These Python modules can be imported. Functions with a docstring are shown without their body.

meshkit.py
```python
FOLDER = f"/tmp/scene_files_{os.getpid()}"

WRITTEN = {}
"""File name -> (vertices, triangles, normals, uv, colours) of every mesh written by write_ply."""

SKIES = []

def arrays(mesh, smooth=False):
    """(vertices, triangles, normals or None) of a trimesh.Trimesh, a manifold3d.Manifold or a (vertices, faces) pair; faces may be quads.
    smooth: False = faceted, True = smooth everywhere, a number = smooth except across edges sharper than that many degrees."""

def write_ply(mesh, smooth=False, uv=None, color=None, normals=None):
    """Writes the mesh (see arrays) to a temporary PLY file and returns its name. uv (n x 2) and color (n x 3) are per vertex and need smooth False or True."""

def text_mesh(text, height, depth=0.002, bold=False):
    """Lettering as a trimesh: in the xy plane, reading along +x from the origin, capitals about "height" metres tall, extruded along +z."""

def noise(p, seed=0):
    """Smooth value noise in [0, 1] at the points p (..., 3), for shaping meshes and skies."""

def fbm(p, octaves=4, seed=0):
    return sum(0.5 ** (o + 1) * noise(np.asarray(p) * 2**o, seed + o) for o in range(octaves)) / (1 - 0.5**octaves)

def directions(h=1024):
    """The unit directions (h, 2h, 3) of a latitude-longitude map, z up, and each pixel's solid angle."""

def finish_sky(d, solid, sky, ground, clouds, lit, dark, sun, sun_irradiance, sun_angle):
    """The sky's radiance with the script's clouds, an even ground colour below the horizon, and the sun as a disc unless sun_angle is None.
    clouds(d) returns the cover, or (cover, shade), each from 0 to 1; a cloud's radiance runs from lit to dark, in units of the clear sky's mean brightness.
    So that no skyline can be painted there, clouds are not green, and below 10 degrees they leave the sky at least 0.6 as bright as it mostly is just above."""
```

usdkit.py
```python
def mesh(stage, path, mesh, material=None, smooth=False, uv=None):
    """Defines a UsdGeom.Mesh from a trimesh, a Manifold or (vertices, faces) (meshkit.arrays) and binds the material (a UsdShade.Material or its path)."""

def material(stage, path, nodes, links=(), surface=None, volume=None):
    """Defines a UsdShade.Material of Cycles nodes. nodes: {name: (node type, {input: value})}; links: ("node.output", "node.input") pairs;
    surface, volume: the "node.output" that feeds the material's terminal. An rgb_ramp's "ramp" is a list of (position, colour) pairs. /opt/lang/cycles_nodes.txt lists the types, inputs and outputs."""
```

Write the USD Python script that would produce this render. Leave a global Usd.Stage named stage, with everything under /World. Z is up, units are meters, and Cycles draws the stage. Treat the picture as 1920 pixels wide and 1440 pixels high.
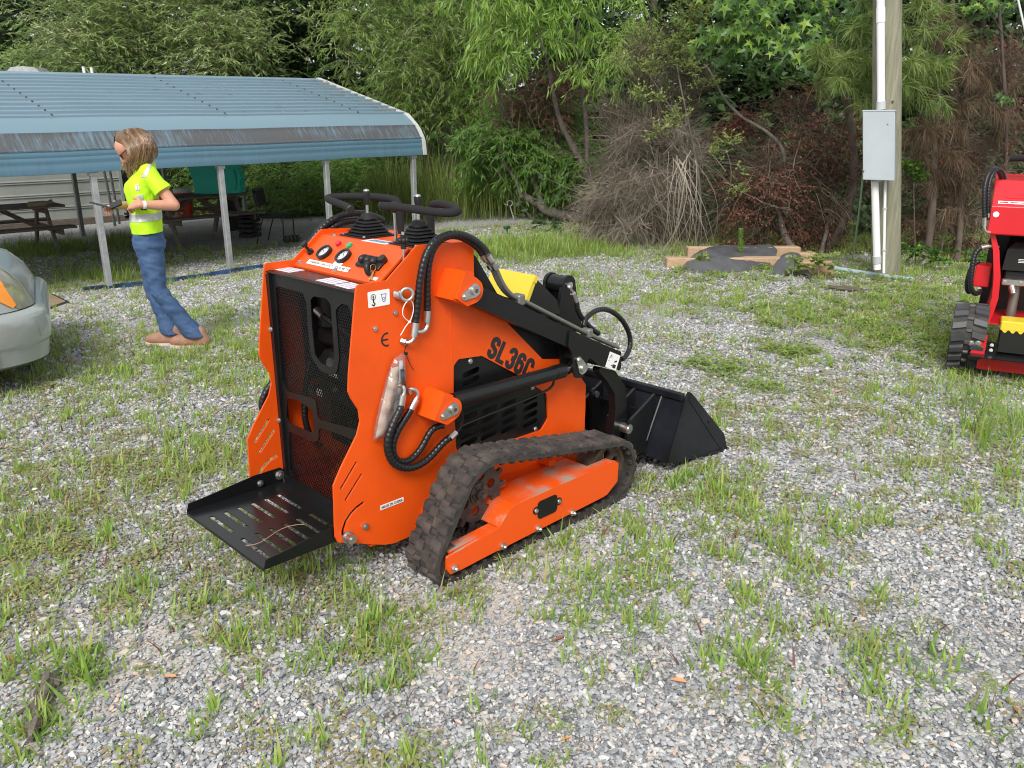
import math
import numpy as np, trimesh, manifold3d, usdkit, meshkit
from shapely.geometry import Polygon, Point, LineString, box as sbox
from shapely import affinity
from shapely.ops import unary_union
from pxr import Usd, UsdGeom, UsdLux, UsdShade, Gf, Sdf, Vt

stage = Usd.Stage.CreateInMemory()
UsdGeom.SetStageUpAxis(stage, "Z")
UsdGeom.SetStageMetersPerUnit(stage, 1.0)
UsdGeom.Xform.Define(stage, "/World")
UsdGeom.Scope.Define(stage, "/World/Looks")

# ------------------------------------------------------------------ camera, sky, sun, exposure
PITCH, YAW, FPX = math.radians(17.77), math.radians(45.45), 1560.0
EYE = np.array([-1.5784, -2.6665, 1.6570])
FW = np.array([math.cos(YAW) * math.cos(PITCH), math.sin(YAW) * math.cos(PITCH), -math.sin(PITCH)])
RT = np.array([math.sin(YAW), -math.cos(YAW), 0.0])
UP = np.cross(RT, FW)
FH = np.array([math.cos(YAW), math.sin(YAW), 0.0])
cam = UsdGeom.Camera.Define(stage, "/World/camera")
mat4 = Gf.Matrix4d(*RT, 0, *UP, 0, *(-FW), 0, *EYE, 1)
cam.AddTransformOp().Set(mat4)
cam.CreateHorizontalApertureAttr(36.0)
cam.CreateVerticalApertureAttr(27.0)
cam.CreateFocalLengthAttr(36.0 * FPX / 1920)
cam.CreateClippingRangeAttr(Gf.Vec2f(0.05, 1000))
EXPOSURE = 1.22
cam.CreateExposureAttr(EXPOSURE)

SUN_DIR = np.array([-0.62, -0.40, 0.68]); SUN_DIR /= np.linalg.norm(SUN_DIR)     # towards the veiled sun
SUN_EL = math.asin(SUN_DIR[2]); SUN_ROT = math.atan2(SUN_DIR[0], SUN_DIR[1])
sun = UsdLux.DistantLight.Define(stage, "/World/sun")
sun.CreateIntensityAttr(0.40)
sun.CreateAngleAttr(24.0)
sun.CreateNormalizeAttr(True)
sun.CreateColorAttr(Gf.Vec3f(1.0, 0.955, 0.88))
zax = SUN_DIR; xax = np.cross([0, 0, 1.0], zax); xax /= np.linalg.norm(xax); yax = np.cross(zax, xax)
sun.AddTransformOp().Set(Gf.Matrix4d(*xax, 0, *yax, 0, *zax, 0, 0, 0, 0, 1))
sky = UsdLux.DomeLight.Define(stage, "/World/sky")
sky.GetPrim().SetCustomDataByKey("kind", "structure")
skym = usdkit.material(stage, "/World/Looks/sky", {
    "s": ("sky_texture", {"sky_type": "single_scattering", "sun_disc": False, "sun_elevation": SUN_EL, "sun_rotation": SUN_ROT, "aerosol_density": 3.0}),
    "tc": ("texture_coordinate", {}),
    "n": ("noise_texture", {"scale": 2.2, "detail": 5.0, "roughness": 0.55}),
    "r": ("rgb_ramp", {"ramp": [(0.3, (0.62, 0.62, 0.62)), (0.7, (0.95, 0.95, 0.95))]}),
    "rc": ("rgb_ramp", {"ramp": [(0.3, (3.1, 3.15, 3.25)), (0.75, (4.6, 4.6, 4.6))]}),
    "m": ("mix", {}),
    "b": ("background_shader", {"strength": 0.11})},
    [("tc.generated", "n.vector"), ("n.fac", "r.fac"), ("n.fac", "rc.fac"), ("r.color", "m.fac"), ("s.color", "m.color1"), ("rc.color", "m.color2"), ("m.color", "b.color")], surface="b.background")
UsdShade.MaterialBindingAPI.Apply(sky.GetPrim()).Bind(skym)

# ------------------------------------------------------------------ helpers
rng = np.random.default_rng(7)
BASE = {}
USED = {}


def fresh(parent, name):
    k = (parent, name)
    n = USED.get(k, 0)
    USED[k] = n + 1
    return f"{parent}/{name}" + (f"_{n:03d}" if n else "")


def tag(p, label=None, cat=None, group=None, kind=None):
    p = p.GetPrim() if hasattr(p, "GetPrim") else p
    for k, v in (("label", label), ("category", cat), ("group", group), ("kind", kind)):
        if v:
            p.SetCustomDataByKey(k, v)
    return p


def thing(name, label, cat, loc=(0, 0, 0), group=None, rotz=0.0):
    path = fresh("/World", name)
    x = UsdGeom.Xform.Define(stage, path)
    x.AddTranslateOp().Set(Gf.Vec3d(*map(float, loc)))
    if rotz:
        x.AddRotateZOp().Set(math.degrees(rotz))
    BASE[path] = np.array(loc, float)
    tag(x, label, cat, group)
    return path


def tm(m):
    if hasattr(m, "to_mesh"):
        a = m.to_mesh()
        return trimesh.Trimesh(np.array(a.vert_properties[:, :3]), np.array(a.tri_verts), process=False)
    if isinstance(m, (list, tuple)):
        if len(m) == 2 and isinstance(m[0], np.ndarray) and m[0].ndim == 2 and not hasattr(m[0], "faces"):
            f = np.asarray(m[1], int)
            if f.shape[1] == 4:
                f = np.vstack([f[:, [0, 1, 2]], f[:, [0, 2, 3]]])
            return trimesh.Trimesh(m[0], f, process=False)
        return trimesh.util.concatenate([tm(x) for x in m])
    return m


def part(parent, name, mesh, mat, smooth=False, label=None, local=False, kind=None):
    m = tm(mesh).copy()
    m.remove_unreferenced_vertices()
    root = "/".join(parent.split("/")[:3])
    if not local:
        m.vertices = m.vertices - BASE.get(root, np.zeros(3))
    path = fresh(parent, name)
    p = usdkit.mesh(stage, path, m, MAT[mat] if isinstance(mat, str) else mat, smooth=smooth)
    tag(p, label, None, None, kind)
    return path


def single(name, mesh, mat, label=None, cat=None, group=None, kind=None, smooth=False):
    path = fresh("/World", name)
    p = usdkit.mesh(stage, path, tm(mesh), MAT[mat] if isinstance(mat, str) else mat, smooth=smooth)
    tag(p, label, cat, group, kind)
    return path


def copy_of(src, loc, rotz, label, scale=None):
    """another individual: an Xform that references the first one with its parts"""
    was = stage.GetPrimAtPath(src)
    base = src.split("/")[-1]
    name = base[:-4] if base[-4:-3] == "_" and base[-3:].isdigit() else base
    path = fresh("/World", name)
    x = UsdGeom.Xform.Define(stage, path)
    x.GetPrim().GetReferences().AddInternalReference(src)
    x.GetPrim().SetInstanceable(True)
    x.ClearXformOpOrder()
    mtx = np.eye(4); c, s = math.cos(rotz), math.sin(rotz)
    k = scale or 1.0
    mtx[:2, :2] = [[c * k, s * k], [-s * k, c * k]]; mtx[2, 2] = k; mtx[3, :3] = loc
    x.AddTransformOp(opSuffix="place").Set(Gf.Matrix4d(*mtx.ravel().tolist()))
    cd = was.GetCustomData()
    tag(x, label, cd.get("category"), cd.get("group"))
    return path


# --- geometry
def hull(points):
    return trimesh.convex.convex_hull(np.asarray(points, float))


def bx(x0, x1, y0, y1, z0, z1, b=0.0):
    if b <= 0:
        return trimesh.creation.box(bounds=[[min(x0, x1), min(y0, y1), min(z0, z1)], [max(x0, x1), max(y0, y1), max(z0, z1)]])
    c = np.array([x0 + x1, y0 + y1, z0 + z1]) / 2
    h = np.abs(np.array([x1 - x0, y1 - y0, z1 - z0])) / 2
    b = min(b, h.min() * 0.9)
    p = []
    for sx in (-1, 1):
        for sy in (-1, 1):
            for sz in (-1, 1):
                s = np.array([sx, sy, sz])
                for k in range(3):
                    q = h - b; q = q.copy(); q[k] = h[k]
                    p.append(c + s * q)
    return hull(p)


def frame_to(d):
    d = np.asarray(d, float) / np.linalg.norm(d)
    a = np.array([0, 0, 1.0]) if abs(d[2]) < 0.9 else np.array([1.0, 0, 0])
    x = np.cross(a, d); x /= np.linalg.norm(x)
    return x, np.cross(d, x), d


def cyl(p0, p1, r, n=14, r1=None, cap=True):
    p0, p1 = np.asarray(p0, float), np.asarray(p1, float)
    return tube([p0, p1], [r, r if r1 is None else r1], n, cap)


def tube(pts, r, n=8, cap=True):
    pts = np.asarray(pts, float); k = len(pts)
    r = np.broadcast_to(np.asarray(r, float), (k,))
    t = np.gradient(pts, axis=0); t /= np.maximum(np.linalg.norm(t, axis=1, keepdims=True), 1e-12)
    x, y, _ = frame_to(t[0]); xs = [x]
    for i in range(1, k):
        x = xs[-1] - t[i] * (xs[-1] @ t[i]); xs.append(x / np.linalg.norm(x))
    xs = np.array(xs); ys = np.cross(t, xs)
    a = np.linspace(0, 2 * np.pi, n, endpoint=False)
    v = pts[:, None] + r[:, None, None] * (np.cos(a)[None, :, None] * xs[:, None] + np.sin(a)[None, :, None] * ys[:, None])
    v = v.reshape(-1, 3)
    i = np.arange(k - 1)[:, None] * n; j = np.arange(n)[None]; j2 = (j + 1) % n
    a0, b0, c0, d0 = (i + j).ravel(), (i + j2).ravel(), (i + n + j2).ravel(), (i + n + j).ravel()
    f = np.vstack([np.stack([a0, b0, c0], 1), np.stack([a0, c0, d0], 1)])
    if cap:
        v = np.vstack([v, pts[0], pts[-1]])
        m = np.arange(n); m2 = (m + 1) % n
        f = np.vstack([f, np.stack([np.full(n, len(v) - 2), m2, m], 1), np.stack([np.full(n, len(v) - 1), (k - 1) * n + m, (k - 1) * n + m2], 1)])
    return trimesh.Trimesh(v, f, process=False)


def spline(pts, n=40):
    from scipy.interpolate import CubicSpline
    p = np.asarray(pts, float)
    t = np.r_[0, np.cumsum(np.sqrt(np.linalg.norm(np.diff(p, axis=0), axis=1)))]
    return CubicSpline(t, p)(np.linspace(0, t[-1], n))


def resample(p, step):
    p = np.asarray(p, float)
    s = np.r_[0, np.cumsum(np.linalg.norm(np.diff(p, axis=0), axis=1))]
    q = np.linspace(0, s[-1], max(3, int(s[-1] / step)))
    return np.stack([np.interp(q, s, p[:, i]) for i in range(3)], 1), q


def wrapped_hose(pts, r, pitch=0.017, n=10):
    p, s = resample(spline(pts, 80), pitch / 6)
    return tube(p, r * (1 + 0.11 * np.abs(np.sin(np.pi * s / pitch)) - 0.04), n)


def ext(poly, axis, a, b):
    """polygon in (x,z) run along y, (y,z) along x, (x,y) along z"""
    if poly.geom_type != "Polygon":
        return trimesh.util.concatenate([ext(g, axis, a, b) for g in poly.geoms])
    m = trimesh.creation.extrude_polygon(poly, abs(b - a), engine="earcut")
    v = m.vertices.copy(); lo = min(a, b)
    if axis == "y":
        m.vertices = np.stack([v[:, 0], v[:, 2] + lo, v[:, 1]], 1); m.invert()
    elif axis == "x":
        m.vertices = np.stack([v[:, 2] + lo, v[:, 0], v[:, 1]], 1)
    else:
        m.vertices = v + [0, 0, lo]
    return m


def rnd(poly, r):
    return poly.buffer(r).buffer(-2 * r).buffer(r)


def rrect(x0, y0, x1, y1, r):
    return sbox(x0 + r, y0 + r, x1 - r, y1 - r).buffer(r, quad_segs=4)


def slot2(p, q, r):
    return LineString([p, q]).buffer(r, quad_segs=4)


def ball(c, r, sub=2, s=(1, 1, 1)):
    m = trimesh.creation.icosphere(sub, 1.0)
    m.vertices = m.vertices * np.asarray(s) * r + np.asarray(c)
    return m


def hexbolt(c, d, r, h=None, washer=True):
    c = np.asarray(c, float); d = np.asarray(d, float) / np.linalg.norm(d); h = h or r * 0.8
    ms = [cyl(c, c + d * h, r, 6), cyl(c + d * h, c + d * h * 1.4, r * 0.55, 8)]
    if washer:
        ms.append(cyl(c, c + d * h * 0.25, r * 1.35, 12))
    return trimesh.util.concatenate(ms)


def moved(m, M):
    m = m.copy(); m.apply_transform(M); return m


def T(x, y, z):
    return trimesh.transformations.translation_matrix([x, y, z])


def RZ(a): return trimesh.transformations.rotation_matrix(a, [0, 0, 1])
def RX(a): return trimesh.transformations.rotation_matrix(a, [1, 0, 0])
def RY(a): return trimesh.transformations.rotation_matrix(a, [0, 1, 0])


def basis(o, x, y):
    x = np.asarray(x, float) / np.linalg.norm(x); y = np.asarray(y, float)
    y = y - x * (x @ y); y /= np.linalg.norm(y); z = np.cross(x, y)
    M = np.eye(4); M[:3, 0], M[:3, 1], M[:3, 2], M[:3, 3] = x, y, z, o
    return M


def text_on(text, height, o, x, y, depth=0.0012, bold=False, sx=1.0, center=False):
    m = meshkit.text_mesh(text, height, depth, bold)
    m.vertices[:, 0] *= sx
    if center:
        m.vertices[:, 0] -= m.bounds[:, 0].mean()
    return moved(m, basis(o, x, y))


# --- where a thing seen in the photograph stands: along the sight line, at a known plane, height or distance
def sight(px, py):
    return FW + RT * (px - 960) / FPX + UP * (720 - py) / FPX


def at_y(px, py, y): d = sight(px, py); return EYE + d * (y - EYE[1]) / d[1]
def at_x(px, py, x): d = sight(px, py); return EYE + d * (x - EYE[0]) / d[0]
def at_z(px, py, z): d = sight(px, py); return EYE + d * (z - EYE[2]) / d[2]
def at_d(px, py, dist): d = sight(px, py); return EYE + d * dist / (d @ FH)


def sm(x, a, b):
    t = np.clip((np.asarray(x, float) - a) / (b - a), 0, 1)
    return t * t * (3 - 2 * t)


def ground(x, y):
    x, y = np.asarray(x, float), np.asarray(y, float)
    d = (x - EYE[0]) * FH[0] + (y - EYE[1]) * FH[1]
    s = (x - EYE[0]) * RT[0] + (y - EYE[1]) * RT[1]
    fall = -0.42 * sm(d, 6.2, 11.0) * sm(-s, -1.0, 5.5)
    p = np.stack([x * 0.9, y * 0.9, np.zeros_like(x)], -1)
    lump = (meshkit.fbm(p, 3, 5) - 0.5) * 0.07 * (1 - np.exp(-((x - 0.8) ** 2 + y ** 2) / 1.6))
    return fall + lump - 0.006


def on_ground(px, py):
    d = sight(px, py)
    t = np.linspace(1.0, 60, 6000)
    P = EYE + t[:, None] * d
    k = np.argmax(P[:, 2] < ground(P[:, 0], P[:, 1]))
    return np.array([P[k, 0], P[k, 1], float(ground(P[k, 0], P[k, 1]))])


def dist_of(P): return float((np.asarray(P) - EYE) @ FH)


def to_px(P):
    d = np.asarray(P, float) - EYE; z = d @ FW
    return np.stack([960 + FPX * (d @ RT) / z, 720 - FPX * (d @ UP) / z], -1)


# ------------------------------------------------------------------ materials
MAT = {}


def mat(name, color, rough=0.5, metal=0.0, var=0.0, scale=6.0, bump=0.0, bscale=60.0, coat=0.0, spec=0.5, detail=4.0, col2=None, ramp=(0.35, 0.65), stretch=None, transl=None, bdist=0.004):
    """principled paint, rubber, wood, leaf...: two tones mixed by noise, optional fine relief"""
    c = np.array(color, float)
    c2 = np.array(col2, float) if col2 is not None else c * (1 - var)
    nodes = {"p": ("principled_bsdf", {"roughness": rough, "metallic": metal, "coat_weight": coat, "specular_ior_level": spec})}
    links = []
    if col2 is not None or var > 0 or bump > 0:
        nodes["tc"] = ("texture_coordinate", {})
        src = "tc.object"
        if stretch is not None:
            nodes["mp"] = ("mapping", {"scale": stretch}); links.append(("tc.object", "mp.vector")); src = "mp.vector"
    if col2 is not None or var > 0:
        nodes["n"] = ("noise_texture", {"scale": scale, "detail": detail, "roughness": 0.6})
        nodes["r"] = ("rgb_ramp", {"ramp": [(ramp[0], tuple(c)), (ramp[1], tuple(c2))]})
        links += [(src, "n.vector"), ("n.fac", "r.fac"), ("r.color", "p.base_color")]
    else:
        nodes["p"][1]["base_color"] = tuple(c)
    if bump > 0:
        nodes["bn"] = ("noise_texture", {"scale": bscale, "detail": 3.0})
        nodes["bp"] = ("bump", {"strength": bump, "distance": bdist})
        links += [(src, "bn.vector"), ("bn.fac", "bp.height"), ("bp.normal", "p.normal")]
    surf = "p.BSDF"
    if transl is not None:
        nodes["t"] = ("translucent_bsdf", {"color": tuple(transl)})
        nodes["mx"] = ("mix_closure", {"fac": 0.35})
        links += [("p.BSDF", "mx.closure1"), ("t.BSDF", "mx.closure2")]
        surf = "mx.closure"
    MAT[name] = usdkit.material(stage, f"/World/Looks/{name}", nodes, links, surface=surf)
    return MAT[name]


def tonemat(name, stops, rough=0.5, transl=0.0, spec=0.35, var=None, vscale=30.0, bump=0.0):
    """colour read from the mesh's own per-leaf / per-twig tone"""
    nodes = {"at": ("attribute", {"attribute": "tone"}), "r": ("rgb_ramp", {"ramp": stops}),
             "p": ("principled_bsdf", {"roughness": rough, "specular_ior_level": spec})}
    links = [("at.fac", "r.fac")]
    col = "r.color"
    if var is not None:
        nodes.update({"tc": ("texture_coordinate", {}), "n": ("noise_texture", {"scale": vscale, "detail": 3.0}), "nr": ("rgb_ramp", {"ramp": [(0.35, (1 - var,) * 3), (0.65, (1 + var,) * 3)]}), "mm": ("mix", {"mix_type": "multiply", "fac": 1.0})})
        links += [("tc.object", "n.vector"), ("n.fac", "nr.fac"), ("r.color", "mm.color1"), ("nr.color", "mm.color2")]
        col = "mm.color"
    links.append((col, "p.base_color"))
    surf = "p.BSDF"
    if transl > 0:
        nodes.update({"t": ("translucent_bsdf", {}), "h": ("hsv", {"hue": 0.49, "saturation": 1.1, "value": 1.35}), "mx": ("mix_closure", {"fac": transl})})
        links += [(col, "h.color"), ("h.color", "t.color"), ("p.BSDF", "mx.closure1"), ("t.BSDF", "mx.closure2")]
        surf = "mx.closure"
    MAT[name] = usdkit.material(stage, f"/World/Looks/{name}", nodes, links, surface=surf)
    return MAT[name]


def set_tone(path, tone, name="tone"):
    m = UsdGeom.Mesh.Get(stage, path)
    UsdGeom.PrimvarsAPI(m).CreatePrimvar(name, Sdf.ValueTypeNames.FloatArray, "vertex").Set(Vt.FloatArray.FromNumpy(np.asarray(tone, np.float32)))


def tpart(parent, name, v, f, tone, mat, label=None, kind=None):
    """a part from raw arrays with a tone per vertex (parent '/World' makes it a thing of its own)"""
    path = fresh(parent, name)
    base = BASE.get("/".join(parent.split("/")[:3]), np.zeros(3))
    usdkit.mesh(stage, path, (np.asarray(v, float) - base, np.asarray(f, int)), MAT[mat])
    set_tone(path, tone)
    tag(stage.GetPrimAtPath(path), label, None, None, kind)
    return path


mat("orange_paint", (0.76, 0.085, 0.006), rough=0.36, var=0.12, scale=5, spec=0.3)
mat("orange_console", (0.70, 0.076, 0.006), rough=0.45, bump=0.08, bscale=260, spec=0.4)
mat("red_paint", (0.60, 0.012, 0.020), rough=0.25, var=0.1, scale=5, coat=0.3)
mat("black_paint", (0.0055, 0.006, 0.0065), rough=0.26, spec=0.36, bump=0.03, bscale=40)
mat("black_bucket", (0.005, 0.006, 0.009), rough=0.36, col2=(0.012, 0.014, 0.020), scale=7, spec=.3)
mat("black_sheet", (0.008, 0.0085, 0.009), rough=0.36, col2=(0.005, 0.005, 0.0055), scale=9, spec=.35)
mat("black_plastic", (0.011, 0.011, 0.011), rough=0.42, spec=.4, bump=0.1, bscale=200)
mat("boot_rubber", (0.009, 0.009, 0.0095), rough=0.55, spec=.35)
mat("foam_grip", (0.016, 0.016, 0.017), rough=0.85, spec=.25, bump=0.25, bscale=300)
mat("hose_black", (0.008, 0.0085, 0.010), rough=0.34, spec=.4)
mat("zinc", (0.62, 0.62, 0.60), rough=0.34, metal=1.0, var=0.25, scale=30)
mat("grey_tube", (0.20, 0.20, 0.185), rough=0.4, metal=0.6)
mat("weld", (0.22, 0.21, 0.20), rough=0.5, metal=0.5)
mat("white_label", (0.78, 0.78, 0.78), rough=0.4)
mat("label_ink", (0.015, 0.015, 0.017), rough=0.45)
mat("label_blue", (0.10, 0.20, 0.35), rough=0.45)
mat("label_mauve", (0.45, 0.36, 0.52), rough=0.45)
mat("gauge_glass", (0.55, 0.57, 0.58), rough=0.12)
mat("button_red", (0.55, 0.012, 0.03), rough=0.3)
mat("button_green", (0.01, 0.33, 0.13), rough=0.3)
mat("brass", (0.65, 0.40, 0.14), rough=0.3, metal=1.0)
mat("yellow_plastic", (0.70, 0.53, 0.04), rough=0.4)
mat("engine_black", (0.012, 0.012, 0.013), rough=0.4)
mat("engine_metal", (0.35, 0.35, 0.36), rough=0.35, metal=0.9, var=0.5, scale=20)
mat("rubber_dusty", (0.024, 0.022, 0.022), rough=0.85, col2=(0.090, 0.072, 0.062), scale=13, ramp=(0.36, 0.70), bump=0.35, bscale=45)
mat("rubber_side", (0.020, 0.019, 0.018), rough=0.7, col2=(0.05, 0.042, 0.036), scale=16)
mat("rubber_clean", (0.035, 0.037, 0.042), rough=0.5, col2=(0.055, 0.057, 0.063), scale=9)
mat("rusty_iron", (0.045, 0.035, 0.028), rough=0.75, col2=(0.11, 0.075, 0.05), scale=22)
mat("cast_dark", (0.03, 0.028, 0.027), rough=0.6, col2=(0.07, 0.06, 0.05), scale=25)
# orange paint with a grit of gravel dust lying on the upward faces of the track frame
MAT["orange_gritty"] = usdkit.material(stage, "/World/Looks/orange_gritty", {
    "g": ("geometry", {}), "sx": ("separate_xyz", {}), "up": ("math", {"math_type": "greater_than", "value2": 0.55}),
    "n": ("noise_texture", {"scale": 7.0, "detail": 3.0}), "n2": ("noise_texture", {"scale": 330.0, "detail": 2.0}),
    "a": ("math", {"math_type": "multiply_add", "value2": 0.55, "value3": 0.0}), "ad": ("math", {"math_type": "add"}),
    "r": ("rgb_ramp", {"ramp": [(0.775, (0, 0, 0)), (0.87, (1, 1, 1))]}), "mu": ("math", {"math_type": "multiply"}),
    "m": ("mix", {"color1": (0.76, 0.085, 0.006), "color2": (0.34, 0.29, 0.235)}),
    "p": ("principled_bsdf", {"roughness": 0.4, "specular_ior_level": 0.4})},
    [("g.normal", "sx.vector"), ("sx.z", "up.value1"), ("g.position", "n.vector"), ("g.position", "n2.vector"), ("n2.fac", "a.value1"), ("n.fac", "ad.value1"), ("a.value", "ad.value2"),
     ("ad.value", "mu.value1"), ("up.value", "mu.value2"), ("mu.value", "r.fac"), ("r.color", "m.fac"), ("m.color", "p.base_color")], surface="p.BSDF")

# ------------------------------------------------------------------ ground
MAT["ground"] = usdkit.material(stage, "/World/Looks/ground", {
    "g": ("geometry", {}),
    "v": ("voronoi_texture", {"scale": 62.0, "randomness": 1.0}),
    "v2": ("voronoi_texture", {"scale": 62.0, "randomness": 1.0, "feature": "distance_to_edge"}),
    "hs": ("separate_color", {}),
    "st": ("rgb_ramp", {"ramp": [(0.0, (0.17, 0.18, 0.19)), (0.35, (0.28, 0.29, 0.30)), (0.6, (0.38, 0.385, 0.385)), (0.82, (0.43, 0.40, 0.36)), (1.0, (0.57, 0.57, 0.56))]}),
    "ed": ("rgb_ramp", {"ramp": [(0.0, (0.40, 0.40, 0.40)), (0.12, (1, 1, 1))]}),
    "mm": ("mix", {"mix_type": "multiply", "fac": 1.0}),
    "n1": ("noise_texture", {"scale": 0.9, "detail": 5.0, "roughness": 0.6}),
    "r1": ("rgb_ramp", {"ramp": [(0.55, (0, 0, 0)), (0.68, (1, 1, 1))]}),
    "n3": ("noise_texture", {"scale": 90.0, "detail": 3.0}),
    "so": ("rgb_ramp", {"ramp": [(0.3, (0.17, 0.14, 0.11)), (0.7, (0.36, 0.32, 0.27))]}),
    "mx": ("mix", {}),
    "bp": ("bump", {"strength": 0.45, "distance": 0.008}),
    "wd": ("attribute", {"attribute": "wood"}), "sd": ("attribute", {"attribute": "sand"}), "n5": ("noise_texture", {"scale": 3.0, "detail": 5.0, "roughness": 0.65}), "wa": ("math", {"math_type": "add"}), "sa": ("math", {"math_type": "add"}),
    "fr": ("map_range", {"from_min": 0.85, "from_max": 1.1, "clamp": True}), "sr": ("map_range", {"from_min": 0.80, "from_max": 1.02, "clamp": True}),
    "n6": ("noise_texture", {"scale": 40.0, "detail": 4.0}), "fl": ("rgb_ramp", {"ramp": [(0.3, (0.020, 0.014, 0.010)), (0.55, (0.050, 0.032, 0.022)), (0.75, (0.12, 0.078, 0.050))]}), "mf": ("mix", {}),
    "n7": ("noise_texture", {"scale": 160.0, "detail": 3.0}), "sl": ("rgb_ramp", {"ramp": [(0.3, (0.28, 0.25, 0.215)), (0.5, (0.42, 0.385, 0.34)), (0.7, (0.56, 0.535, 0.49))]}), "ms": ("mix", {}),
    "p": ("principled_bsdf", {"roughness": 0.9, "specular_ior_level": 0.2})},
    [("g.position", "v.vector"), ("g.position", "v2.vector"), ("v.color", "hs.color"), ("hs.r", "st.fac"), ("v2.distance", "ed.fac"), ("st.color", "mm.color1"), ("ed.color", "mm.color2"),
     ("g.position", "n1.vector"), ("n1.fac", "r1.fac"), ("g.position", "n3.vector"), ("n3.fac", "so.fac"), ("r1.color", "mx.fac"), ("mm.color", "mx.color1"), ("so.color", "mx.color2"),
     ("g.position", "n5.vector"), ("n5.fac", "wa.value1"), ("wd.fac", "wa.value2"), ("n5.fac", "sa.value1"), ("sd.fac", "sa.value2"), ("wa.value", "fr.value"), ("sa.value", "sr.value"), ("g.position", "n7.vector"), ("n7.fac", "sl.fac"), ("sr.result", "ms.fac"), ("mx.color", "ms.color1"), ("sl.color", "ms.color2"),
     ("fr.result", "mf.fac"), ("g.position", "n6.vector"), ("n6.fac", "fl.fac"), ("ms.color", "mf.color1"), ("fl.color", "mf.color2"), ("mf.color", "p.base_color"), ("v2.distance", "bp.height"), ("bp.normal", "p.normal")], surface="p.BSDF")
u = np.linspace(-1, 1, 261)
w = 14 * u + 190 * u ** 7
gx, gy = np.meshgrid(w + 4.0, w + 4.0, indexing="ij")
gv = np.stack([gx, gy, ground(gx, gy)], -1).reshape(-1, 3)
n_ = len(u); ii, jj = np.meshgrid(np.arange(n_ - 1), np.arange(n_ - 1), indexing="ij"); ii = (ii * n_ + jj).ravel()
gf = np.stack([ii, ii + n_, ii + n_ + 1, ii + 1], 1)
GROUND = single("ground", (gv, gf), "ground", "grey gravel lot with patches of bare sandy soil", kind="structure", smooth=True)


def noise2(x, y, scale, octaves=3, seed=0):
    return meshkit.fbm(np.stack([np.asarray(x) * scale, np.asarray(y) * scale, np.zeros_like(x)], -1), octaves, seed)


def scatter(n, d0, d1, power, margin=1.2, seed=1):
    """points on the ground in front of the camera: forward distance d with density falling as d^-power"""
    r = np.random.default_rng(seed)
    g = np.linspace(d0, d1, 600); wide = .66 * g + .9; pdf = wide * g ** -power
    n = int(n * np.trapezoid(pdf, g) / np.trapezoid(.768 * g ** (1 - power), g))
    cdf = np.cumsum(pdf); cdf /= cdf[-1]
    d = np.interp(r.random(n), cdf, g)
    s = (r.random(n) * 2 - 1) * (.66 * d + .9)
    x = EYE[0] + FH[0] * d + RT[0] * s; y = EYE[1] + FH[1] * d + RT[1] * s
    return x, y, d, s, r


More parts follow.
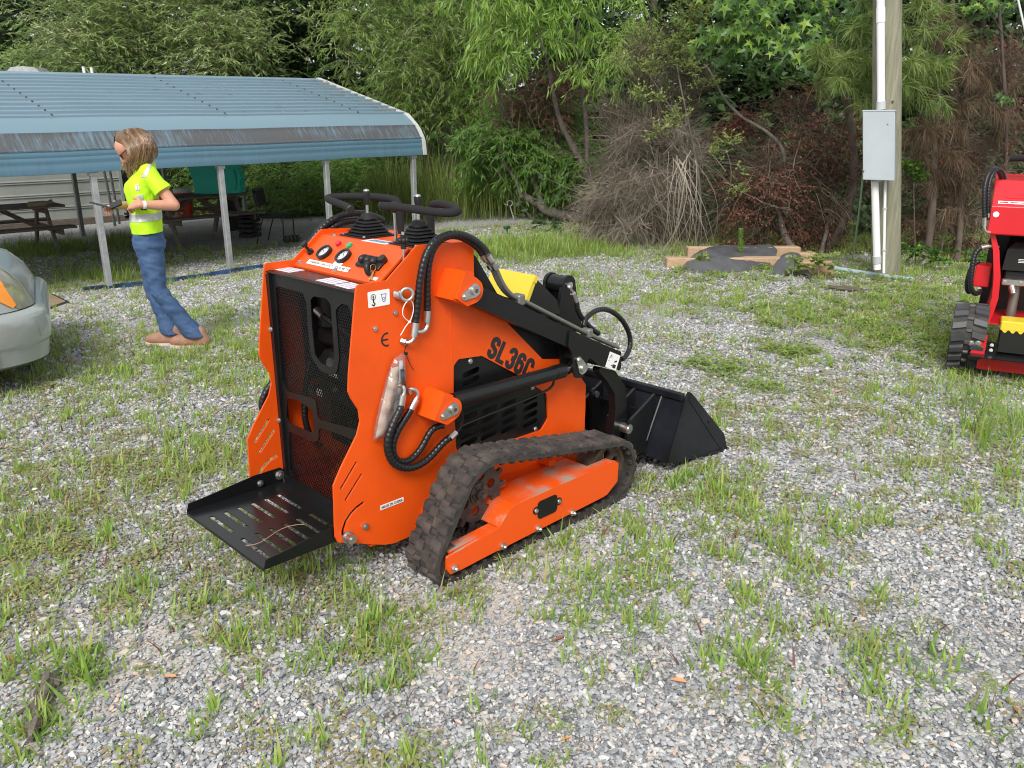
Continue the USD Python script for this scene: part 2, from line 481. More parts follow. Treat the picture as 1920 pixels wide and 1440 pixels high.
def quats(n, r, tilt=None):
    if tilt is None:
        q = r.normal(size=(n, 4))
    else:
        a = r.random(n) * 2 * np.pi
        t = np.abs(r.normal(size=n)) * tilt; b = r.random(n) * 2 * np.pi
        qa = np.stack([np.cos(a / 2), 0 * a, 0 * a, np.sin(a / 2)], 1)
        qt = np.stack([np.cos(t / 2), np.sin(t / 2) * np.cos(b), np.sin(t / 2) * np.sin(b), 0 * a], 1)
        w1, x1, y1, z1 = qt.T; w2, x2, y2, z2 = qa.T
        q = np.stack([w1 * w2 - x1 * x2 - y1 * y2 - z1 * z2, w1 * x2 + x1 * w2 + y1 * z2 - z1 * y2, w1 * y2 - x1 * z2 + y1 * w2 + z1 * x2, w1 * z2 + x1 * y2 - y1 * x2 + z1 * w2], 1)
    return q / np.linalg.norm(q, axis=1, keepdims=True)


def instancer(name, protos, P, Q, Sc, idx, label, cat, kind="stuff"):
    """protos: list of (v, f, tone or None, material)"""
    path = fresh("/World", name)
    pi = UsdGeom.PointInstancer.Define(stage, path)
    for k, (v, f, tone, m_) in enumerate(protos):
        pp = f"{path}/{name}_shape" + (f"_{k:03d}" if k else "")
        usdkit.mesh(stage, pp, (np.asarray(v, float), np.asarray(f, int)), MAT[m_], smooth=52 if tone is None else False)
        if tone is not None:
            set_tone(pp, tone)
        pi.GetPrototypesRel().AddTarget(pp)
    pi.CreateProtoIndicesAttr(Vt.IntArray.FromNumpy(np.asarray(idx, np.int32)))
    pi.CreatePositionsAttr(Vt.Vec3fArray.FromNumpy(np.asarray(P, np.float32)))
    h = np.asarray(Q, np.float32)
    pi.CreateOrientationsAttr(Vt.QuathArray([Gf.Quath(float(a), float(b), float(c), float(d)) for a, b, c, d in h]))
    Sc = np.asarray(Sc, np.float32)
    pi.CreateScalesAttr(Vt.Vec3fArray.FromNumpy(np.repeat(Sc[:, None], 3, 1) if Sc.ndim == 1 else Sc))
    tag(pi, label, cat, None, kind)
    return path


# --- crushed stone
def rock(seed):
    r = np.random.default_rng(seed)
    p = r.normal(size=(11, 3)); p /= np.linalg.norm(p, axis=1, keepdims=True)
    p *= (0.75 + 0.4 * r.random((11, 1))) * np.array([1.15, 0.9, 0.68])
    m = hull(p)
    return np.array(m.vertices), np.array(m.faces)


for nm, a, b in (("stone_slate", (0.180, 0.190, 0.204), (0.285, 0.296, 0.308)), ("stone_grey", (0.285, 0.296, 0.308), (0.40, 0.41, 0.415)), ("stone_pale", (0.41, 0.413, 0.41), (0.53, 0.53, 0.52)),
                 ("stone_white", (0.54, 0.535, 0.52), (0.66, 0.65, 0.63)), ("stone_tan", (0.42, 0.36, 0.30), (0.52, 0.46, 0.40)), ("stone_pink", (0.44, 0.345, 0.29), (0.54, 0.44, 0.385)), ("stone_dark", (0.085, 0.093, 0.103), (0.18, 0.19, 0.20))):
    mat(nm, a, rough=0.85, col2=b, scale=1.3, spec=0.25, ramp=(0.3, 0.7))
SAND = []
for px, py, rad in ((130, 1225, .30), (280, 1215, .25), (800, 1170, .24), (860, 1230, .22), (1060, 1060, .22), (930, 1130, .2), (60, 1330, .3)):
    g_ = on_ground(px, py); SAND.append((g_[0], g_[1], rad))


def sandy(x, y):
    o = np.zeros_like(x)
    for a, b, r_ in SAND:
        o = np.maximum(o, np.exp(-((x - a) ** 2 + (y - b) ** 2) / (r_ * r_)))
    return o


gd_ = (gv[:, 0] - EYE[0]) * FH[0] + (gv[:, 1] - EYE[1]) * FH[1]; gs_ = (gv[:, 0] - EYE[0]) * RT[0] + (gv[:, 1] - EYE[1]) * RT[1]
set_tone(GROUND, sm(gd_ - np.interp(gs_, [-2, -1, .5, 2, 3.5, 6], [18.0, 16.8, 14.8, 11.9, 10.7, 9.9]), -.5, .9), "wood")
set_tone(GROUND, sandy(gv[:, 0], gv[:, 1]), "sand")
x, y, d, s, r_ = scatter(380000, 1.45, 13.5, 1.25, seed=3)
keep = r_.random(len(x)) < (1 - sm(d - np.interp(s, [-2, -1, .5, 2, 3.5, 6], [18.0, 16.8, 14.8, 11.9, 10.7, 9.9]), -.4, .5)) * np.clip(1.25 - 1.5 * sm(noise2(x, y, 0.9, 4, 11), 0.52, 0.72) - 0.85 * sandy(x, y), 0.06, 1)
x, y, d, s = x[keep], y[keep], d[keep], s[keep]
size = 0.0066 * (1 + 0.45 * r_.normal(size=len(x))).clip(0.45, 2.3) * (1 + 0.055 * (d - 2)).clip(1, 1.6)
tones = ("stone_slate", "stone_grey", "stone_pale", "stone_white", "stone_tan", "stone_pink", "stone_dark")
prot = [(*rock(20 + k), None, tones[k % 7]) for k in range(21)]
idx = r_.choice(7, len(x), p=(.28, .34, .20, .035, .07, .03, .045)) + 7 * r_.integers(0, 3, len(x))
instancer("gravel", prot, np.stack([x, y, ground(x, y) + size * (0.25 + 0.5 * r_.random(len(x)))], 1), quats(len(x), r_, 0.45), size, idx, "loose crushed grey gravel covering the lot", "gravel")


# --- grass and weeds in the gravel
def blade(r, L, w, lean, az, segs=3, droop=0.5, base=(0, 0, 0), fold=0.0):
    t = np.linspace(0, 1, segs + 1)
    rad = L * (np.sin(lean) * t + droop * t ** 2 * 0.6)
    z = L * (np.cos(lean) * t - droop * t ** 2 * 0.45)
    c, s_ = np.cos(az), np.sin(az)
    ctr = np.stack([rad * c, rad * s_, z], 1) + base
    side = np.array([-s_, c, 0.0])
    ww = w * (1 - t ** 1.6) * (0.55 + 0.9 * np.minimum(1, t * 3) * 0.5)
    v = np.empty((2 * segs + 1, 3)); f = []
    for i in range(segs):
        v[2 * i] = ctr[i] - side * ww[i]; v[2 * i + 1] = ctr[i] + side * ww[i]
    v[2 * segs] = ctr[segs]
    for i in range(segs - 1):
        f += [[2 * i, 2 * i + 1, 2 * i + 3], [2 * i, 2 * i + 3, 2 * i + 2]]
    f.append([2 * segs - 2, 2 * segs - 1, 2 * segs])
    return v, np.array(f)


def gather(items):
    V, F, Tn, n = [], [], [], 0
    for v, f, t in items:
        V.append(v); F.append(f + n); Tn.append(np.full(len(v), t) if np.ndim(t) == 0 else t); n += len(v)
    return np.vstack(V), np.vstack(F), np.concatenate(Tn)


def tuft(seed, n, L, w, spread, lean=0.6, t0=0.0, t1=1.0, droop=0.5):
    r = np.random.default_rng(seed); it = []
    for _ in range(n):
        a = r.random() * 2 * np.pi
        b = np.array([r.normal() * spread, r.normal() * spread, -0.004])
        v, f = blade(r, L * (0.45 + 0.75 * r.random()), w * (0.7 + 0.6 * r.random()), abs(r.normal()) * lean, a, 3, droop * r.random(), b)
        tb = t0 + (t1 - t0) * r.random() ** 1.3
        it.append((v, f, tb))
    return gather(it)


def weed(seed, n, R, leaf, h):
    """low broad-leaved weed: small oval leaves on a flat rosette"""
    r = np.random.default_rng(seed); it = []
    for _ in range(n):
        a = r.random() * 2 * np.pi; q = R * np.sqrt(r.random()); z = h * (0.2 + 0.8 * r.random()) * (1 - 0.5 * q / R)
        az = r.random() * 2 * np.pi; l = leaf * (0.6 + 0.7 * r.random()); c, s_ = np.cos(az), np.sin(az); tl = r.normal() * 0.3
        o = np.array([q * np.cos(a), q * np.sin(a), z])
        P = np.array([[-1, 0], [-.3, .42], [.5, .4], [1, 0], [.5, -.4], [-.3, -.42]]) * l
        v = np.stack([P[:, 0] * c - P[:, 1] * s_, P[:, 0] * s_ + P[:, 1] * c, P[:, 0] * tl + np.abs(P[:, 1]) * 0.35], 1) + o
        it.append((v, np.array([[0, 1, 5], [1, 2, 4], [1, 4, 5], [2, 3, 4]]), r.random()))
    return gather(it)


tonemat("grass_blade", [(0.0, (0.27, 0.40, 0.085)), (0.35, (0.20, 0.33, 0.065)), (0.62, (0.115, 0.215, 0.045)), (0.80, (0.34, 0.38, 0.10)), (0.9, (0.30, 0.25, 0.13)), (1.0, (0.14, 0.045, 0.035))], rough=0.5, transl=0.3)
tonemat("grass_old", [(0.0, (0.16, 0.17, 0.05)), (0.4, (0.22, 0.19, 0.08)), (0.7, (0.15, 0.075, 0.05)), (1.0, (0.30, 0.24, 0.15))], rough=0.6, transl=0.2)
tonemat("weed_leaf", [(0.0, (0.12, 0.22, 0.04)), (0.6, (0.21, 0.31, 0.06)), (1.0, (0.33, 0.37, 0.10))], rough=0.5, transl=0.3)
tonemat("weed_tan", [(0.0, (0.20, 0.28, 0.07)), (0.5, (0.27, 0.30, 0.095)), (0.8, (0.27, 0.19, 0.10)), (1.0, (0.36, 0.38, 0.13))], rough=0.6, transl=0.2)

gp = [(*tuft(40 + k, 7, 0.080, 0.0040, 0.02, 0.55, 0, 0.92), "grass_blade") for k in range(4)]            # 0-3 young clumps
gp += [(*tuft(50 + k, 20, 0.10, 0.0050, 0.03, 0.75, 0, 0.85), "grass_blade") for k in range(3)]            # 4-6 crabgrass
gp += [(*tuft(60 + k, 4, 0.065, 0.0036, 0.014, 0.4, 0, 1.0), "grass_blade") for k in range(3)]              # 7-9 thin sprigs
gp += [(*tuft(70 + k, 12, 0.055, 0.0018, 0.03, 0.9, 0, 1.0), "grass_old") for k in range(3)]               # 10-12 dry and reddish
gp += [(*weed(80 + k, 46, 0.07, 0.009, 0.035), "weed_tan") for k in range(3)]                              # 13-15 small mossy weed
gp += [(*weed(90 + k, 40, 0.10, 0.016, 0.06), "weed_leaf") for k in range(3)]                              # 16-18 clover-like
gp += [(*tuft(95 + k, 18, 0.21, 0.0042, 0.07, 0.7, 0, 0.95, 0.95), "grass_blade") for k in range(2)]         # 19-20 long grass
# where the photograph shows thicker growth: (px, py, radius m, amount, kind)
SPOTS = [(1120, 1095, .22, 26, 'c'), (1220, 1010, .35, 40, 'g'), (1330, 1010, .35, 40, 'g'), (1400, 1240, .16, 14, 'c'), (1390, 1150, .2, 20, 'g'), (1560, 1090, .22, 24, 'g'), (1650, 1180, .25, 16, 'g'), (1690, 1280, .22, 12, 'c'),
         (700, 1200, .2, 26, 'c'), (480, 1200, .16, 16, 'g'), (620, 1330, .16, 10, 'g'), (130, 1270, .13, 12, 'c'), (50, 1395, .16, 12, 'c'), (240, 1150, .15, 8, 'g'), (830, 1360, .2, 9, 'g'), (620, 1060, .3, 60, 'g'), (720, 1060, .25, 50, 'g'),
         (1250, 890, .22, 30, 'c'), (1330, 960, .3, 40, 'g'), (1000, 1010, .3, 30, 'g'), (900, 1110, .2, 18, 'g'), (1850, 780, .5, 22, 'l'), (1880, 810, .45, 16, 'l'), (1800, 800, .5, 40, 'g'), (1800, 650, .6, 170, 'w'), (1700, 640, .5, 90, 'w'), (1780, 700, .4, 90, 'g'), (1880, 720, .5, 90, 'g'),
         (1400, 690, .30, 70, 'w'), (1500, 660, .28, 60, 'w'), (1390, 720, .22, 30, 'w'), (1610, 600, .5, 120, 'w'), (1480, 590, .5, 90, 'w'), (1700, 560, .7, 200, 'w'), (1830, 560, .6, 180, 'g'), (1300, 570, .5, 120, 'g'), (1200, 530, .6, 140, 'g'), (1330, 520, .5, 110, 'w'),
         (1100, 540, .6, 150, 'g'), (1000, 470, .8, 260, 'l'), (930, 470, .8, 220, 'l'), (1080, 470, .6, 160, 'l'), (1130, 620, .5, 80, 'g'), (1230, 640, .4, 60, 't'), (1560, 730, .5, 70, 't'), (1650, 820, .5, 70, 't'), (1450, 810, .4, 60, 't'), (1780, 900, .4, 60, 'g'),
         (400, 700, .6, 160, 'g'), (430, 800, .5, 110, 'g'), (300, 690, .6, 120, 'g'), (180, 660, .6, 110, 'g'), (150, 780, .5, 70, 't'), (60, 900, .5, 80, 't'), (250, 900, .5, 70, 't'), (330, 830, .4, 50, 'g'), (80, 1020, .4, 50, 't'), (280, 1040, .3, 40, 't'), (400, 600, .6, 140, 'g'), (120, 620, .4, 70, 'g'),
         (300, 530, .7, 130, 'g'), (200, 520, .5, 80, 'l'), (80, 470, .8, 170, 'l'), (200, 455, .6, 80, 'l'), (460, 640, .5, 130, 'g'), (1560, 510, .6, 140, 'w'), (1750, 510, .5, 110, 'g'), (1270, 860, .18, 14, 'l')]
X, Y, K = [], [], []
r_ = np.random.default_rng(17)
KIND = {'c': (4, 5, 6, 4, 5, 6, 0), 'g': (0, 1, 2, 3, 7, 8, 9, 0, 1, 10, 4), 'l': (19, 20, 19, 20, 5), 'w': (16, 17, 18, 13, 7, 0), 't': (13, 14, 15, 10, 11, 7, 8, 1)}
for px, py, rad, n_, k_ in SPOTS:
    g_ = on_ground(px, py)
    if k_ == 'w': n_, rad = int(n_ * .62), rad * 1.15
    X.append(g_[0] + r_.normal(size=n_) * rad * 0.6); Y.append(g_[1] + r_.normal(size=n_) * rad * 0.6); K.append(r_.choice(KIND[k_], n_))
x, y, d, s, r_ = scatter(60000, 1.5, 14.0, 0.60, seed=23)
gd = noise2(x, y, 0.55, 4, 31)
far_right = sm(s, 1.5, 4.5) * sm(d, 4.5, 8)
keep = r_.random(len(x)) < (0.15 + 0.50 * sm(gd, 0.40, 0.68) + 0.35 * far_right + 0.30 * sm(d, 8.5, 12) * sm(s, -3.5, -1)) * (1 - 0.6 * sandy(x, y))
bare = np.zeros(len(x))
for px, py, rad in ((1330, 700, .8), (1250, 610, .6), (1480, 820, .6), (1560, 880, .4), (940, 1290, .3), (1230, 1390, .35), (1800, 1390, .45), (250, 1330, .4), (1500, 540, .5), (330, 1000, .35), (560, 1290, .2), (1750, 1080, .3)):
    g_ = on_ground(px, py); bare = np.maximum(bare, np.exp(-((x - g_[0]) ** 2 + (y - g_[1]) ** 2) / rad ** 2))
keep &= r_.random(len(x)) > .82 * bare
x, y, d, s = x[keep], y[keep], d[keep], s[keep]
kk = np.where(r_.random(len(x)) < 0.36, r_.choice([13, 14, 15, 10, 11, 12], len(x)), r_.choice([0, 1, 2, 3, 7, 8, 9, 0, 1, 7, 8, 4], len(x)))
X.append(x); Y.append(y); K.append(kk)
x, y, kk = np.concatenate(X), np.concatenate(Y), np.concatenate(K)
# nothing grows through the machine's tracks or the slabs
ok = ~((x > 0.05) & (x < 1.3) & (np.abs(y) > 0.31) & (np.abs(y) < 0.59)) & ~((x > 1.5) & (x < 2.1) & (np.abs(y) < 0.58))
x, y, kk = x[ok], y[ok], kk[ok]
under = (x > -0.1) & (x < 1.3) & (np.abs(y) < 0.6)
instancer("grass", gp, np.stack([x, y, ground(x, y)], 1), quats(len(x), r_, 0.12), (0.65 + 0.6 * r_.random(len(x))) * np.where(under, 0.6, 1.0), kk, "sparse green grass and low weeds growing through the gravel", "grass")

# ------------------------------------------------------------------ orange compact track loader (x forward to the bucket, y to its left, z up)
H = 0.315
L = thing("track_loader", "orange stand-on mini track loader with black bucket and black rear step", "loader", (0.5, 0, 0))
outline = Polygon([(0.0, 1.116), (.124, 1.115), (.264, 1.224), (.49, 1.213), (.533, 1.185), (.533, 1.03), (.921, .669), (1.058, .642), (1.155, .557), (1.212, .489), (1.213, .118), (.104, .100), (.056, .111),
                   (-.143, .197), (-.153, .222), (-.145, .42), (-.112, .475), (-.035, .582), (-.018, .63), (-.022, .672), (-.05, .722), (-.060, .75), (-.052, .82), (-.008, 1.08)])
outline = rnd(outline, .012)
grille_hole = rnd(Polygon([(.421, .745), (.446, .766), (.568, .755), (.768, .634), (.951, .506), (.962, .387), (.92, .345), (.46, .35), (.424, .40), (.417, .637)]), .022)
arc = [(-.100 + .085 * math.cos(a) + .085 - .012 * 0, .222 + .092 * math.sin(a)) for a in np.linspace(math.pi, math.pi * .52, 12)]
cuts = [slot2((-.047, .478), (-.114, .402), .0055), slot2((-.028, .426), (-.098, .352), .0055), LineString([(-.028, .314), (-.055, .306), (-.082, .290), (-.105, .267), (-.119, .238), (-.121, .222)]).buffer(.0065, quad_segs=4)]
side_r = outline.difference(unary_union([grille_hole, *cuts]))
side_l = outline.difference(unary_union(cuts))
part(L, "side_plate", ext(side_r, "y", -H, -H + .008), "orange_paint", label="right side plate with a grille opening")
part(L, "side_plate", ext(side_l, "y", H - .008, H), "orange_paint")
part(L, "weld_seam", tube([(.411, -H - .0005, .97), (.411, -H - .0005, .77)], .0018, 6), "orange_paint")
# grille panel behind the opening, with its slots
gp_ = rnd(Polygon([(.41, .77), (.58, .775), (.98, .52), (.98, .33), (.41, .33)]), .01)
sl = []
for cx_, top, n_ in ((.50, .515, 4), (.61, .515, 4), (.725, .515, 4), (.855, .505, 4)):
    for q in range(n_):
        z_ = top - .001 - q * .037
        sl.append(slot2((cx_ - .034, z_ - .004), (cx_ + .034, z_ + .004), .0115))
sl += [slot2((.485, .69), (.55, .70), .012), slot2((.485, .655), (.55, .665), .012)]
part(L, "grille_panel", ext(gp_.difference(unary_union(sl)), "y", -H + .0085, -H + .0115), "black_paint")
part(L, "inner_baffle", bx(.40, 1.0, -H + .05, -H + .055, .30, .80), "engine_black")
for x_, z_ in ((.514, .742), (.867, .553), (.889, .357), (.512, .62)):
    part(L, "grille_bolt", hexbolt((x_, -H + .0085, z_), (0, -1, 0), .008), "zinc")
# rear panel: black frame with cut-outs in front of expanded mesh
def on_x(pts, f, X): return [tuple(at_x(*f(*p), X)[1:]) for p in pts]
z1 = lambda a, b: (460 + a / 4, 340 + b / 4)
z2 = lambda a, b: (460 + a / 3.13, 640 + b / 3.13)
XP = .012
frame = sbox(-H + .008, .165, H - .008, 1.088)
winC = rnd(Polygon(on_x([(488, 890), (510, 862), (605, 878), (640, 925), (668, 1310), (655, 1385), (630, 1395), (565, 1362), (522, 1300), (500, 1100)], z1, XP)), .012)
loop = winC.buffer(.03)
meshA = Polygon(on_x([(228, 805), (245, 788), (400, 828), (440, 865), (470, 1100), (480, 1300), (540, 1420)], z1, XP) + on_x([(470, 200), (600, 150), (620, 20)], z2, XP) + on_x([(770, 960), (745, 920), (715, 918), (692, 945), (600, 1300)], z1, XP)
                + on_x([(640, 30), (700, 520), (440, 462), (425, 440), (412, 348), (385, 330), (245, 292), (216, 235)], z2, XP))
if not meshA.is_valid: meshA = meshA.buffer(0)
quadA = Polygon(on_x([(228, 805), (245, 788), (420, 835)], z1, XP) + on_x([(770, 930), (795, 990)], z1, XP) + on_x([(700, 530), (440, 462), (425, 440), (412, 348), (385, 330), (245, 292), (216, 235)], z2, XP)).buffer(0)
topbar = Polygon(on_x([(430, 780), (470, 1150), (690, 1150), (690, 930), (720, 880)], z1, XP)).buffer(0)
quadA = rnd(quadA.difference(loop).difference(Polygon(on_x([(420, 760), (440, 865), (490, 1000), (490, 880), (640, 900), (660, 1000), (692, 945), (740, 905), (720, 780)], z1, XP)).buffer(0)), .006).intersection(frame.buffer(-.02))
openO = rnd(Polygon(on_x([(246, 335), (300, 342), (388, 402), (402, 532), (378, 533), (262, 482), (240, 440)], z2, XP)), .01)
meshD = rnd(Polygon(on_x([(258, 530), (400, 592), (428, 582), (432, 515), (448, 510), (720, 610), (720, 1000), (520, 935), (300, 815), (262, 760)], z2, XP)), .012).intersection(frame.buffer(-.02))
panel = frame.difference(unary_union([winC, quadA, openO, meshD]))
part(L, "rear_panel", ext(panel, "x", XP, XP + .003), "black_sheet")
meshpoly = unary_union([quadA, meshD]).buffer(.008)
def hexmesh(poly, cell, w, x0, thick):
    y0, z0, y1, z1_ = poly.bounds; items = []
    V, F, n = [], [], 0
    a = cell / math.sqrt(3); row = 0; zz = z0
    segs = []
    while zz < z1_:
        yy = y0 + (cell / 2 if row % 2 else 0)
        while yy < y1:
            c0 = np.array([yy, zz])
            for k in (0, 1, 2):
                a0, a1 = math.pi / 6 + k * math.pi / 3, math.pi / 6 + (k + 1) * math.pi / 3
                segs.append((c0 + a * np.array([math.cos(a0), math.sin(a0)]), c0 + a * np.array([math.cos(a1), math.sin(a1)])))
            yy += cell
        zz += a * 1.5; row += 1
    S = np.array(segs); mid = S.mean(1)
    import shapely
    ins = shapely.contains_xy(poly, mid[:, 0], mid[:, 1])
    S = S[ins]
    dv = S[:, 1] - S[:, 0]; nv = np.stack([-dv[:, 1], dv[:, 0]], 1); nv /= np.linalg.norm(nv, axis=1, keepdims=True); nv *= w / 2
    q = np.stack([S[:, 0] - nv, S[:, 1] - nv, S[:, 1] + nv, S[:, 0] + nv], 1)        # front quads
    m = len(q); V = np.zeros((m, 8, 3)); V[:, :4, 1:] = q; V[:, 4:, 1:] = q; V[:, :4, 0] = x0; V[:, 4:, 0] = x0 + thick
    f0 = np.array([[0, 1, 2], [0, 2, 3], [0, 4, 5], [0, 5, 1], [2, 6, 7], [2, 7, 3]])
    F = (np.arange(m)[:, None, None] * 8 + f0).reshape(-1, 3)
    return V.reshape(-1, 3), F
part(L, "mesh_screen", hexmesh(meshpoly, .0125, .0030, XP + .004, .003), "black_paint", kind="stuff")
part(L, "panel_flange", bx(-.003, XP + .02, H - .0315, H - .0085, .20, 1.075), "black_sheet")
for y_, z_ in ((.300, .855), (.300, .47), (.292, .205)):
    part(L, "panel_bolt", hexbolt((-.006, y_, z_), (-1, -.4, 0), .008), "zinc")
# inside: engine bay seen through the screen
part(L, "bay_wall", bx(.62, .625, -.255, .30, .12, 1.06), "orange_paint")
part(L, "bay_floor", ext(Polygon([(.02, .20), (.40, .13), (.40, .12), (.02, .19)]), "y", -.30, .30), "orange_paint")
part(L, "bay_beam", ext(Polygon([(.10, .24), (.16, .24), (.30, .42), (.30, .46)]), "y", -.30, .12), "orange_paint")
eng = [bx(.12, .34, -.24, .10, .42, .62, .02), bx(.10, .33, -.27, -.05, .62, .74, .03), cyl((.16, -.28, .58), (.16, .05, .58), .075, 20), bx(.08, .2, .0, .14, .50, .66, .02), bx(.1, .3, -.12, .16, .66, .78, .03)]
eng += [bx(.075, .095, -.22 + k * .022, -.21 + k * .022, .44, .60) for k in range(12)]
part(L, "engine", eng, "engine_black", smooth=30)
part(L, "shade_block", [cyl((.22, -.16, .93), (.22, .10, .93), .062, 22), bx(.16, .36, -.08, .24, .775, .855, .02), cyl((.2, .18, .86), (.2, .18, .99), .05, 18)], "engine_black", smooth=30)  # black drums and box added to darken the view through the rear window
part(L, "shade_sheet", bx(.12, .58, .268, .272, .62, 1.06), "engine_black")  # black sheet added to stand for the shade deep in the bay
part(L, "engine_pulley", cyl((.085, -.13, .50), (.075, -.13, .50), .06, 20), "engine_metal")
part(L, "filler_cap", cyl((.09, .02, .74), (.085, .02, .74), .035, 16), "engine_metal")
part(L, "engine_bracket", bx(.08, .11, -.20, -.15, .37, .47, .01), "engine_metal")
for h_ in (wrapped_hose([(.14, .27, .70), (.10, .25, .58), (.09, .25, .44), (.14, .23, .33)], .013), wrapped_hose([(.10, .08, .93), (.12, -.06, .88), (.14, -.25, .82)], .012), tube(spline([(.16, .0, .86), (.13, .04, .78), (.15, .06, .72)], 12), .007)):
    part(L, "hose_inside", h_, "hose_black", smooth=40)
part(L, "hose_fitting", cyl((.10, .12, .945), (.10, .075, .927), .016, 10), "zinc")
part(L, "hose_fitting", cyl((.12, .235, .60), (.10, .20, .57), .018, 10), "zinc")
part(L, "engine_label", bx(.079, .0805, -.03, .03, .705, .72), "white_label")
part(L, "engine_label", bx(.079, .0805, .09, .13, .60, .63), "white_label")
# console
sl_ = np.array([.264 - .124, 0, 1.204 - 1.095]); sl_ /= np.linalg.norm(sl_); nl = np.array([-sl_[2], 0, sl_[0]])
def con(v, y, up=0.0): return np.array([.124, y, 1.095]) + sl_ * v + nl * up            # v metres up the slope
con_poly = Polygon([(.124, 1.095), (.264, 1.204), (.545, 1.204), (.545, 1.196), (.267, 1.196), (.126, 1.086)])
part(L, "console", [ext(con_poly, "y", -.262, .306), bx(.267, .545, -.306, -.264, 1.1965, 1.2035)], "orange_console", smooth=20)
part(L, "console_shelf", bx(.0, .121, -.306, .306, 1.082, 1.087), "black_paint")
part(L, "console_well", bx(.14, .54, -.306, -.27, 1.02, 1.03), "engine_black")
for y_ in (.28, .03): part(L, "console_bolt", hexbolt(con(.018, y_), nl, .008), "zinc")
part(L, "console_bolt", hexbolt((.28, .24, 1.204), (0, 0, 1), .008), "zinc")
lab = [moved(bx(-.05, .05, -.035, .035, 0, .0008), basis((.075, .255, 1.0875), (.06, -1, 0), (1, .06, 0))), moved(bx(-.055, .055, -.035, .035, 0, .0008), basis((.065, -.06, 1.0875), (0, -1, 0), (1, 0, 0))), moved(bx(-.05, .05, -.035, .035, 0, .0008), basis((.06, -.18, 1.0875), (-.05, -1, 0), (1, -.05, 0)))]
for k, m_ in enumerate(lab):
    lp = part(L, "sticker", m_, "white_label")
    mk = []
    o = ((.075, .255), (.065, -.06), (.06, -.18))[k]
    for i in range(3):
        for j in range(5):
            mk.append(bx(o[0] - .026 + i * .02, o[0] - .014 + i * .02, o[1] - .044 + j * .018, o[1] - .032 + j * .018, 1.0885, 1.0890))
    part(lp, "print", mk, "label_mauve")
for y_, in ((.176,), (.044,)):
    M = basis(con(.085, y_), (0, -1, 0), sl_)
    g = part(L, "gauge", moved(trimesh.creation.annulus(.026, .0345, .016, sections=28), M @ T(0, 0, .008)), "black_plastic", smooth=30)
    part(g, "dial", moved(tm(cyl((0, 0, .004), (0, 0, .008), .027, 24)), M), "gauge_glass")
    part(g, "needle", [moved(tm(bx(-.001, .001, -.004, .02, .0082, .0088)), M @ RZ(.5 + y_ * 3))] + [moved(tm(bx(-.0008, .0008, .018, .024, .0082, .0086)), M @ RZ(a_)) for a_ in np.linspace(-2.2, 2.2, 9)], "label_ink")
part(L, "red_button", cyl(con(.142, .143), con(.142, .143, .012), .0125, 18), "button_red")
part(L, "green_button", cyl(con(.143, .068), con(.143, .068, .010), .0125, 18), "button_green")
kb = part(L, "pull_knob", [cyl(con(.075, .267), con(.075, .267, .014), .014, 14), cyl(con(.075, .267), con(.075, .267, .045), .006, 10), cyl(con(.075, .267, .040), con(.075, .267, .054), .013, 14)], "black_plastic", smooth=30)
lp = part(L, "gauge_label", moved(bx(-.143, .143, -.011, .011, 0, .0009), basis(con(.032, .096, .0004), (0, -1, 0), sl_)), "white_label")
part(lp, "lettering", text_on("TEMPERATURE VOLT   HOUR METER", .0105, con(.027, .226, .0014), (0, -1, 0), sl_, .0006, sx=1.10), "label_ink")
lp = part(L, "sticker", moved(bx(-.028, .028, -.009, .009, 0, .0009), basis(con(.047, .045, .0016), (0, -1, 0), sl_)), "white_label")
# switch cluster, plug and deck sticker
sw = [ball(con(.088, -.095 - .036 * k, .012), .02, 2, (1.3, .75, .9)) for k in range(3)] + [moved(tm(bx(-.075, .07, -.03, .028, 0, .012, .004)), basis(con(.085, -.14, 0), (0, -1, 0), sl_)), tube(spline([con(.06, -.165, .02), con(.045, -.175, .03), con(.032, -.18, .012), con(.05, -.19, .006)], 14), .011, 10), cyl(con(.1, -.20, .008), con(.1, -.20, .025), .016, 12)]
part(L, "switch_cluster", sw, "black_plastic", smooth=40)
part(L, "sticker", moved(bx(-.022, .022, -.007, .007, 0, .0009), basis(con(.020, -.215, .0004), (0, -1, 0), sl_)), "white_label")
dk = part(L, "sticker", moved(bx(-.075, .075, -.03, .03, 0, .0009), basis((.30, -.035, 1.2044), (.04, -1, 0), (1, .04, 0))), "white_label")
part(dk, "print", [bx(.285 + .012 * i, .293 + .012 * i, -.09, .02, 1.2055, 1.2059) for i in range(3)], "label_blue")
KY = thing("key", "small brass keys hanging from the switch on the orange console", "keys", con(.06, -.20, .01))
part(KY, "key_ring", moved(trimesh.creation.torus(.012, .0013, 16, 6), basis(con(.05, -.20, .022), sl_, nl)), "brass")
part(KY, "key_blade", [moved(tm(bx(-.004, .004, -.05, -.012, -.001, .001)), basis(con(.05, -.20, .018), (0, -1, .3), sl_ + .3 * nl)), moved(tm(bx(-.0035, .0035, -.045, -.012, -.001, .001)), basis(con(.05, -.205, .018), (.3, -1, .1), sl_ + .2 * nl))], "brass")
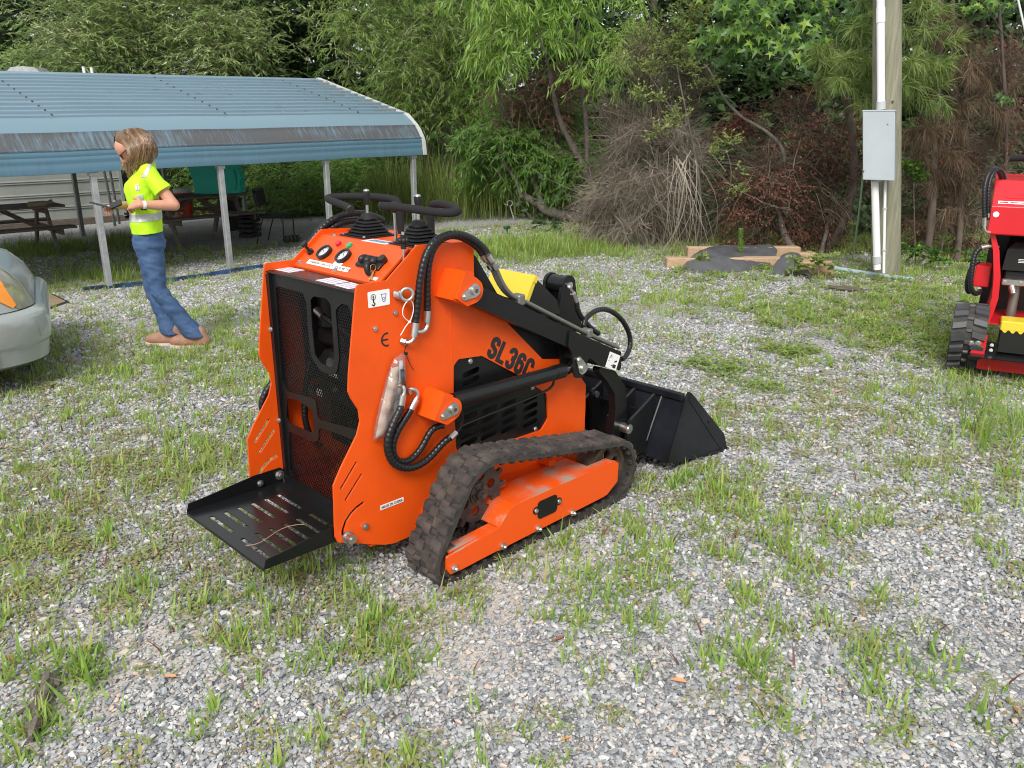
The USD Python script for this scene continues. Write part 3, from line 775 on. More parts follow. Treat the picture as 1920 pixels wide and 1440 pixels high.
# boots, control levers, throttle rods, handlebars
def bellows(cx_, cy_, z0):
    ms = []
    for k in range(6):
        h_ = .075 - .0085 * k
        zc = z0 + .006 + k * .0115
        ms.append(hull([(cx_ + sx * h_ * q, cy_ + sy * h_ * q2, zc + dz) for dz, qq in ((-.006, .86), (0, 1.0), (.006, .84)) for sx in (-1, 1) for sy in (-1, 1) for q, q2 in ((qq, qq * .75), (qq * .75, qq))]))
    ms.append(hull([(cx_ + a_ * math.cos(t), cy_ + a_ * math.sin(t), z0 + z_) for a_, z_ in ((.036, .066), (.022, .084), (.011, .088)) for t in np.linspace(0, 2 * np.pi, 12)]))
    ms.append(bx(cx_ - .083, cx_ + .083, cy_ - .083, cy_ + .083, z0 - .002, z0 + .003, .001))
    return ms
for cx_, cy_, lean in ((.375, .14, (0, 0)), (.375, -.185, (0, 0))):
    bt = part(L, "lever_boot", bellows(cx_, cy_, 1.2065), "boot_rubber", smooth=35)
    for sx in (-1, 1):
        part(bt, "boot_bolt", hexbolt((cx_ - .072, cy_ + sx * .072, 1.2095), (0, 0, 1), .006, washer=False), "zinc")
    lv = part(L, "control_lever", cyl((cx_, cy_, 1.29), (cx_, cy_, 1.338), .0065, 12), "zinc", smooth=30)
    part(lv, "lever_grip", trimesh.util.concatenate([tm(tube([(cx_, cy_, 1.326), (cx_, cy_, 1.335), (cx_, cy_, 1.355), (cx_, cy_, 1.375), (cx_, cy_, 1.381)], [.0085, .0105, .0135, .0145, .012], 14))]), "black_plastic", smooth=40)
    part(lv, "grip_cap", ball((cx_, cy_, 1.379), .0125, 2, (1, 1, .7)), "zinc", smooth=True)
rd = part(L, "throttle_rod", cyl((.328, -.105, 1.205), (.322, -.108, 1.33), .0055, 10), "zinc", smooth=30)
part(rd, "rod_knob", tube([(.322, -.108, 1.318), (.322, -.108, 1.325), (.322, -.108, 1.352), (.322, -.108, 1.358)], [.008, .0125, .0125, .007], 12), "black_plastic", smooth=30)
rx, ry = .225, -.285
rd = part(L, "choke_rod", [cyl((rx, ry, 1.12), (rx, ry, 1.235), .005, 10), cyl((rx, ry, 1.262), (rx, ry, 1.272), .006, 6)], "zinc", smooth=30)
star = [cyl((rx, ry, 1.212), (rx, ry, 1.262), .010, 12)] + [ball((rx + .013 * math.cos(a_), ry + .013 * math.sin(a_), 1.242), .009, 1, (1, 1, 1.2)) for a_ in np.linspace(0, 2 * np.pi, 7)[:-1]]
part(rd, "star_knob", star, "black_plastic", smooth=30)
def handlebar(sy, zc, ze, ye):
    b0 = (.505, sy * .098)
    p = [(b0[0], b0[1], 1.20), (b0[0], b0[1], 1.27), (b0[0], b0[1], 1.315), (b0[0] - .004, b0[1] + sy * .018, 1.336), (.485, sy * .18, zc + .006), (.445, sy * .30, zc + .006), (.405, sy * .375, zc + .002), (.372, sy * .40, zc), (.345, sy * .375, zc - .002), (.31, sy * .24, (zc + ze) / 2), (.272, sy * ye, ze)]
    q = spline(p[3:], 46)
    post = part(L, "handlebar", tube([p[0], p[1], p[2]], .0146, 12), "foam_grip", smooth=35)
    c_ = np.vstack([np.array(p[1:3]), q])
    part(post, "grip", tube(resample(c_, .012)[0], .0148, 14), "foam_grip", smooth=35)
    e0 = q[-1]; e1 = q[-1] + (q[-1] - q[-2]) / np.linalg.norm(q[-1] - q[-2]) * .006
    part(post, "end_cap", tube([e0, e1, e1 + (e1 - e0) * .5], [.0155, .0155, .012], 14), "black_plastic", smooth=35)
handlebar(1, 1.338, 1.318, .104)
handlebar(-1, 1.338, 1.345, .10)
# hydraulic hoses
part(L, "hydraulic_hose", wrapped_hose([(.218, -.345, .95), (.235, -.35, 1.06), (.264, -.352, 1.175), (.315, -.352, 1.236), (.397, -.352, 1.254), (.474, -.355, 1.235), (.533, -.362, 1.195), (.562, -.366, 1.155)], .0135, .018, 12), "hose_black", smooth=50)
part(L, "hydraulic_hose", wrapped_hose([(.283, -.335, .982), (.287, -.336, 1.075), (.303, -.338, 1.179), (.345, -.338, 1.232), (.41, -.34, 1.246), (.48, -.342, 1.222), (.528, -.345, 1.188), (.546, -.348, 1.165)], .0125, .018, 12), "hose_black", smooth=50)
part(L, "hydraulic_hose", wrapped_hose([(.140, -.345, .655), (.121, -.352, .636), (.078, -.355, .575), (.063, -.356, .52), (.085, -.357, .453), (.153, -.357, .411), (.234, -.357, .415), (.303, -.36, .455), (.355, -.372, .486)], .0135, .018, 12), "hose_black", smooth=50)
part(L, "hydraulic_hose", wrapped_hose([(.190, -.340, .632), (.165, -.340, .605), (.118, -.338, .55), (.100, -.338, .50), (.112, -.338, .455), (.165, -.337, .43), (.22, -.338, .455), (.247, -.34, .485), (.275, -.345, .522), (.325, -.36, .535)], .0125, .018, 12), "hose_black", smooth=50)
for sy in (.30, .27):
    part(L, "hydraulic_hose", wrapped_hose([(.17, .345 if sy > .28 else .34, 1.02), (.19, .348, 1.10), (.26, .345, 1.20 - (.3 - sy)), (.36, .335, 1.262 - (.3 - sy)), (.46, .315, 1.272 - (.3 - sy)), (.56, .29, 1.235)], .0135, .018, 12), "hose_black", smooth=50)
part(L, "hydraulic_hose", wrapped_hose([(.05, .33, .66), (-.02, .34, .60), (-.05, .345, .52), (.02, .34, .44), (.12, .33, .41)], .0135, .018, 10), "hose_black", smooth=50)
def elbow(pts, r, nut):
    p = spline(pts, 16)
    ms = [tube(p, r, 10)]
    for a_, d_ in nut:
        ms.append(cyl(a_, np.asarray(a_) + d_, r * 1.7, 6))
    return ms
part(L, "hose_fitting", [tm(cyl((.219, -.345, .955), (.210, -.345, .905), .0145, 12)), *elbow([(.212, -.345, .915), (.205, -.345, .893), (.192, -.336, .884), (.172, -.316, .889)], .0075, [((.178, -.315, .889), np.array([.008, -.02, -.003]))])], "zinc", smooth=35)
part(L, "hose_fitting", [tm(cyl((.284, -.335, .987), (.281, -.335, .945), .0135, 12)), *elbow([(.281, -.335, .950), (.278, -.336, .925), (.262, -.334, .913), (.235, -.316, .918)], .0075, [((.240, -.315, .918), np.array([.006, -.015, 0]))])], "zinc", smooth=35)
part(L, "hose_fitting", [tm(cyl((.138, -.345, .652), (.150, -.345, .697), .0135, 12)), *elbow([(.150, -.345, .692), (.158, -.344, .712), (.155, -.338, .728), (.140, -.318, .722)], .0075, [])], "zinc", smooth=35)
part(L, "hose_fitting", [tm(cyl((.189, -.340, .630), (.213, -.340, .664), .0135, 12)), *elbow([(.212, -.340, .662), (.221, -.340, .684), (.212, -.335, .70), (.188, -.316, .696)], .0075, [((.190, -.315, .696), np.array([.006, -.02, 0]))])], "zinc", smooth=35)
# lifting eye, screws
ey = part(L, "lifting_eye", [moved(trimesh.creation.torus(.0215, .0065, 24, 10), basis((.186, -H - .03, 1.062), (1, -.45, 0), (0, 0, 1))), cyl((.160, -H, 1.062), (.168, -H - .02, 1.062), .017, 16)], "zinc", smooth=40)
for x_, z_ in ((.152, .997), (.062, .955)):
    part(L, "screw", [cyl((x_, -H, z_), (x_, -H - .006, z_), .009, 12), cyl((x_, -H - .006, z_), (x_, -H - .009, z_), .005, 6)], "zinc", smooth=20)
part(L, "step_stop", [cyl((-.104, -H, .206), (-.104, -H - .035, .206), .017, 20), cyl((-.104, -H - .035, .206), (-.104, -H - .042, .206), .010, 12), cyl((-.104, -H, .206), (-.104, -H - .006, .206), .023, 20)], "zinc", smooth=30)
part(L, "screw", hexbolt((-.028, -H, .222), (0, -1, 0), .013, washer=False), "zinc")
# stickers on the side plate
lp = part(L, "sticker", moved(ext(rrect(-.046, -.028, .046, .028, .005), "z", 0, .0009), basis((.087, -H - .0003, 1.058), (1, 0, 0), (0, 0, 1))), "white_label")
hook = [moved(trimesh.creation.annulus(.0085, .0105, .0006, sections=20), basis((.063, -H - .0017, 1.066), (1, 0, 0), (0, 0, 1)))]
hook.append(moved(ext(LineString([(.0, .012), (0, .002), (.006, -.004), (.001, -.011), (-.006, -.006)]).buffer(.0022), "z", 0, .0006), basis((.063, -H - .0013, 1.046), (1, 0, 0), (0, 0, 1))))
hook.append(moved(ext(Polygon([(-.005, 0), (5e-3, 0), (0, .006)]).union(sbox(-.002, -.004, .002, 0)), "z", 0, .0006), basis((.063, -H - .0013, 1.065), (1, 0, 0), (0, 0, 1))))
part(lp, "print", hook, "label_ink")
mac = LineString([(-.010, .014), (-.007, -.004), (-.004, -.012), (.004, -.012), (.007, -.004), (.010, .014)]).buffer(.0012).union(LineString([(-.012, .014), (.012, .014)]).buffer(.001)).union(Point(0, -.001).buffer(.005).difference(Point(0, -.001).buffer(.0035)))
part(lp, "print", moved(ext(mac, "z", 0, .0006), basis((.107, -H - .0013, 1.057), (1, 0, 0), (0, 0, 1))), "label_blue")
lp = part(L, "sticker", moved(bx(-.054, .054, -.0095, .0095, 0, .0009), basis((.1005, -H - .0003, .2685), (1, 0, 0), (0, 0, 1))), "white_label")
part(lp, "lettering", text_on("MADE IN CHINA", .0100, (.1005, -H - .0013, .2635), (1, 0, 0), (0, 0, 1), .0006, bold=True, sx=.90, center=True), "label_ink")
ce = Point(0, 0).buffer(.026, quad_segs=12).difference(Point(0, 0).buffer(.0195, quad_segs=12)).difference(sbox(.006, -.05, .05, .05)).union(sbox(-.022, -.003, .005, .003))
part(L, "ce_mark", moved(ext(ce, "z", 0, .0008), basis((.113, -H - .0003, .906), (1, 0, 0), (0, 0, 1))), "label_ink")
def glyph(ch):
    """heavy condensed capitals, 1 high, .60 wide"""
    w, t = .60, .225; r_ = .16
    L_ = lambda p: LineString(p).buffer(t / 2, cap_style=2, join_style=1)
    a = lambda cx_, cy_, a0, a1, rx=w / 2 - t / 2, ry=r_: [(cx_ + rx * math.cos(q), cy_ + ry * math.sin(q)) for q in np.linspace(a0, a1, 9)]
    x0, x1 = t / 2, w - t / 2; xm = w / 2; y0, y1 = t / 2 * .8, 1 - t / 2 * .8; P_ = math.pi
    if ch == "L": return L_([(x0, 1), (x0, 0)]).union(sbox(0, 0, w * .92, t * .85))
    if ch == "C": return L_([(x1, .62)] + a(xm, y1 - r_, 0, P_) + a(xm, y0 + r_, P_, 2 * P_) + [(x1, .38)])
    if ch == "S": return L_([(x1, .66)] + a(xm, y1 - r_, 0, P_) + [(x0, .66), (x0 + .04, .57), (x1 - .04, .43), (x1, .34)] + a(xm, y0 + r_, 2 * P_, P_) + [(x0, .34)])
    if ch == "3": return L_([(x0, .68)] + a(xm, y1 - r_, P_, 0) + [(x1, .62), (x1 - .06, .525), (xm - .02, .505)]).union(L_([(xm - .02, .505), (x1 - .06, .485), (x1, .40)] + a(xm, y0 + r_, 0, -P_) + [(x0, .32)]))
    if ch == "6": return L_([(x1, .70)] + a(xm, y1 - r_, 0, P_) + a(xm, y0 + r_, P_, 2 * P_) + [(x1, .40)] + a(xm, .58 - r_, 0, P_) + [(x0, .40)])
gl_ = unary_union([affinity.translate(glyph(c_), .66 * k, 0) for k, c_ in enumerate("SL36C")])
gl_ = affinity.scale(gl_, .290 / 3.24, .089, origin=(0, 0))
tx = ext(gl_, "z", 0, .0009)
an = math.atan2(-.145, .225)
part(L, "model_lettering", moved(tx, basis((.588, -H - .0003, .752), (math.cos(an), 0, math.sin(an)), (.28, 0, 1))), "label_ink")
# boom pivots
def pivot_block(poly_attach, lug, pin, nm):
    body = hull([(x_, -H, z_) for x_, z_ in poly_attach] + [(x_, -.415, z_) for x_, z_ in poly_attach])
    p = part(L, nm, [body, ext(lug, "y", -.413, -.431)], "orange_paint", smooth=30)
    tear = unary_union([Point(*pin).buffer(.026), Point(pin[0] - .048, pin[1] - .016).buffer(.014)]).convex_hull
    part(p, "pin_plate", ext(tear, "y", -.4315, -.436), "zinc", smooth=30)
    part(p, "pin", [cyl((pin[0], -.436, pin[1]), (pin[0], -.447, pin[1]), .018, 18), hexbolt((pin[0] - .048, -.436, pin[1] - .016), (0, -1, 0), .008)], "zinc", smooth=30)
    part(p, "pin_bore", cyl((pin[0], -.447, pin[1]), (pin[0], -.4476, pin[1]), .008, 14), "rusty_iron")
lugU = unary_union([Polygon([(.388, 1.128), (.345, 1.035), (.395, 1.0), (.43, 1.03), (.44, 1.10)]), Point(.428, 1.052).buffer(.045)]).convex_hull
pivot_block([(.388, 1.13), (.337, 1.03), (.40, 1.0), (.44, 1.03), (.44, 1.12)], lugU, (.427, 1.055), "boom_pivot")
lugL = unary_union([Polygon([(.277, .692), (.225, .60), (.285, .568), (.33, .60), (.33, .66)]), Point(.314, .622).buffer(.043)]).convex_hull
pivot_block([(.282, .695), (.229, .597), (.285, .565), (.33, .60), (.33, .67)], lugL, (.313, .624), "cylinder_pivot")
# black body cover and boom
cover = Polygon([(.535, 1.17), (.56, 1.15), (.70, .95), (1.02, .76), (1.10, .70), (1.10, .62), (.93, .64), (.535, 1.0)])
part(L, "front_cover", ext(cover, "y", -.295, .295), "black_sheet")
part(L, "body_front", [bx(1.195, 1.205, -.306, .306, .12, .50), ext(Polygon([(1.06, .635), (1.2, .49), (1.195, .485), (1.055, .63)]), "y", -.306, .306), bx(.0, 1.19, -.306, .306, .12, .13)], "orange_paint")
boom = rnd(Polygon([(.40, 1.085), (.47, 1.068), (.684, .966), (1.025, .789), (1.348, .637), (1.352, .545), (1.205, .605), (1.112, .648), (.985, .728), (.62, .908), (.43, 1.005), (.39, 1.03)]), .006)
knee = rnd(Polygon([(.992, .80), (1.03, .785), (1.35, .636), (1.354, .545), (1.20, .60), (1.115, .66), (1.11, .60), (1.075, .572), (1.035, .58), (1.02, .62), (1.01, .70), (.985, .735)]), .012)
foot = rnd(Polygon([(1.185, .60), (1.335, .545), (1.425, .44), (1.438, .30), (1.455, .25), (1.43, .205), (1.385, .20), (1.335, .225), (1.35, .35), (1.34, .43), (1.285, .50)]), .012)
for sy in (-1, 1):
    bm = part(L, "boom_arm", ext(boom, "y", sy * .335, sy * .395), "black_paint", label="right boom arm" if sy < 0 else None)
    part(bm, "knee_plate", [ext(knee, "y", sy * .3955, sy * .404), ext(knee, "y", sy * .326, sy * .3345)], "black_paint")
    part(bm, "boom_foot", ext(foot, "y", sy * .345, sy * .385), "black_paint")
    part(bm, "foot_pin", [cyl((1.405, sy * .385, .25), (1.405, sy * .43, .25), .024, 18), cyl((1.405, sy * .425, .25), (1.405, sy * .435, .25), .017, 16), bx(1.42, 1.46, sy * .40, sy * .425, .255, .275, .004)], "zinc", smooth=30)
    part(bm, "knee_pin", [ext(unary_union([Point(1.078, .615).buffer(.026), Point(1.05, .66).buffer(.014)]).convex_hull, "y", sy * .4045, sy * .41), cyl((1.078, sy * .41, .615), (1.078, sy * .42, .615), .017, 16), hexbolt((1.05, sy * .41, .66), (0, sy, 0), .008)], "zinc", smooth=30)
    part(bm, "tube_clamp", bx(.70, .74, sy * .34, sy * .392, .945, .99, .006), "grey_tube"); part(bm, "tube_clamp", bx(1.13, 1.165, sy * .34, sy * .392, .735, .775, .006), "grey_tube")
    for dy in (0, .026):
        yy = sy * (.378 - dy)
        part(bm, "hydraulic_tube", tube(np.vstack([[(.556, yy, 1.15), (.585, yy, 1.115)], spline([(.60, yy, 1.09), (.655, yy, 1.01), (.70, yy, .978), (.75, yy, .956)], 10), [(1.14, yy, .755), (1.36, yy, .650)]]), .0085, 10), "grey_tube", smooth=40)
        part(bm, "tube_nut", [cyl((.545, yy, 1.165), (.565, yy, 1.14), .0135, 12), cyl((.577, yy, 1.126), (.59, yy, 1.108), .0145, 6)], "zinc")
part(L, "boom_crossbar", [cyl((1.27, -.33, .62), (1.27, .33, .62), .045, 20), bx(1.18, 1.30, -.334, .334, .60, .68, .01)], "black_paint", smooth=30)
lp = part(L, "sticker", moved(ext(rrect(-.042, -.036, .042, .036, .003), "z", 0, .0009), basis((1.29, -.4044, .604), (math.cos(-.43), 0, math.sin(-.43)), (math.sin(.43), 0, math.cos(.43)))), "white_label")
pk = Polygon([(.012, -.004), (.030, .004), (.027, .010), (.009, .002)]).union(sbox(.006, -.028, .03, -.012)).union(LineString([(-.005, -.02), (.004, -.02)]).buffer(.0015)).union(LineString([(-.032, .008), (-.022, .026), (-.016, .012)]).buffer(.0012)).union(LineString([(-.034, -.004), (-.028, -.004)]).buffer(.001)).union(Polygon([(-.008, -.02), (-.003, -.016), (-.003, -.024)]))
part(lp, "print", moved(ext(pk, "z", 0, .0006), basis((1.29, -.4055, .604), (math.cos(-.43), 0, math.sin(-.43)), (math.sin(.43), 0, math.cos(.43)))), "label_ink")
# lift cylinder
A_, B_ = np.array([.36, -.372, .628]), np.array([.985, -.372, .617])
lc = part(L, "lift_cylinder", [cyl(A_, B_, .031, 28), cyl(A_ + (B_ - A_) * .905, B_, .0325, 28), cyl((.315, -.40, .624), (.315, -.34, .624), .036, 20)], "black_paint", smooth=40)
part(lc, "cylinder_rod", cyl(B_, (1.06, -.372, .616), .013, 16), "zinc", smooth=40)
part(lc, "rod_eye", [cyl((1.02, -.372, .616), (1.06, -.372, .616), .021, 16), cyl((1.078, -.395, .615), (1.078, -.345, .615), .03, 18)], "black_paint", smooth=40)
part(lc, "feed_pipe", tube(spline([(.93, -.372, .59), (.925, -.372, .565), (.89, -.368, .548), (.70, -.362, .530), (.50, -.36, .517), (.41, -.362, .512)], 30), .0055, 8), "black_paint", smooth=40)
part(lc, "feed_pipe", tube(spline([(.395, -.372, .60), (.405, -.374, .56), (.40, -.374, .52), (.375, -.372, .497), (.355, -.372, .487)], 16), .0075, 8), "black_paint", smooth=40)
part(lc, "pipe_nut", [cyl((.345, -.372, .482), (.375, -.372, .498), .0145, 10), bx(.33, .365, -.385, -.35, .553, .572, .003)], "zinc", smooth=30)
# battery box under the boom and the tilt cylinder tower
bt_ = part(L, "battery", ext(Polygon([(1.035, .985), (.988, .895), (1.09, .80), (1.20, .80), (1.175, .868)]), "y", -.16, .10), "black_plastic")
part(bt_, "battery_lid", [ext(Polygon([(1.020, .992), (.968, .893), (.988, .885), (1.040, .984)]), "y", -.165, .105), ext(Polygon([(1.026, 1.0), (1.012, .972), (1.032, .963), (1.046, .99)]), "y", -.168, .108)], "yellow_plastic")
for y_ in (-.055, .055):
    tw = rnd(unary_union([Point(1.365, .895).buffer(.047), Polygon([(1.32, .90), (1.41, .90), (1.47, .66), (1.27, .66)])]), .008)
    part(L, "tilt_tower", ext(tw, "y", y_ - .009, y_ + .009), "black_paint")
part(L, "tilt_cylinder", [cyl((1.365, -.04, .895), (1.365, .04, .895), .042, 24), cyl((1.365, 0, .895), (1.48, 0, .56), .032, 20)], "black_paint", smooth=40)
part(L, "tower_pin", cyl((1.365, -.075, .895), (1.365, .075, .895), .0165, 18), "zinc", smooth=30)
part(L, "hydraulic_hose", wrapped_hose([(1.148, -.30, .885), (1.16, -.30, .845), (1.199, -.30, .794), (1.25, -.31, .745), (1.29, -.315, .717)], .0115, .018, 10), "hose_black", smooth=50)
part(L, "hydraulic_hose", wrapped_hose([(1.185, -.32, .765), (1.19, -.315, .79), (1.235, -.31, .815), (1.327, -.30, .822), (1.426, -.30, .785), (1.52, -.30, .70), (1.545, -.305, .62), (1.50, -.32, .575), (1.45, -.33, .565)], .0115, .018, 10), "hose_black", smooth=50)
part(L, "hose_fitting", [cyl((1.125, -.30, .925), (1.148, -.30, .885), .0125, 12), cyl((1.10, -.30, .955), (1.125, -.30, .925), .008, 10), ball((1.10, -.30, .955), .011)], "zinc", smooth=30)
# bucket
BW = .56
bk_side = rnd(Polygon([(1.545, .075), (1.665, .372), (1.690, .402), (1.715, .388), (2.045, .088), (2.085, .0), (2.06, -.004), (1.62, .052)]), .005).difference(Point(1.875, .195).buffer(.011))
shell = [ext(Polygon([(1.545, .075), (1.665, .372), (1.673, .370), (1.553, .077)]), "y", -BW + .004, BW - .004), ext(Polygon([(1.545, .075), (1.62, .052), (2.07, -.004), (2.085, .0), (1.63, .060), (1.555, .080)]), "y", -BW + .004, BW - .004)]
bkt = part(L, "bucket", shell, "black_bucket")
for sy in (-1, 1):
    sp = part(bkt, "side_plate", ext(bk_side, "y", sy * BW, sy * (BW - .010)), "black_bucket")
    part(bkt, "edge_bar", ext(Polygon([(1.695, .398), (1.712, .392), (2.04, .092), (2.083, .002), (2.03, .006), (1.995, .075), (1.70, .345)]), "y", sy * (BW + .0005), sy * (BW + .0045)).difference(tm(cyl((1.875, -1, .195), (1.875, 1, .195), .011))) if False else ext(Polygon([(1.70, .383), (1.985, .07), (2.06, .002), (2.04, .0), (1.975, .055), (1.69, .36)]), "y", sy * (BW + .0005), sy * (BW + .003)), "black_bucket")
part(bkt, "top_lip", [bx(1.645, 1.675, -BW + .011, BW - .011, .360, .395, .004), cyl((1.66, -BW + .012, .372), (1.66, BW - .012, .372), .012, 10)], "black_bucket")
part(bkt, "cutting_edge", ext(Polygon([(1.90, .012), (2.10, -.012), (2.10, -.002), (1.90, .026)]), "y", -BW - .004, BW + .004), "black_bucket")
part(bkt, "rust_streak", [ext(Polygon([(1.549, .15), (1.66, .36), (1.657, .362), (1.546, .153)]), "y", -.43, -.424)], "weld")
qa = [ext(Polygon([(1.47, .09), (1.545, .30), (1.575, .30), (1.53, .09)]), "y", -.43, .43), bx(1.44, 1.56, -.43, .43, .075, .10, .004)]
for y_ in (-.42, -.30, -.10, .10, .30, .42):
    qa.append(ext(Polygon([(1.39, .21), (1.40, .285), (1.50, .33), (1.60, .38), (1.60, .33), (1.55, .10), (1.44, .10)]), "y", y_ - .007, y_ + .007))
qp = part(L, "quick_attach", qa, "black_paint")
for y_ in (-.15, .12):
    part(qp, "attach_lug", ext(unary_union([Point(1.475, .34).buffer(.035), Polygon([(1.44, .33), (1.51, .33), (1.54, .12), (1.46, .12)])]), "y", y_ - .008, y_ + .008), "black_paint")
    part(qp, "lug_pin", cyl((1.475, y_ - .02, .345), (1.475, y_ + .02, .345), .016, 14), "zinc")
part(qp, "latch_spring", tube(spline([(1.40, -.33, .17), (1.415, -.33, .24), (1.42, -.33, .30)], 10), [.010] * 4 + [.007] * 6, 8), "zinc")
# tracks
def track(sy):
    yo, yi = sy * .567, sy * .395
    base = unary_union([Point(.185, .082).buffer(.066, quad_segs=10), Point(.402, .262).buffer(.150, quad_segs=14), Point(1.140, .152).buffer(.122, quad_segs=14)]).convex_hull
    inner, outer = base, base.buffer(.020, quad_segs=6)
    belt = part(L, "track_belt", ext(outer.difference(inner), "y", yi, yo), "rubber_side", label=None)
    ring = np.array(outer.exterior.coords)[:, :2]
    if Polygon(ring).exterior.is_ccw is False: ring = ring[::-1]
    seg = np.r_[0, np.cumsum(np.linalg.norm(np.diff(ring, axis=0), axis=1))]; tot = seg[-1]
    n = 42; lugs = []
    def at(s_):
        s_ = s_ % tot
        return np.array([np.interp(s_, seg, ring[:, 0]), np.interp(s_, seg, ring[:, 1])])
    rr = np.random.default_rng(5)
    ym = (yi + yo) / 2; hwid = (yo - yi) / 2
    for k in range(n):
        for half in (-1, 1):
            s0 = tot * (k + (.5 if half > 0 else 0.0)) / n
            ln = tot / n * .46
            p0, p1, pm = at(s0 - ln), at(s0 + ln), at(s0)
            tdir = (p1 - p0) / np.linalg.norm(p1 - p0); nn = np.array([tdir[1], -tdir[0]])
            if nn @ (pm - np.array([.6, .2])) < 0: nn = -nn
            h_ = .011 + .004 * rr.random()
            q = []
            for o_, w0, w1 in ((.0, .004, .50), (.34, .40, .995)):             # an inner and an outer block, stepped
                sk = tdir * (o_ * ln * half)
                for t_, hh in ((p0, -.004), (p1, -.004), (p0 + tdir * .010, h_), (p1 - tdir * .016, h_ * .8)):
                    for wq in (w0, w1):
                        z_ = t_ * (1 if o_ == 0 else 1) + nn * hh + sk
                        q.append((z_[0], ym + half * hwid * wq, z_[1]))
            for blk in (q[:8], q[8:]):
                m_ = hull(blk).subdivide().subdivide()
                pv = np.array(m_.vertices); c_ = pv.mean(0)
                pv = pv + (pv - c_) * ((meshkit.fbm(pv * 55, 2, 3) - .5) * .38)[:, None]
                m_.vertices = pv; lugs.append(m_)
    part(belt, "tread_lugs", lugs, "rubber_dusty", smooth=32, kind="stuff")
    # inner drive lugs
    ringi = np.array(inner.exterior.coords)[:, :2]
    segi = np.r_[0, np.cumsum(np.linalg.norm(np.diff(ringi, axis=0), axis=1))]
    il = []
    for k in range(48):
        s_ = segi[-1] * k / 48
        c_ = np.array([np.interp(s_, segi, ringi[:, 0]), np.interp(s_, segi, ringi[:, 1])])
        for yy in (sy * .550, sy * .412):
            il.append(moved(bx(-.010, .010, -.012, .012, -.011, .011, .003), T(c_[0], yy, c_[1])))
    part(belt, "drive_lugs", il, "rubber_side", kind="stuff")
    # sprocket
    spk = Point(.402, .262).buffer(.118, quad_segs=16)
    for k in range(14):
        a_ = 2 * np.pi * k / 14
        spk = spk.union(slot2((.402 + .11 * math.cos(a_), .262 + .11 * math.sin(a_)), (.402 + .136 * math.cos(a_), .262 + .136 * math.sin(a_)), .010))
    for k in range(6):
        a_ = 2 * np.pi * (k + .3) / 6
        spk = spk.difference(Point(.402 + .072 * math.cos(a_), .262 + .072 * math.sin(a_)).buffer(.021))
    sp = part(L, "drive_sprocket", ext(spk, "y", sy * .455, sy * .467), "cast_dark")
    part(sp, "sprocket_hub", [cyl((.402, sy * .44, .262), (.402, sy * .474, .262), .045, 22), cyl((.402, sy * .47, .262), (.402, sy * .492, .262), .022, 12), cyl((.402, sy * .49, .262), (.402, sy * .505, .262), .013, 6)], "rusty_iron", smooth=30)
    part(sp, "hub_bolts", [hexbolt((.402 + .033 * math.cos(a_), sy * .474, .262 + .033 * math.sin(a_)), (0, sy, 0), .006, washer=False) for a_ in np.linspace(0, 2 * np.pi, 7)[:-1]], "rusty_iron")
    # idlers and rollers
    idl = Point(1.140, .152).buffer(.116, quad_segs=16)
    for k in range(5):
        a_ = 2 * np.pi * (k + .2) / 5
        idl = idl.difference(Point(1.140 + .066 * math.cos(a_), .152 + .066 * math.sin(a_)).buffer(.024))
    fi = part(L, "front_idler", [ext(idl, "y", sy * .43, sy * .445), ext(idl, "y", sy * .49, sy * .505), ext(Point(1.140, .152).buffer(.120, quad_segs=16).difference(Point(1.140, .152).buffer(.10, quad_segs=16)), "y", sy * .42, sy * .515)], "rusty_iron")
    part(fi, "idler_hub", cyl((1.14, sy * .405, .152), (1.14, sy * .525, .152), .03, 18), "cast_dark", smooth=30)
    for x_ in (.185, .432, .632, .841):
        r0 = .062 if x_ < .2 else .052
        zz = .082 if x_ < .2 else .068
        part(L, "track_roller", [cyl((x_, sy * .42, zz), (x_, sy * .445, zz), r0, 22), cyl((x_, sy * .50, zz), (x_, sy * .545, zz), r0, 22), cyl((x_, sy * .42, zz), (x_, sy * .55, zz), .03, 16)], "rusty_iron", smooth=30)
    # frame beam
    face = rnd(Polygon([(.152, .122), (.150, .070), (.165, .047), (.215, .045), (.40, .052), (.445, .044), (.465, .052), (1.05, .066), (1.075, .07), (1.143, .112), (1.146, .198), (1.12, .217), (.50, .214), (.472, .205), (.415, .146)]), .006)
    hole = rnd(unary_union([rrect(.628, .106, .742, .184, .016), Point(.617, .150).buffer(.016), Point(.754, .146).buffer(.016)]), .004)
    fb = part(L, "track_frame", ext(face, "y", sy * .572, sy * .560), "orange_gritty")
    part(fb, "cover_plate", ext(hole, "y", sy * .5725, sy * .5755), "black_paint")
    part(fb, "top_plate", [ext(Polygon([(.502, .214), (.472, .205), (.415, .146), (.419, .141), (.476, .198), (.505, .207), (1.12, .210), (1.12, .217)]), "y", sy * .559, sy * (.452 if True else .4)).difference(tm(bx(1.0, 1.2, sy * .42, sy * .515, .1, .3))) if False else ext(Polygon([(.502, .214), (.472, .205), (.415, .146), (.419, .141), (.476, .198), (.505, .207), (.99, .209), (.99, .216)]), "y", sy * .559, sy * .40), bx(.991, 1.115, sy * .559, sy * .522, .209, .216), ext(Polygon([(.17, .132), (.412, .146), (.416, .140), (.17, .126)]), "y", sy * .559, sy * .512)], "orange_gritty")
    part(fb, "frame_spar", [bx(.52, 1.0, sy * .314, sy * .40, .12, .2085), bx(.24, .52, sy * .312, sy * .335, .11, .20), bx(.56, .60, sy * .34, sy * .42, .209, .245, .004), bx(.86, .90, sy * .34, sy * .42, .217, .25, .004)], "orange_paint")
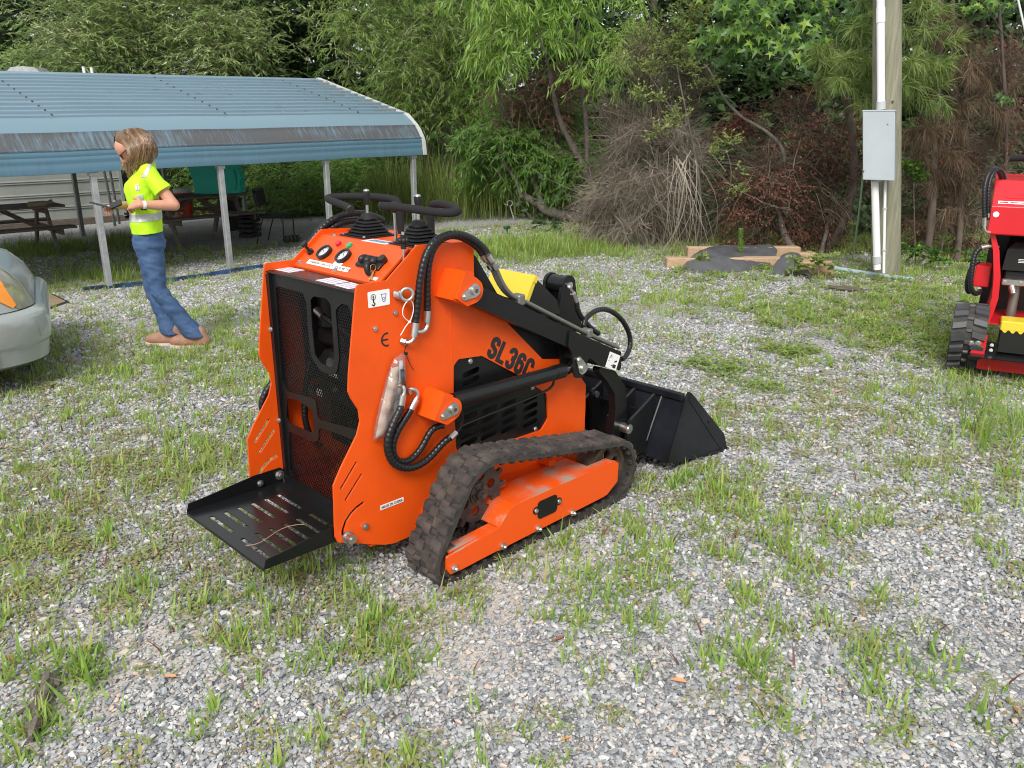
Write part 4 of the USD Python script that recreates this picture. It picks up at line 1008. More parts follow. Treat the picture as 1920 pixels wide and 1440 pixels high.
    for x_, z_ in ((.182, .067), (.432, .063), (.632, .065), (.841, .063)):
        part(fb, "roller_bolt", [cyl((x_, sy * .572, z_), (x_, sy * .577, z_), .015, 16), cyl((x_, sy * .577, z_), (x_, sy * .586, z_), .010, 6), ball((x_, sy * .586, z_), .008, 1)], "zinc", smooth=20)
    for x_, z_ in ((.617, .150), (.754, .146)):
        part(fb, "cover_bolt", hexbolt((x_, sy * .5755, z_), (0, sy, 0), .008), "zinc")
track(-1)
track(1)
# folding step at the rear
ZS = .200
stp = sbox(-.425, -.298, -.012, .298)
ss = []
for k in range(6):
    xx = -.378 + .0565 * k
    ss += [slot2((xx, -.235), (xx, -.055), .0085), slot2((xx, .025), (xx, .19), .0085)]
st = part(L, "rear_step", ext(stp.difference(unary_union(ss)), "z", ZS - .004, ZS), "black_paint", label="black folding step with rows of slots")
for sy in (-1, 1):
    fl = rnd(Polygon([(-.428, .200), (-.428, .196), (.0, .196), (.0, .245), (-.02, .262), (-.14, .262), (-.36, .236), (-.418, .232)]), .006)
    part(st, "step_flange", ext(fl, "y", sy * .2985, sy * .302), "black_paint")
part(st, "step_lip", bx(-.429, -.4255, -.298, .298, .188, .2005), "black_paint")
part(st, "hinge_lip", bx(-.012, -.008, -.29, .29, .201, .235), "black_paint")
for b_ in (((-.026, .2975, .232), .016), ((-.115, .2975, .222), .011)): part(st, "pivot_bolt", hexbolt(b_[0], (0, -1, 0), b_[1]), "zinc")
# straw lying on the step
mat("straw", (.42, .26, .16), rough=.7)
single("straw_stem", tube(spline([(-.40, -.12, .208), (-.34, -.13, .206), (-.26, -.10, .207), (-.16, -.12, .204)], 14), .0012, 5), "straw", "thin dry stem lying across the black rear step", "straw")
# zip tie through the lifting eye
zt = np.vstack([spline([(.190, -.349, 1.040), (.168, -.347, 1.02), (.166, -.345, .99), (.185, -.344, .968), (.194, -.344, .960)], 16), spline([(.194, -.344, .960), (.208, -.345, .985), (.212, -.347, 1.015), (.196, -.351, 1.042)], 14)])
mat("white_nylon", (.75, .72, .66), rough=.35)
Z_ = thing("cable_tie", "white cable tie looped through the lifting eye on the orange side plate", "cable tie", (.19, -.345, .98))
part(Z_, "loop", tube(zt, .0018, 6), "white_nylon", smooth=40)
part(Z_, "tail", [tube([(.194, -.344, .962), (.175, -.343, .945), (.155, -.340, .918)], .0018, 6), bx(.189, .199, -.349, -.340, .957, .965, .002)], "white_nylon")
# plastic pouch with papers
mat("paper_tan", (.42, .29, .22), rough=.7, col2=(.58, .48, .42), scale=14)
mat("paper_white", (.56, .55, .54), rough=.7, col2=(.30, .30, .32), scale=16)
mat("tool_blue", (.06, .22, .42), rough=.4)
MAT["clear_film"] = usdkit.material(stage, "/World/Looks/clear_film", {"t": ("transparent_bsdf", {"color": (.93, .93, .93)}), "g": ("glossy_bsdf", {"roughness": .12, "color": (.9, .9, .9)}), "d": ("diffuse_bsdf", {"color": (.62, .60, .58)}), "f": ("fresnel", {"IOR": 1.45}),
    "m1": ("mix_closure", {"fac": .04}), "m": ("mix_closure", {}), "n": ("noise_texture", {"scale": 25.0}), "b": ("bump", {"strength": .6, "distance": .01}), "tc": ("texture_coordinate", {})},
    [("t.BSDF", "m1.closure1"), ("d.BSDF", "m1.closure2"), ("f.fac", "m.fac"), ("m1.closure", "m.closure1"), ("g.BSDF", "m.closure2"), ("tc.object", "n.vector"), ("n.fac", "b.height"), ("b.normal", "g.normal")], surface="m.closure")
PB = thing("document_pouch", "clear plastic pouch of papers and tools tied to the orange side plate", "pouch", (.10, -.34, .55))
def puffy(outline2, y0, y1, mat_n, nm, seed, thick=.012):
    g = outline2; minx, minz, maxx, maxz = g.bounds
    pts = np.array([p for p in [(x_, z_) for x_ in np.linspace(minx, maxx, 14) for z_ in np.linspace(minz, maxz, 28)] if g.buffer(-.003).contains(Point(p))] + list(np.array(resample(np.c_[np.array(g.exterior.coords)[:, :2], np.zeros(len(g.exterior.coords))], .008)[0])[:, :2]))
    from scipy.spatial import Delaunay
    tri = Delaunay(pts).simplices
    cen = pts[tri].mean(1); tri = tri[[g.buffer(.0005).contains(Point(c_)) for c_ in cen]]
    dist = np.array([g.exterior.distance(Point(p)) for p in pts])
    wv = meshkit.fbm(np.c_[pts * 45, np.full(len(pts), seed)], 3, seed)
    off = np.minimum(dist / .02, 1) ** .6 * thick * (.45 + 1.1 * wv)
    f_ = np.c_[pts[:, 0], y1 - off, pts[:, 1]]; b_ = np.c_[pts[:, 0], np.full(len(pts), y0), pts[:, 1]]
    return part(PB, nm, (np.vstack([f_, b_]), np.vstack([tri, tri[:, ::-1] + len(pts)])), mat_n, smooth=True)
ptop = (.182, .852)
po = Polygon([(.166, .846), (.184, .846), (.180, .76), (.166, .66), (.150, .60), (.085, .552), (.022, .546), (.034, .60), (.06, .68), (.095, .765), (.130, .835)])
puffy(po, -.322, -.328, "clear_film", "pouch_film", 3, .022)
puffy(Polygon([(.12, .80), (.155, .80), (.145, .72), (.10, .62), (.085, .56), (.035, .552), (.05, .61), (.085, .71)]), -.321, -.325, "paper_tan", "papers", 5, .010)
puffy(Polygon([(.155, .82), (.172, .82), (.168, .72), (.145, .60), (.11, .565), (.125, .66), (.15, .75)]), -.321, -.326, "paper_white", "papers", 6, .012)
part(PB, "tool", [tube([(.158, -.336, .79), (.165, -.338, .70)], .007, 8)], "hose_black")
part(PB, "tool", [bx(.128, .162, -.343, -.334, .66, .685, .003), bx(.15, .17, -.343, -.334, .765, .785, .003)], "tool_blue")
part(PB, "tie_strap", [tube(spline([(.180, -.326, .848), (.186, -.33, .87), (.196, -.345, .885)], 8), .0018, 5), tube(spline([(.182, -.33, .848), (.192, -.335, .81), (.212, -.335, .775)], 8), .0014, 5), bx(.178, .188, -.335, -.325, .838, .848)], "hose_black")

# ------------------------------------------------------------------ open metal carport
G1 = on_ground(205, 543)
EX = np.array([.99995, .010, 0.0]); NX = np.array([-EX[1], EX[0], 0.0]); RISE = .0103            # the row climbs a little to the right
def wn(n): return np.interp(n, [-1, 0, .36, 2.47, 4.58, 4.94, 6], [-1, 0, .41, 2.92, 5.43, 5.84, 6.9])
def wz(z): return np.interp(z, [-2, 1.0, 1.71, 2.37, 3.37], [-1.953, 1.047, 1.647, 2.25, 3.25])
def cp(a, n, z): return np.array([G1[0], G1[1], 0]) + EX * a + NX * wn(n) + np.array([0, 0, wz(z) + RISE * a])       # along the row, away from the camera, height
def cw(m):
    m = tm(m).copy(); v = np.array(m.vertices)
    m.vertices = np.array([G1[0], G1[1], 0]) + EX * v[:, :1] + NX * wn(v[:, 1])[:, None] + np.array([0, 0, 1.0]) * (wz(v[:, 2]) + RISE * v[:, 0])[:, None]
    return m
mat("galvanised", (.46, .48, .49), rough=.42, metal=.55, col2=(.34, .355, .36), scale=9)
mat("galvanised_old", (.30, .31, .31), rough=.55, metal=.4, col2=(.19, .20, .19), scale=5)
mat("white_trim", (.52, .53, .52), rough=.5, col2=(.42, .43, .42), scale=6)
# blue sheet, with mildew that has run down it
def roofmat(name, dirt, lo, hi, streak, base=(.150, .232, .290)):
    MAT[name] = usdkit.material(stage, f"/World/Looks/{name}", {
        "tc": ("texture_coordinate", {}), "mr": ("mapping", {"rotation": (0, 0, -math.atan2(EX[1], EX[0]))}), "mp": ("mapping", {"scale": streak}), "n": ("noise_texture", {"scale": 3.0, "detail": 6.0, "roughness": .65}),
        "mq": ("mapping", {"scale": (.5, .8, .5)}), "n2": ("noise_texture", {"scale": 1.6, "detail": 3.0}), "ad": ("math", {"math_type": "add"}),
        "r": ("rgb_ramp", {"ramp": [(lo, (0, 0, 0)), (hi, (dirt,) * 3)]}),
        "m": ("mix", {"color1": base, "color2": (.075, .075, .078)}), "rr": ("rgb_ramp", {"ramp": [(0, (.38,) * 3), (1, (.75,) * 3)]}),
        "p": ("principled_bsdf", {"metallic": .1, "specular_ior_level": .5})},
        [("tc.object", "mr.vector"), ("mr.vector", "mp.vector"), ("mp.vector", "n.vector"), ("mr.vector", "mq.vector"), ("mq.vector", "n2.vector"), ("n.fac", "ad.value1"), ("n2.fac", "ad.value2"), ("ad.value", "r.fac"),
         ("r.color", "m.fac"), ("m.color", "p.base_color"), ("r.color", "rr.fac"), ("rr.color", "p.roughness")], surface="p.BSDF")
roofmat("roof_blue", .8, .49 * 2, .62 * 2, (.45, 3.2, 1))
roofmat("roof_blue_mildew", .93, .36 * 2, .49 * 2, (11.0, 1.2, 1.2), (.125, .205, .26))
roofmat("roof_blue_upper", .75, .55 * 2, .66 * 2, (5.0, 1.0, 1.0), (.15, .238, .295))
roofmat("roof_blue_apron", .8, .475 * 2, .61 * 2, (8.0, 1.0, .7), (.085, .178, .245))
CP = thing("carport", "open carport with a streaked blue metal roof on galvanised posts", "carport", cp(2, 2.4, -.43))
A0, A1 = -4.2, 5.14
def sheet(nz, name, m_, lab=None, a0=A0, a1=A1):
    nz = np.asarray(nz, float)
    na = 40; aa = np.linspace(a0, a1, na)
    sag = .012 * np.sin(aa * 2.1) + .006 * np.sin(aa * 5.3)
    k = len(nz)
    v = np.empty((na, k, 3)); v[:, :, 0] = aa[:, None]; v[:, :, 1] = nz[None, :, 0]; v[:, :, 2] = nz[None, :, 1] + sag[:, None] * .3
    lo = v.copy(); d_ = np.gradient(nz, axis=0); nn = np.stack([d_[:, 1], -d_[:, 0]], 1); nn /= np.linalg.norm(nn, axis=1, keepdims=True)
    lo[:, :, 1:] += nn[None] * .004
    i, j = np.meshgrid(np.arange(na - 1), np.arange(k - 1), indexing="ij"); a_ = (i * k + j).ravel()
    f = np.stack([a_, a_ + 1, a_ + k + 1, a_ + k], 1); m = na * k
    return part(CP, name, cw((np.vstack([v.reshape(-1, 3), lo.reshape(-1, 3)]), np.vstack([f[:, ::-1], f + m]))), m_, smooth=25, label=lab)
def ribs(p, q, pitch, h, first=.0):
    """corrugation between two points of the roof's section"""
    p, q = np.array(p), np.array(q); Ln = np.linalg.norm(q - p); t = (q - p) / Ln; nn = np.array([-t[1], t[0]])
    if nn[1] < 0: nn = -nn
    out = [p]; s_ = first
    while s_ + pitch * .75 < Ln:
        for o, hh in ((.035, 0), (.050, h), (.085, h), (.10, 0)):
            out.append(p + t * (s_ + o) + nn * hh)
        s_ += pitch
    out.append(q); return np.array(out)
sheet(ribs((1.76, 2.145), (2.47, 2.372), .178, .030), "roof_panel", "roof_blue")
sheet(ribs((1.06, 1.93), (1.785, 2.160), .178, .030), "roof_panel", "roof_blue")
sheet(ribs((.36, 1.705), (1.085, 1.945), .178, .030), "roof_panel", "roof_blue")
bd = spline(np.array([(.028, 1.288, 0), (.06, 1.36, 0), (.10, 1.43, 0), (.16, 1.515, 0)]), 9)[:, :2]
bd = np.vstack([bd[:1] + [-.014, 0], bd[:1] + [-.012, .016], bd[1:-1], bd[-1:] + [-.016, -.006], bd[-1:] + [-.010, .014]])
sheet(bd, "eave_panel", "roof_blue_mildew", "curved eave sheet dark with mildew")
sheet(spline(np.array([(.158, 1.518, 0), (.21, 1.578, 0), (.28, 1.645, 0), (.385, 1.722, 0)]), 9)[:, :2], "eave_panel", "roof_blue_upper")
ap = [(.0, .985), (-.012, .988), (-.012, 1.0)] + [(-.012 + (.006 if k in (3, 4, 7) else 0) + .0024 * k, 1.02 + .026 * k) for k in range(10)] + [(.016, 1.275), (.012, 1.284), (.027, 1.29)]
sheet(ap, "eave_apron", "roof_blue_apron")
sheet(ribs((2.47, 2.372), (4.54, 1.715), .18, .030), "roof_panel", "roof_blue")
sheet([(4.54, 1.715), (4.7, 1.58), (4.86, 1.40), (4.92, 1.2), (4.93, .99)], "eave_panel", "roof_blue_mildew")
part(CP, "ridge_cap", cw(ext(Polygon([(2.36, 2.35), (2.47, 2.392), (2.58, 2.35), (2.47, 2.386)]), "x", A0, A1)), "roof_blue")
sec = LineString([(-.012, .985), (.010, 1.22), (.035, 1.30), (.10, 1.43), (.165, 1.52), (.36, 1.712), (2.47, 2.385), (4.54, 1.72), (4.86, 1.41), (4.94, .99)])
part(CP, "gable_trim", cw(ext(sec.buffer(.020, cap_style=2), "x", A1 - .05, A1 + .012)), "white_trim")
for k, a in enumerate((0.03, 1.66, 3.31, 4.94, -1.62)):
    for n_, row in ((.06, 0), (4.86, 1)):
        z0 = float(ground(*cp(a, n_, 0)[:2])) - .12
        pp = part(CP, "post", cw(bx(a - .035, a + .035, n_ - .035, n_ + .035, z0, 1.10 if row == 0 else 1.6, .006)), "galvanised" if row == 0 else "galvanised_old")
        if row == 0:
            part(pp, "post_cap", cw(bx(a - .075, a + .075, n_ - .05, n_ + .06, .985, 1.005, .004)), "galvanised")
            part(pp, "post_collar", cw(bx(a - .05, a + .05, n_ - .045, n_ + .045, .94, .9845, .004)), "galvanised")
    part(CP, "rafter", cw(ext(LineString([(.06, 1.08), (.1, 1.30), (.40, 1.66), (2.47, 2.315), (4.54, 1.66), (4.86, 1.30), (4.86, 1.08)]).buffer(.03, cap_style=2, join_style=2), "x", a - .03, a + .03)), "galvanised_old")
for n_ in (.06, 4.86):
    part(CP, "header_rail", cw(bx(A0, A1 - .1, n_ - .03, n_ + .03, 1.02, 1.08)), "galvanised")
scr = []
for k in range(11):
    for a in (-2.6, -.2, 2.0, 4.2):
        n_ = .43 + .178 * k; z_ = 1.712 + (n_ - .36) * .322
        scr.append(cw(cyl((a, n_ - .03, z_ + .02), (a, n_ - .035, z_ + .034), .012, 6)))
part(CP, "roof_screws", scr, "rusty_iron", kind="stuff")
# fallen needles lying on the roof
rr = np.random.default_rng(3); it = []
for k in range(420):
    a = 5.1 - abs(rr.normal()) * (.30 if k < 260 else 1.8); n_ = .40 + 1.9 * rr.random(); z_ = 1.705 + (n_ - .36) * .322 + .026
    az = rr.random() * np.pi; l = .03 + .05 * rr.random(); c_ = cp(a, n_, z_)
    d_ = EX * np.cos(az) + (NX + np.array([0, 0, .322])) * np.sin(az); w_ = np.cross(d_, [0, 0, 1]) * .004
    it.append((np.array([c_ - d_ * l, c_ + d_ * l - w_, c_ + d_ * l + w_]), np.array([[0, 1, 2]]), rr.random()))
tonemat("litter", [(0, (.22, .10, .05)), (.5, (.33, .17, .08)), (.8, (.42, .33, .18)), (1, (.50, .43, .25))], rough=.8)
v_, f_, t_ = gather(it)
p_ = tpart("/World", "pine_needles", v_, f_, t_, "litter"); tag(stage.GetPrimAtPath(p_), "scatter of rusty pine needles lying on the blue carport roof", "pine needles", None, "stuff")

# blue strip along the foot of the posts
mat("blue_strip", (.025, .075, .19), rough=.4, col2=(.012, .018, .03), scale=2.5, stretch=(3, 3, 3))
q0, q1 = on_ground(157, 546), on_ground(492, 502)
pl = [q0 + (q1 - q0) * t for t in np.linspace(0, 1, 24)]
bs = thing("edging_strip", "dark blue strip lying on the ground along the feet of the carport posts", "strip", q0)
def strip_mesh(pl, w, h, seed):
    r = np.random.default_rng(seed); pl = np.array(pl); t = np.gradient(pl, axis=0); t /= np.linalg.norm(t, axis=1, keepdims=True)
    sd = np.cross([0, 0, 1.0], t); sd /= np.linalg.norm(sd, axis=1, keepdims=True); wob = (meshkit.fbm(np.c_[np.arange(len(pl)) * .35, np.zeros((len(pl), 2))], 2, seed) - .5)[:, None] * .08
    z = np.array([float(ground(*p_[:2])) for p_ in pl])[:, None] * [0, 0, 1.0]; b = pl * [1, 1, 0] + z + sd * wob
    rows = [b - sd * w + [0, 0, -.02], b - sd * w + [0, 0, h * .8], b + [0, 0, h], b + sd * w + [0, 0, h * .8], b + sd * w + [0, 0, -.02]]
    v = np.stack(rows, 1).reshape(-1, 3); k = len(rows); i, j = np.meshgrid(np.arange(len(pl) - 1), np.arange(k - 1), indexing="ij"); a = (i * k + j).ravel()
    return (v, np.stack([a, a + k, a + k + 1, a + 1], 1))
part(bs, "strip", strip_mesh(pl, .035, .055, 4), "blue_strip")

# ------------------------------------------------------------------ metal shed behind the carport
mat("shed_sheet", (.36, .375, .36), rough=.5, metal=.3, col2=(.27, .30, .27), scale=1.6, stretch=(1, 1, .4))
mat("timber_dark", (.075, .058, .048), rough=.85, col2=(.12, .095, .08), scale=9, stretch=(1, 1, 6))
SA, SB = on_ground(-160, 445), on_ground(236, 414)
SX = SB - SA; SX[2] = 0; SL = np.linalg.norm(SX); SX /= SL; SN = np.array([-SX[1], SX[0], 0.0])
MS = np.eye(4); MS[:3, 0], MS[:3, 1], MS[:3, 2] = SX, SN, [0, 0, 1]; MS[:3, 3] = [SA[0], SA[1], -.42]
def sw_(m): return moved(tm(m), MS)
SH = thing("metal_shed", "grey shed of ribbed metal sheets behind the carport", "shed", (SA + SB) / 2)
prof = [(0, .12)]
z_ = .12
for k in range(9):
    for o, hh in ((.19, 0), (.20, .022), (.215, .022), (.222, 0), (.228, 0), (.235, .022), (.25, .022), (.26, 0)):
        prof.append((-hh, z_ + o))
    z_ += .26
prof = np.array(prof)
for k in range(3):
    seg_ = prof[1 + 24 * k - (1 if k else 0):1 + 24 * (k + 1)] if k else prof[:25]
    a0 = np.array([[0, p_[0], p_[1]] for p_ in seg_]); a1 = a0 + [SL, 0, 0]; n_ = len(seg_)
    i = np.arange(n_ - 1)
    part(SH, "wall_sheet", sw_((np.vstack([a0, a1]), np.stack([i, i + n_, i + n_ + 1, i + 1], 1))), "shed_sheet")
part(SH, "side_wall", sw_(bx(SL - .02, SL, .03, 4.0, .1, 2.5)), "shed_sheet")
part(SH, "sill_beam", sw_(bx(-.1, SL, -.02, .14, -.10, .115, .01)), "timber_dark")
part(SH, "corner_trim", sw_(bx(SL - .03, SL + .03, -.035, .03, .10, 2.46)), "shed_sheet")
part(SH, "flat_roof", sw_(ext(Polygon([(-.15, 2.44), (4.2, 2.36), (4.2, 2.40), (-.15, 2.48)]), "x", -.1, SL + .1)), "galvanised_old")
# roof of a second building showing over the ridge
dR = 18.4
R0, R1, RM = at_d(-95, 160, dR), at_d(135, 151, dR), at_d(44, 126, dR)
GR = thing("gable_roof_shed", "pale blue gable roof peeping over the carport ridge", "shed", (RM[0], RM[1], -.4))
MG = np.eye(4); MG[:3, 0], MG[:3, 1] = RT, FH; MG[:3, 3] = [RM[0], RM[1], 0]
def gw(m): return moved(tm(m), MG)
zr = RM[2]
for sx in (-1, 1):
    part(GR, "roof_slope", gw(ext(Polygon([(0, zr - .03), (sx * 2.2, zr - .62), (sx * 2.2, zr - .66), (0, zr - .07)]), "y", 0, 5)), "roof_blue")
    part(GR, "barge_board", gw(ext(Polygon([(0, zr - .03), (sx * 2.2, zr - .62), (sx * 2.2, zr - .80), (0, zr - .21)]), "y", -.03, -.001)), "roof_blue_apron")
part(GR, "ridge_cap", gw(ext(Polygon([(-.42, zr - .16), (-.25, zr - .005), (0, zr + .02), (.25, zr - .005), (.42, zr - .16), (.40, zr - .27), (-.40, zr - .27)]), "y", -.05, .4)), "galvanised")
part(GR, "gable_wall", gw(ext(Polygon([(0, zr - .25), (2.0, zr - .80), (2.0, -.4), (-2.0, -.4), (-2.0, zr - .80)]), "y", .05, 4.9)), "timber_dark")
# white poles leaning behind the carport
mat("white_pole", (.70, .71, .70), rough=.4)
for k, (tx, ty, bx_, by_, dd) in enumerate(((156, 126, 216, 424, 15.2), (171, 127, 224, 420, 15.5))):
    t_ = at_d(tx, ty, dd); b_ = at_d(bx_, by_, dd); b_[2] = max(b_[2], float(ground(*b_[:2])) - .02)
    pl_ = thing("white_pole", ("longer" if k == 0 else "shorter") + (" white metal pole leaning behind the carport, tip over its ridge" if k == 0 else " white pole with a flat top leaning beside the longer one behind the carport"), "pole", b_, "white poles behind the carport" if False else None)
    part(pl_, "shaft", cyl(b_, t_, .024, 12), "white_pole", smooth=30)
    part(pl_, "end_plug", cyl(t_, t_ + (t_ - b_) * .004, .027, 12), "white_trim")

# ------------------------------------------------------------------ picnic tables
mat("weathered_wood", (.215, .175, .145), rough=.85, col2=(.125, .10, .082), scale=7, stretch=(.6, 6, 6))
def picnic(loc, rotz, label, L=1.83, planks=5):
    t = thing("picnic_table", label, "picnic table", loc, "weathered picnic tables under the carport", rotz)
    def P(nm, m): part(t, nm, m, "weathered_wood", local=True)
    for k in range(planks):
        y_ = -.30 + k * .15
        P("table_plank", bx(-L / 2, L / 2, y_ - .07, y_ + .07, .715, .752, .004))
    for sy in (-1, 1):
        for k in range(2):
            y_ = sy * (.60 + .15 * k)
            P("bench_plank", bx(-L / 2, L / 2, y_ - .07, y_ + .07, .42, .455, .004))
    for sx in (-1, 1):
        x_ = sx * (L / 2 - .28)
        P("top_batten", bx(x_ - .02, x_ + .02, -.36, .36, .625, .714, .003))
        P("bench_bearer", bx(x_ + sx * .042, x_ + sx * .08, -.82, .82, .33, .419, .003))
        for sy in (-1, 1):
            P("leg", ext(Polygon([(sy * .18, .714), (sy * .28, .714), (sy * .66, -.02), (sy * .55, -.02)]), "x", x_ + sx * .003 if sx > 0 else x_ - .041, x_ + .041 if sx > 0 else x_ - .003))
        P("brace", hull([(x_ - sx * .02, -.03, .63), (x_ - sx * .02, .03, .63), (sx * .10, -.03, .70), (sx * .10, .03, .70), (x_ - sx * .07, -.03, .40), (x_ - sx * .07, .03, .40), (x_ - sx * .02, -.03, .36), (x_ - sx * .02, .03, .36)]) if False else hull([p_ + q_ for p_ in (np.array([x_ - sx * .03, 0, .37]), np.array([sx * .06, 0, .70])) for q_ in ([0, -.03, -.04], [0, .03, -.04], [0, -.03, .04], [0, .03, .04])]))
    return t
a_t = math.atan2(EX[1], EX[0])
gl = on_ground(140, 472)
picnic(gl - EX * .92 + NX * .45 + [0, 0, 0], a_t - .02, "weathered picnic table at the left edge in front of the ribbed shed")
gr = on_ground(425, 440)
TR = gr + [0, 0, 0] - EX * .55
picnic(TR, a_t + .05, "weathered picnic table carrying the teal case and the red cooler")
mat("cardboard", (.33, .25, .16), rough=.8, col2=(.40, .33, .22), scale=20)
tl = gl - EX * 1.05 + NX * .45; tl[2] = -.42 + .753
tz = at_d(70, 386, dist_of(tl)); tz = np.array([tz[0], tz[1], -.42 + .80])
rl = thing("cardboard_tube", "torn brown cardboard tube lying on the left picnic table", "tube", tz)
m_ = trimesh.creation.annulus(.03, .042, .26, sections=20); part(rl, "tube", moved(m_, basis(tz, (0, 0, 1), EX + .15 * NX) @ RX(math.pi / 2)), "cardboard", smooth=30)
part(rl, "torn_flap", [hull([tz + EX * .1 + v for v in np.array([[0, 0, .02], [.12, .02, .06], [.16, .05, .0], [.05, .02, -.02], [.1, .06, .03]])])], "cardboard")
# things on and around the right table
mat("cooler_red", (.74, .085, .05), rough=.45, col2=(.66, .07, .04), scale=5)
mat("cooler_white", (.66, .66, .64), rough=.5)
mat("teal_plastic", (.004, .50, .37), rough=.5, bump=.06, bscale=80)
mat("bin_black", (.012, .013, .013), rough=.5)
dT = dist_of(TR)
cz = at_d(348, 405, dT + .55)
CO = thing("drink_cooler", "red drink cooler with a white lid on the far bench of the picnic table", "cooler", cz)
hC = at_d(348, 352, dT + .55)[2] - cz[2]; rC = .155
def lathe(c, prof, n=28): return tube([np.array(c) + [0, 0, z_] for r_, z_ in prof], [r_ for r_, z_ in prof], n)
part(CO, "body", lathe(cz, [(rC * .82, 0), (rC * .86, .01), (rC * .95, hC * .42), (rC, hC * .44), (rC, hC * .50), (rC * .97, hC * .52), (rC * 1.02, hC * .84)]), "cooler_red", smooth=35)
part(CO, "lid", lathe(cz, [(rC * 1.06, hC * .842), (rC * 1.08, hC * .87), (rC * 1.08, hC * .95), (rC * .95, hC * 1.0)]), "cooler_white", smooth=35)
for sx in (-1, 1):
    part(CO, "handle", bx(-.02, .02, -.03, .03, 0, .12, .008).apply_transform(basis(cz + RT * sx * (rC + .012) + [0, 0, hC * .6], RT, FH)), "cooler_red")
part(CO, "tap", [cyl(cz - FH * rC * .8 + [0, 0, .07], cz - FH * (rC + .04) + [0, 0, .07], .018, 12)], "cooler_white")
ct = TR + EX * .38 + [0, 0, .755]; ct = np.array([*at_d(411, 372, dist_of(ct))[:2], TR[2] + .7535])
kx = dist_of(ct) / FPX
ol = [(366, 372), (372, 368), (371, 352), (365, 330), (367, 326), (392, 322), (399, 320), (404, 312), (413, 311), (424, 314), (426, 321), (450, 322), (454, 326), (459, 348), (456, 350), (455, 372), (392, 374)]
poly_t = rnd(Polygon([((x_ - 411) * kx, (374 - y_) * kx) for x_, y_ in ol]), .012)
MT = basis(ct, RT, [0, 0, 1]) if False else np.eye(4)
MT = np.eye(4); MT[:3, 0], MT[:3, 1], MT[:3, 2], MT[:3, 3] = RT, FH, [0, 0, 1], ct
TC = thing("teal_case", "teal moulded plastic case with a top spout standing on the picnic table", "case", ct)
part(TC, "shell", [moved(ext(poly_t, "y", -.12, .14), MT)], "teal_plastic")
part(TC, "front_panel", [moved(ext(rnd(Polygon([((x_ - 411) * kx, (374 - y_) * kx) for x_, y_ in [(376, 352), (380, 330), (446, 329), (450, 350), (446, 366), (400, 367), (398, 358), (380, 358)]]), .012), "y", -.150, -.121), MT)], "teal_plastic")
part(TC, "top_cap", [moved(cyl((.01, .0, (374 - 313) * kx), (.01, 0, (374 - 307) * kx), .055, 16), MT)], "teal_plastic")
bb = on_ground(438, 432); bb = bb + 0
BN = thing("black_bin", "tall black bin standing behind the picnic table's right end", "bin", bb)
hB = at_d(436, 372, dist_of(bb))[2] - bb[2]; part(BN, "barrel", lathe(bb, [(.16, 0), (.17, .02), (.20, hB * .95), (.215, hB * .955), (.215, hB)]), "bin_black", smooth=35)
part(BN, "rim", moved(trimesh.creation.torus(.212, .012, 28, 8), T(*(bb + [0, 0, hB]))), "bin_black", smooth=40)
b2 = on_ground(470, 444); BC = thing("black_crate", "low black crate between the picnic table and the stacking chair", "crate", b2)
for k in range(4):
    part(BC, "slat", moved(bx(-.15, .15, -.14, .14, .01 + .085 * k, .075 + .085 * k, .01), T(*b2) @ RZ(.4)), "bin_black")
part(BC, "lid", moved(bx(-.17, .17, -.16, .16, .35, .39, .012), T(*b2) @ RZ(.4)), "bin_black")
# stacking chair
mat("chair_frame", (.012, .012, .012), rough=.35)
mat("chair_vinyl", (.011, .012, .016), rough=.45, bump=.05, bscale=40)
cg = on_ground(520, 455)
CH = thing("stacking_chair", "black vinyl stacking chair standing alone under the carport", "chair", cg, None, a_t - .95)
def cl(nm, m, mt, sm_=False): part(CH, nm, m, mt, smooth=sm_, local=True)
for sy in (-1, 1):
    cl("side_frame", tube(spline([(.24, sy * .21, 0), (.225, sy * .21, .25), (.21, sy * .205, .43), (.15, sy * .205, .445), (-.15, sy * .2, .44), (-.2, sy * .2, .47), (-.24, sy * .2, .65), (-.27, sy * .19, .86), (-.275, sy * .15, .90), (-.277, 0, .905)], 40), .012, 8), "chair_frame", True)
    cl("rear_leg", tube([(-.12, sy * .212, .44), (-.2, sy * .215, .22), (-.27, sy * .22, 0)], .012, 8), "chair_frame", True)
cl("seat", hull([(.22, -.2, .45), (.22, .2, .45), (-.19, .18, .45), (-.19, -.18, .45), (.20, -.18, .50), (.20, .18, .50), (-.17, .16, .49), (-.17, -.16, .49)]), "chair_vinyl")
cl("backrest", hull([(-.235, -.17, .62), (-.235, .17, .62), (-.265, -.185, .84), (-.265, .185, .84), (-.275, -.15, .885), (-.275, .15, .885), (-.205, -.16, .63), (-.205, .16, .63), (-.235, -.17, .83), (-.235, .17, .83), (-.25, -.14, .875), (-.25, .14, .875)]), "chair_vinyl")
dbp = on_ground(546, 455)
DB = thing("dumbbell", "small dark ribbed weight lying on the ground by the stacking chair", "weight", dbp)
for k in range(4):
    o = dbp + EX * (.07 * k - .11) + [0, 0, .062]
    part(DB, "disc", cyl(o, o + EX * .045, .06 if k % 2 else .066, 14), "cast_dark", smooth=30)
part(DB, "bar", cyl(dbp + EX * -.15 + [0, 0, .062], dbp + EX * .20 + [0, 0, .062], .018, 10), "cast_dark")

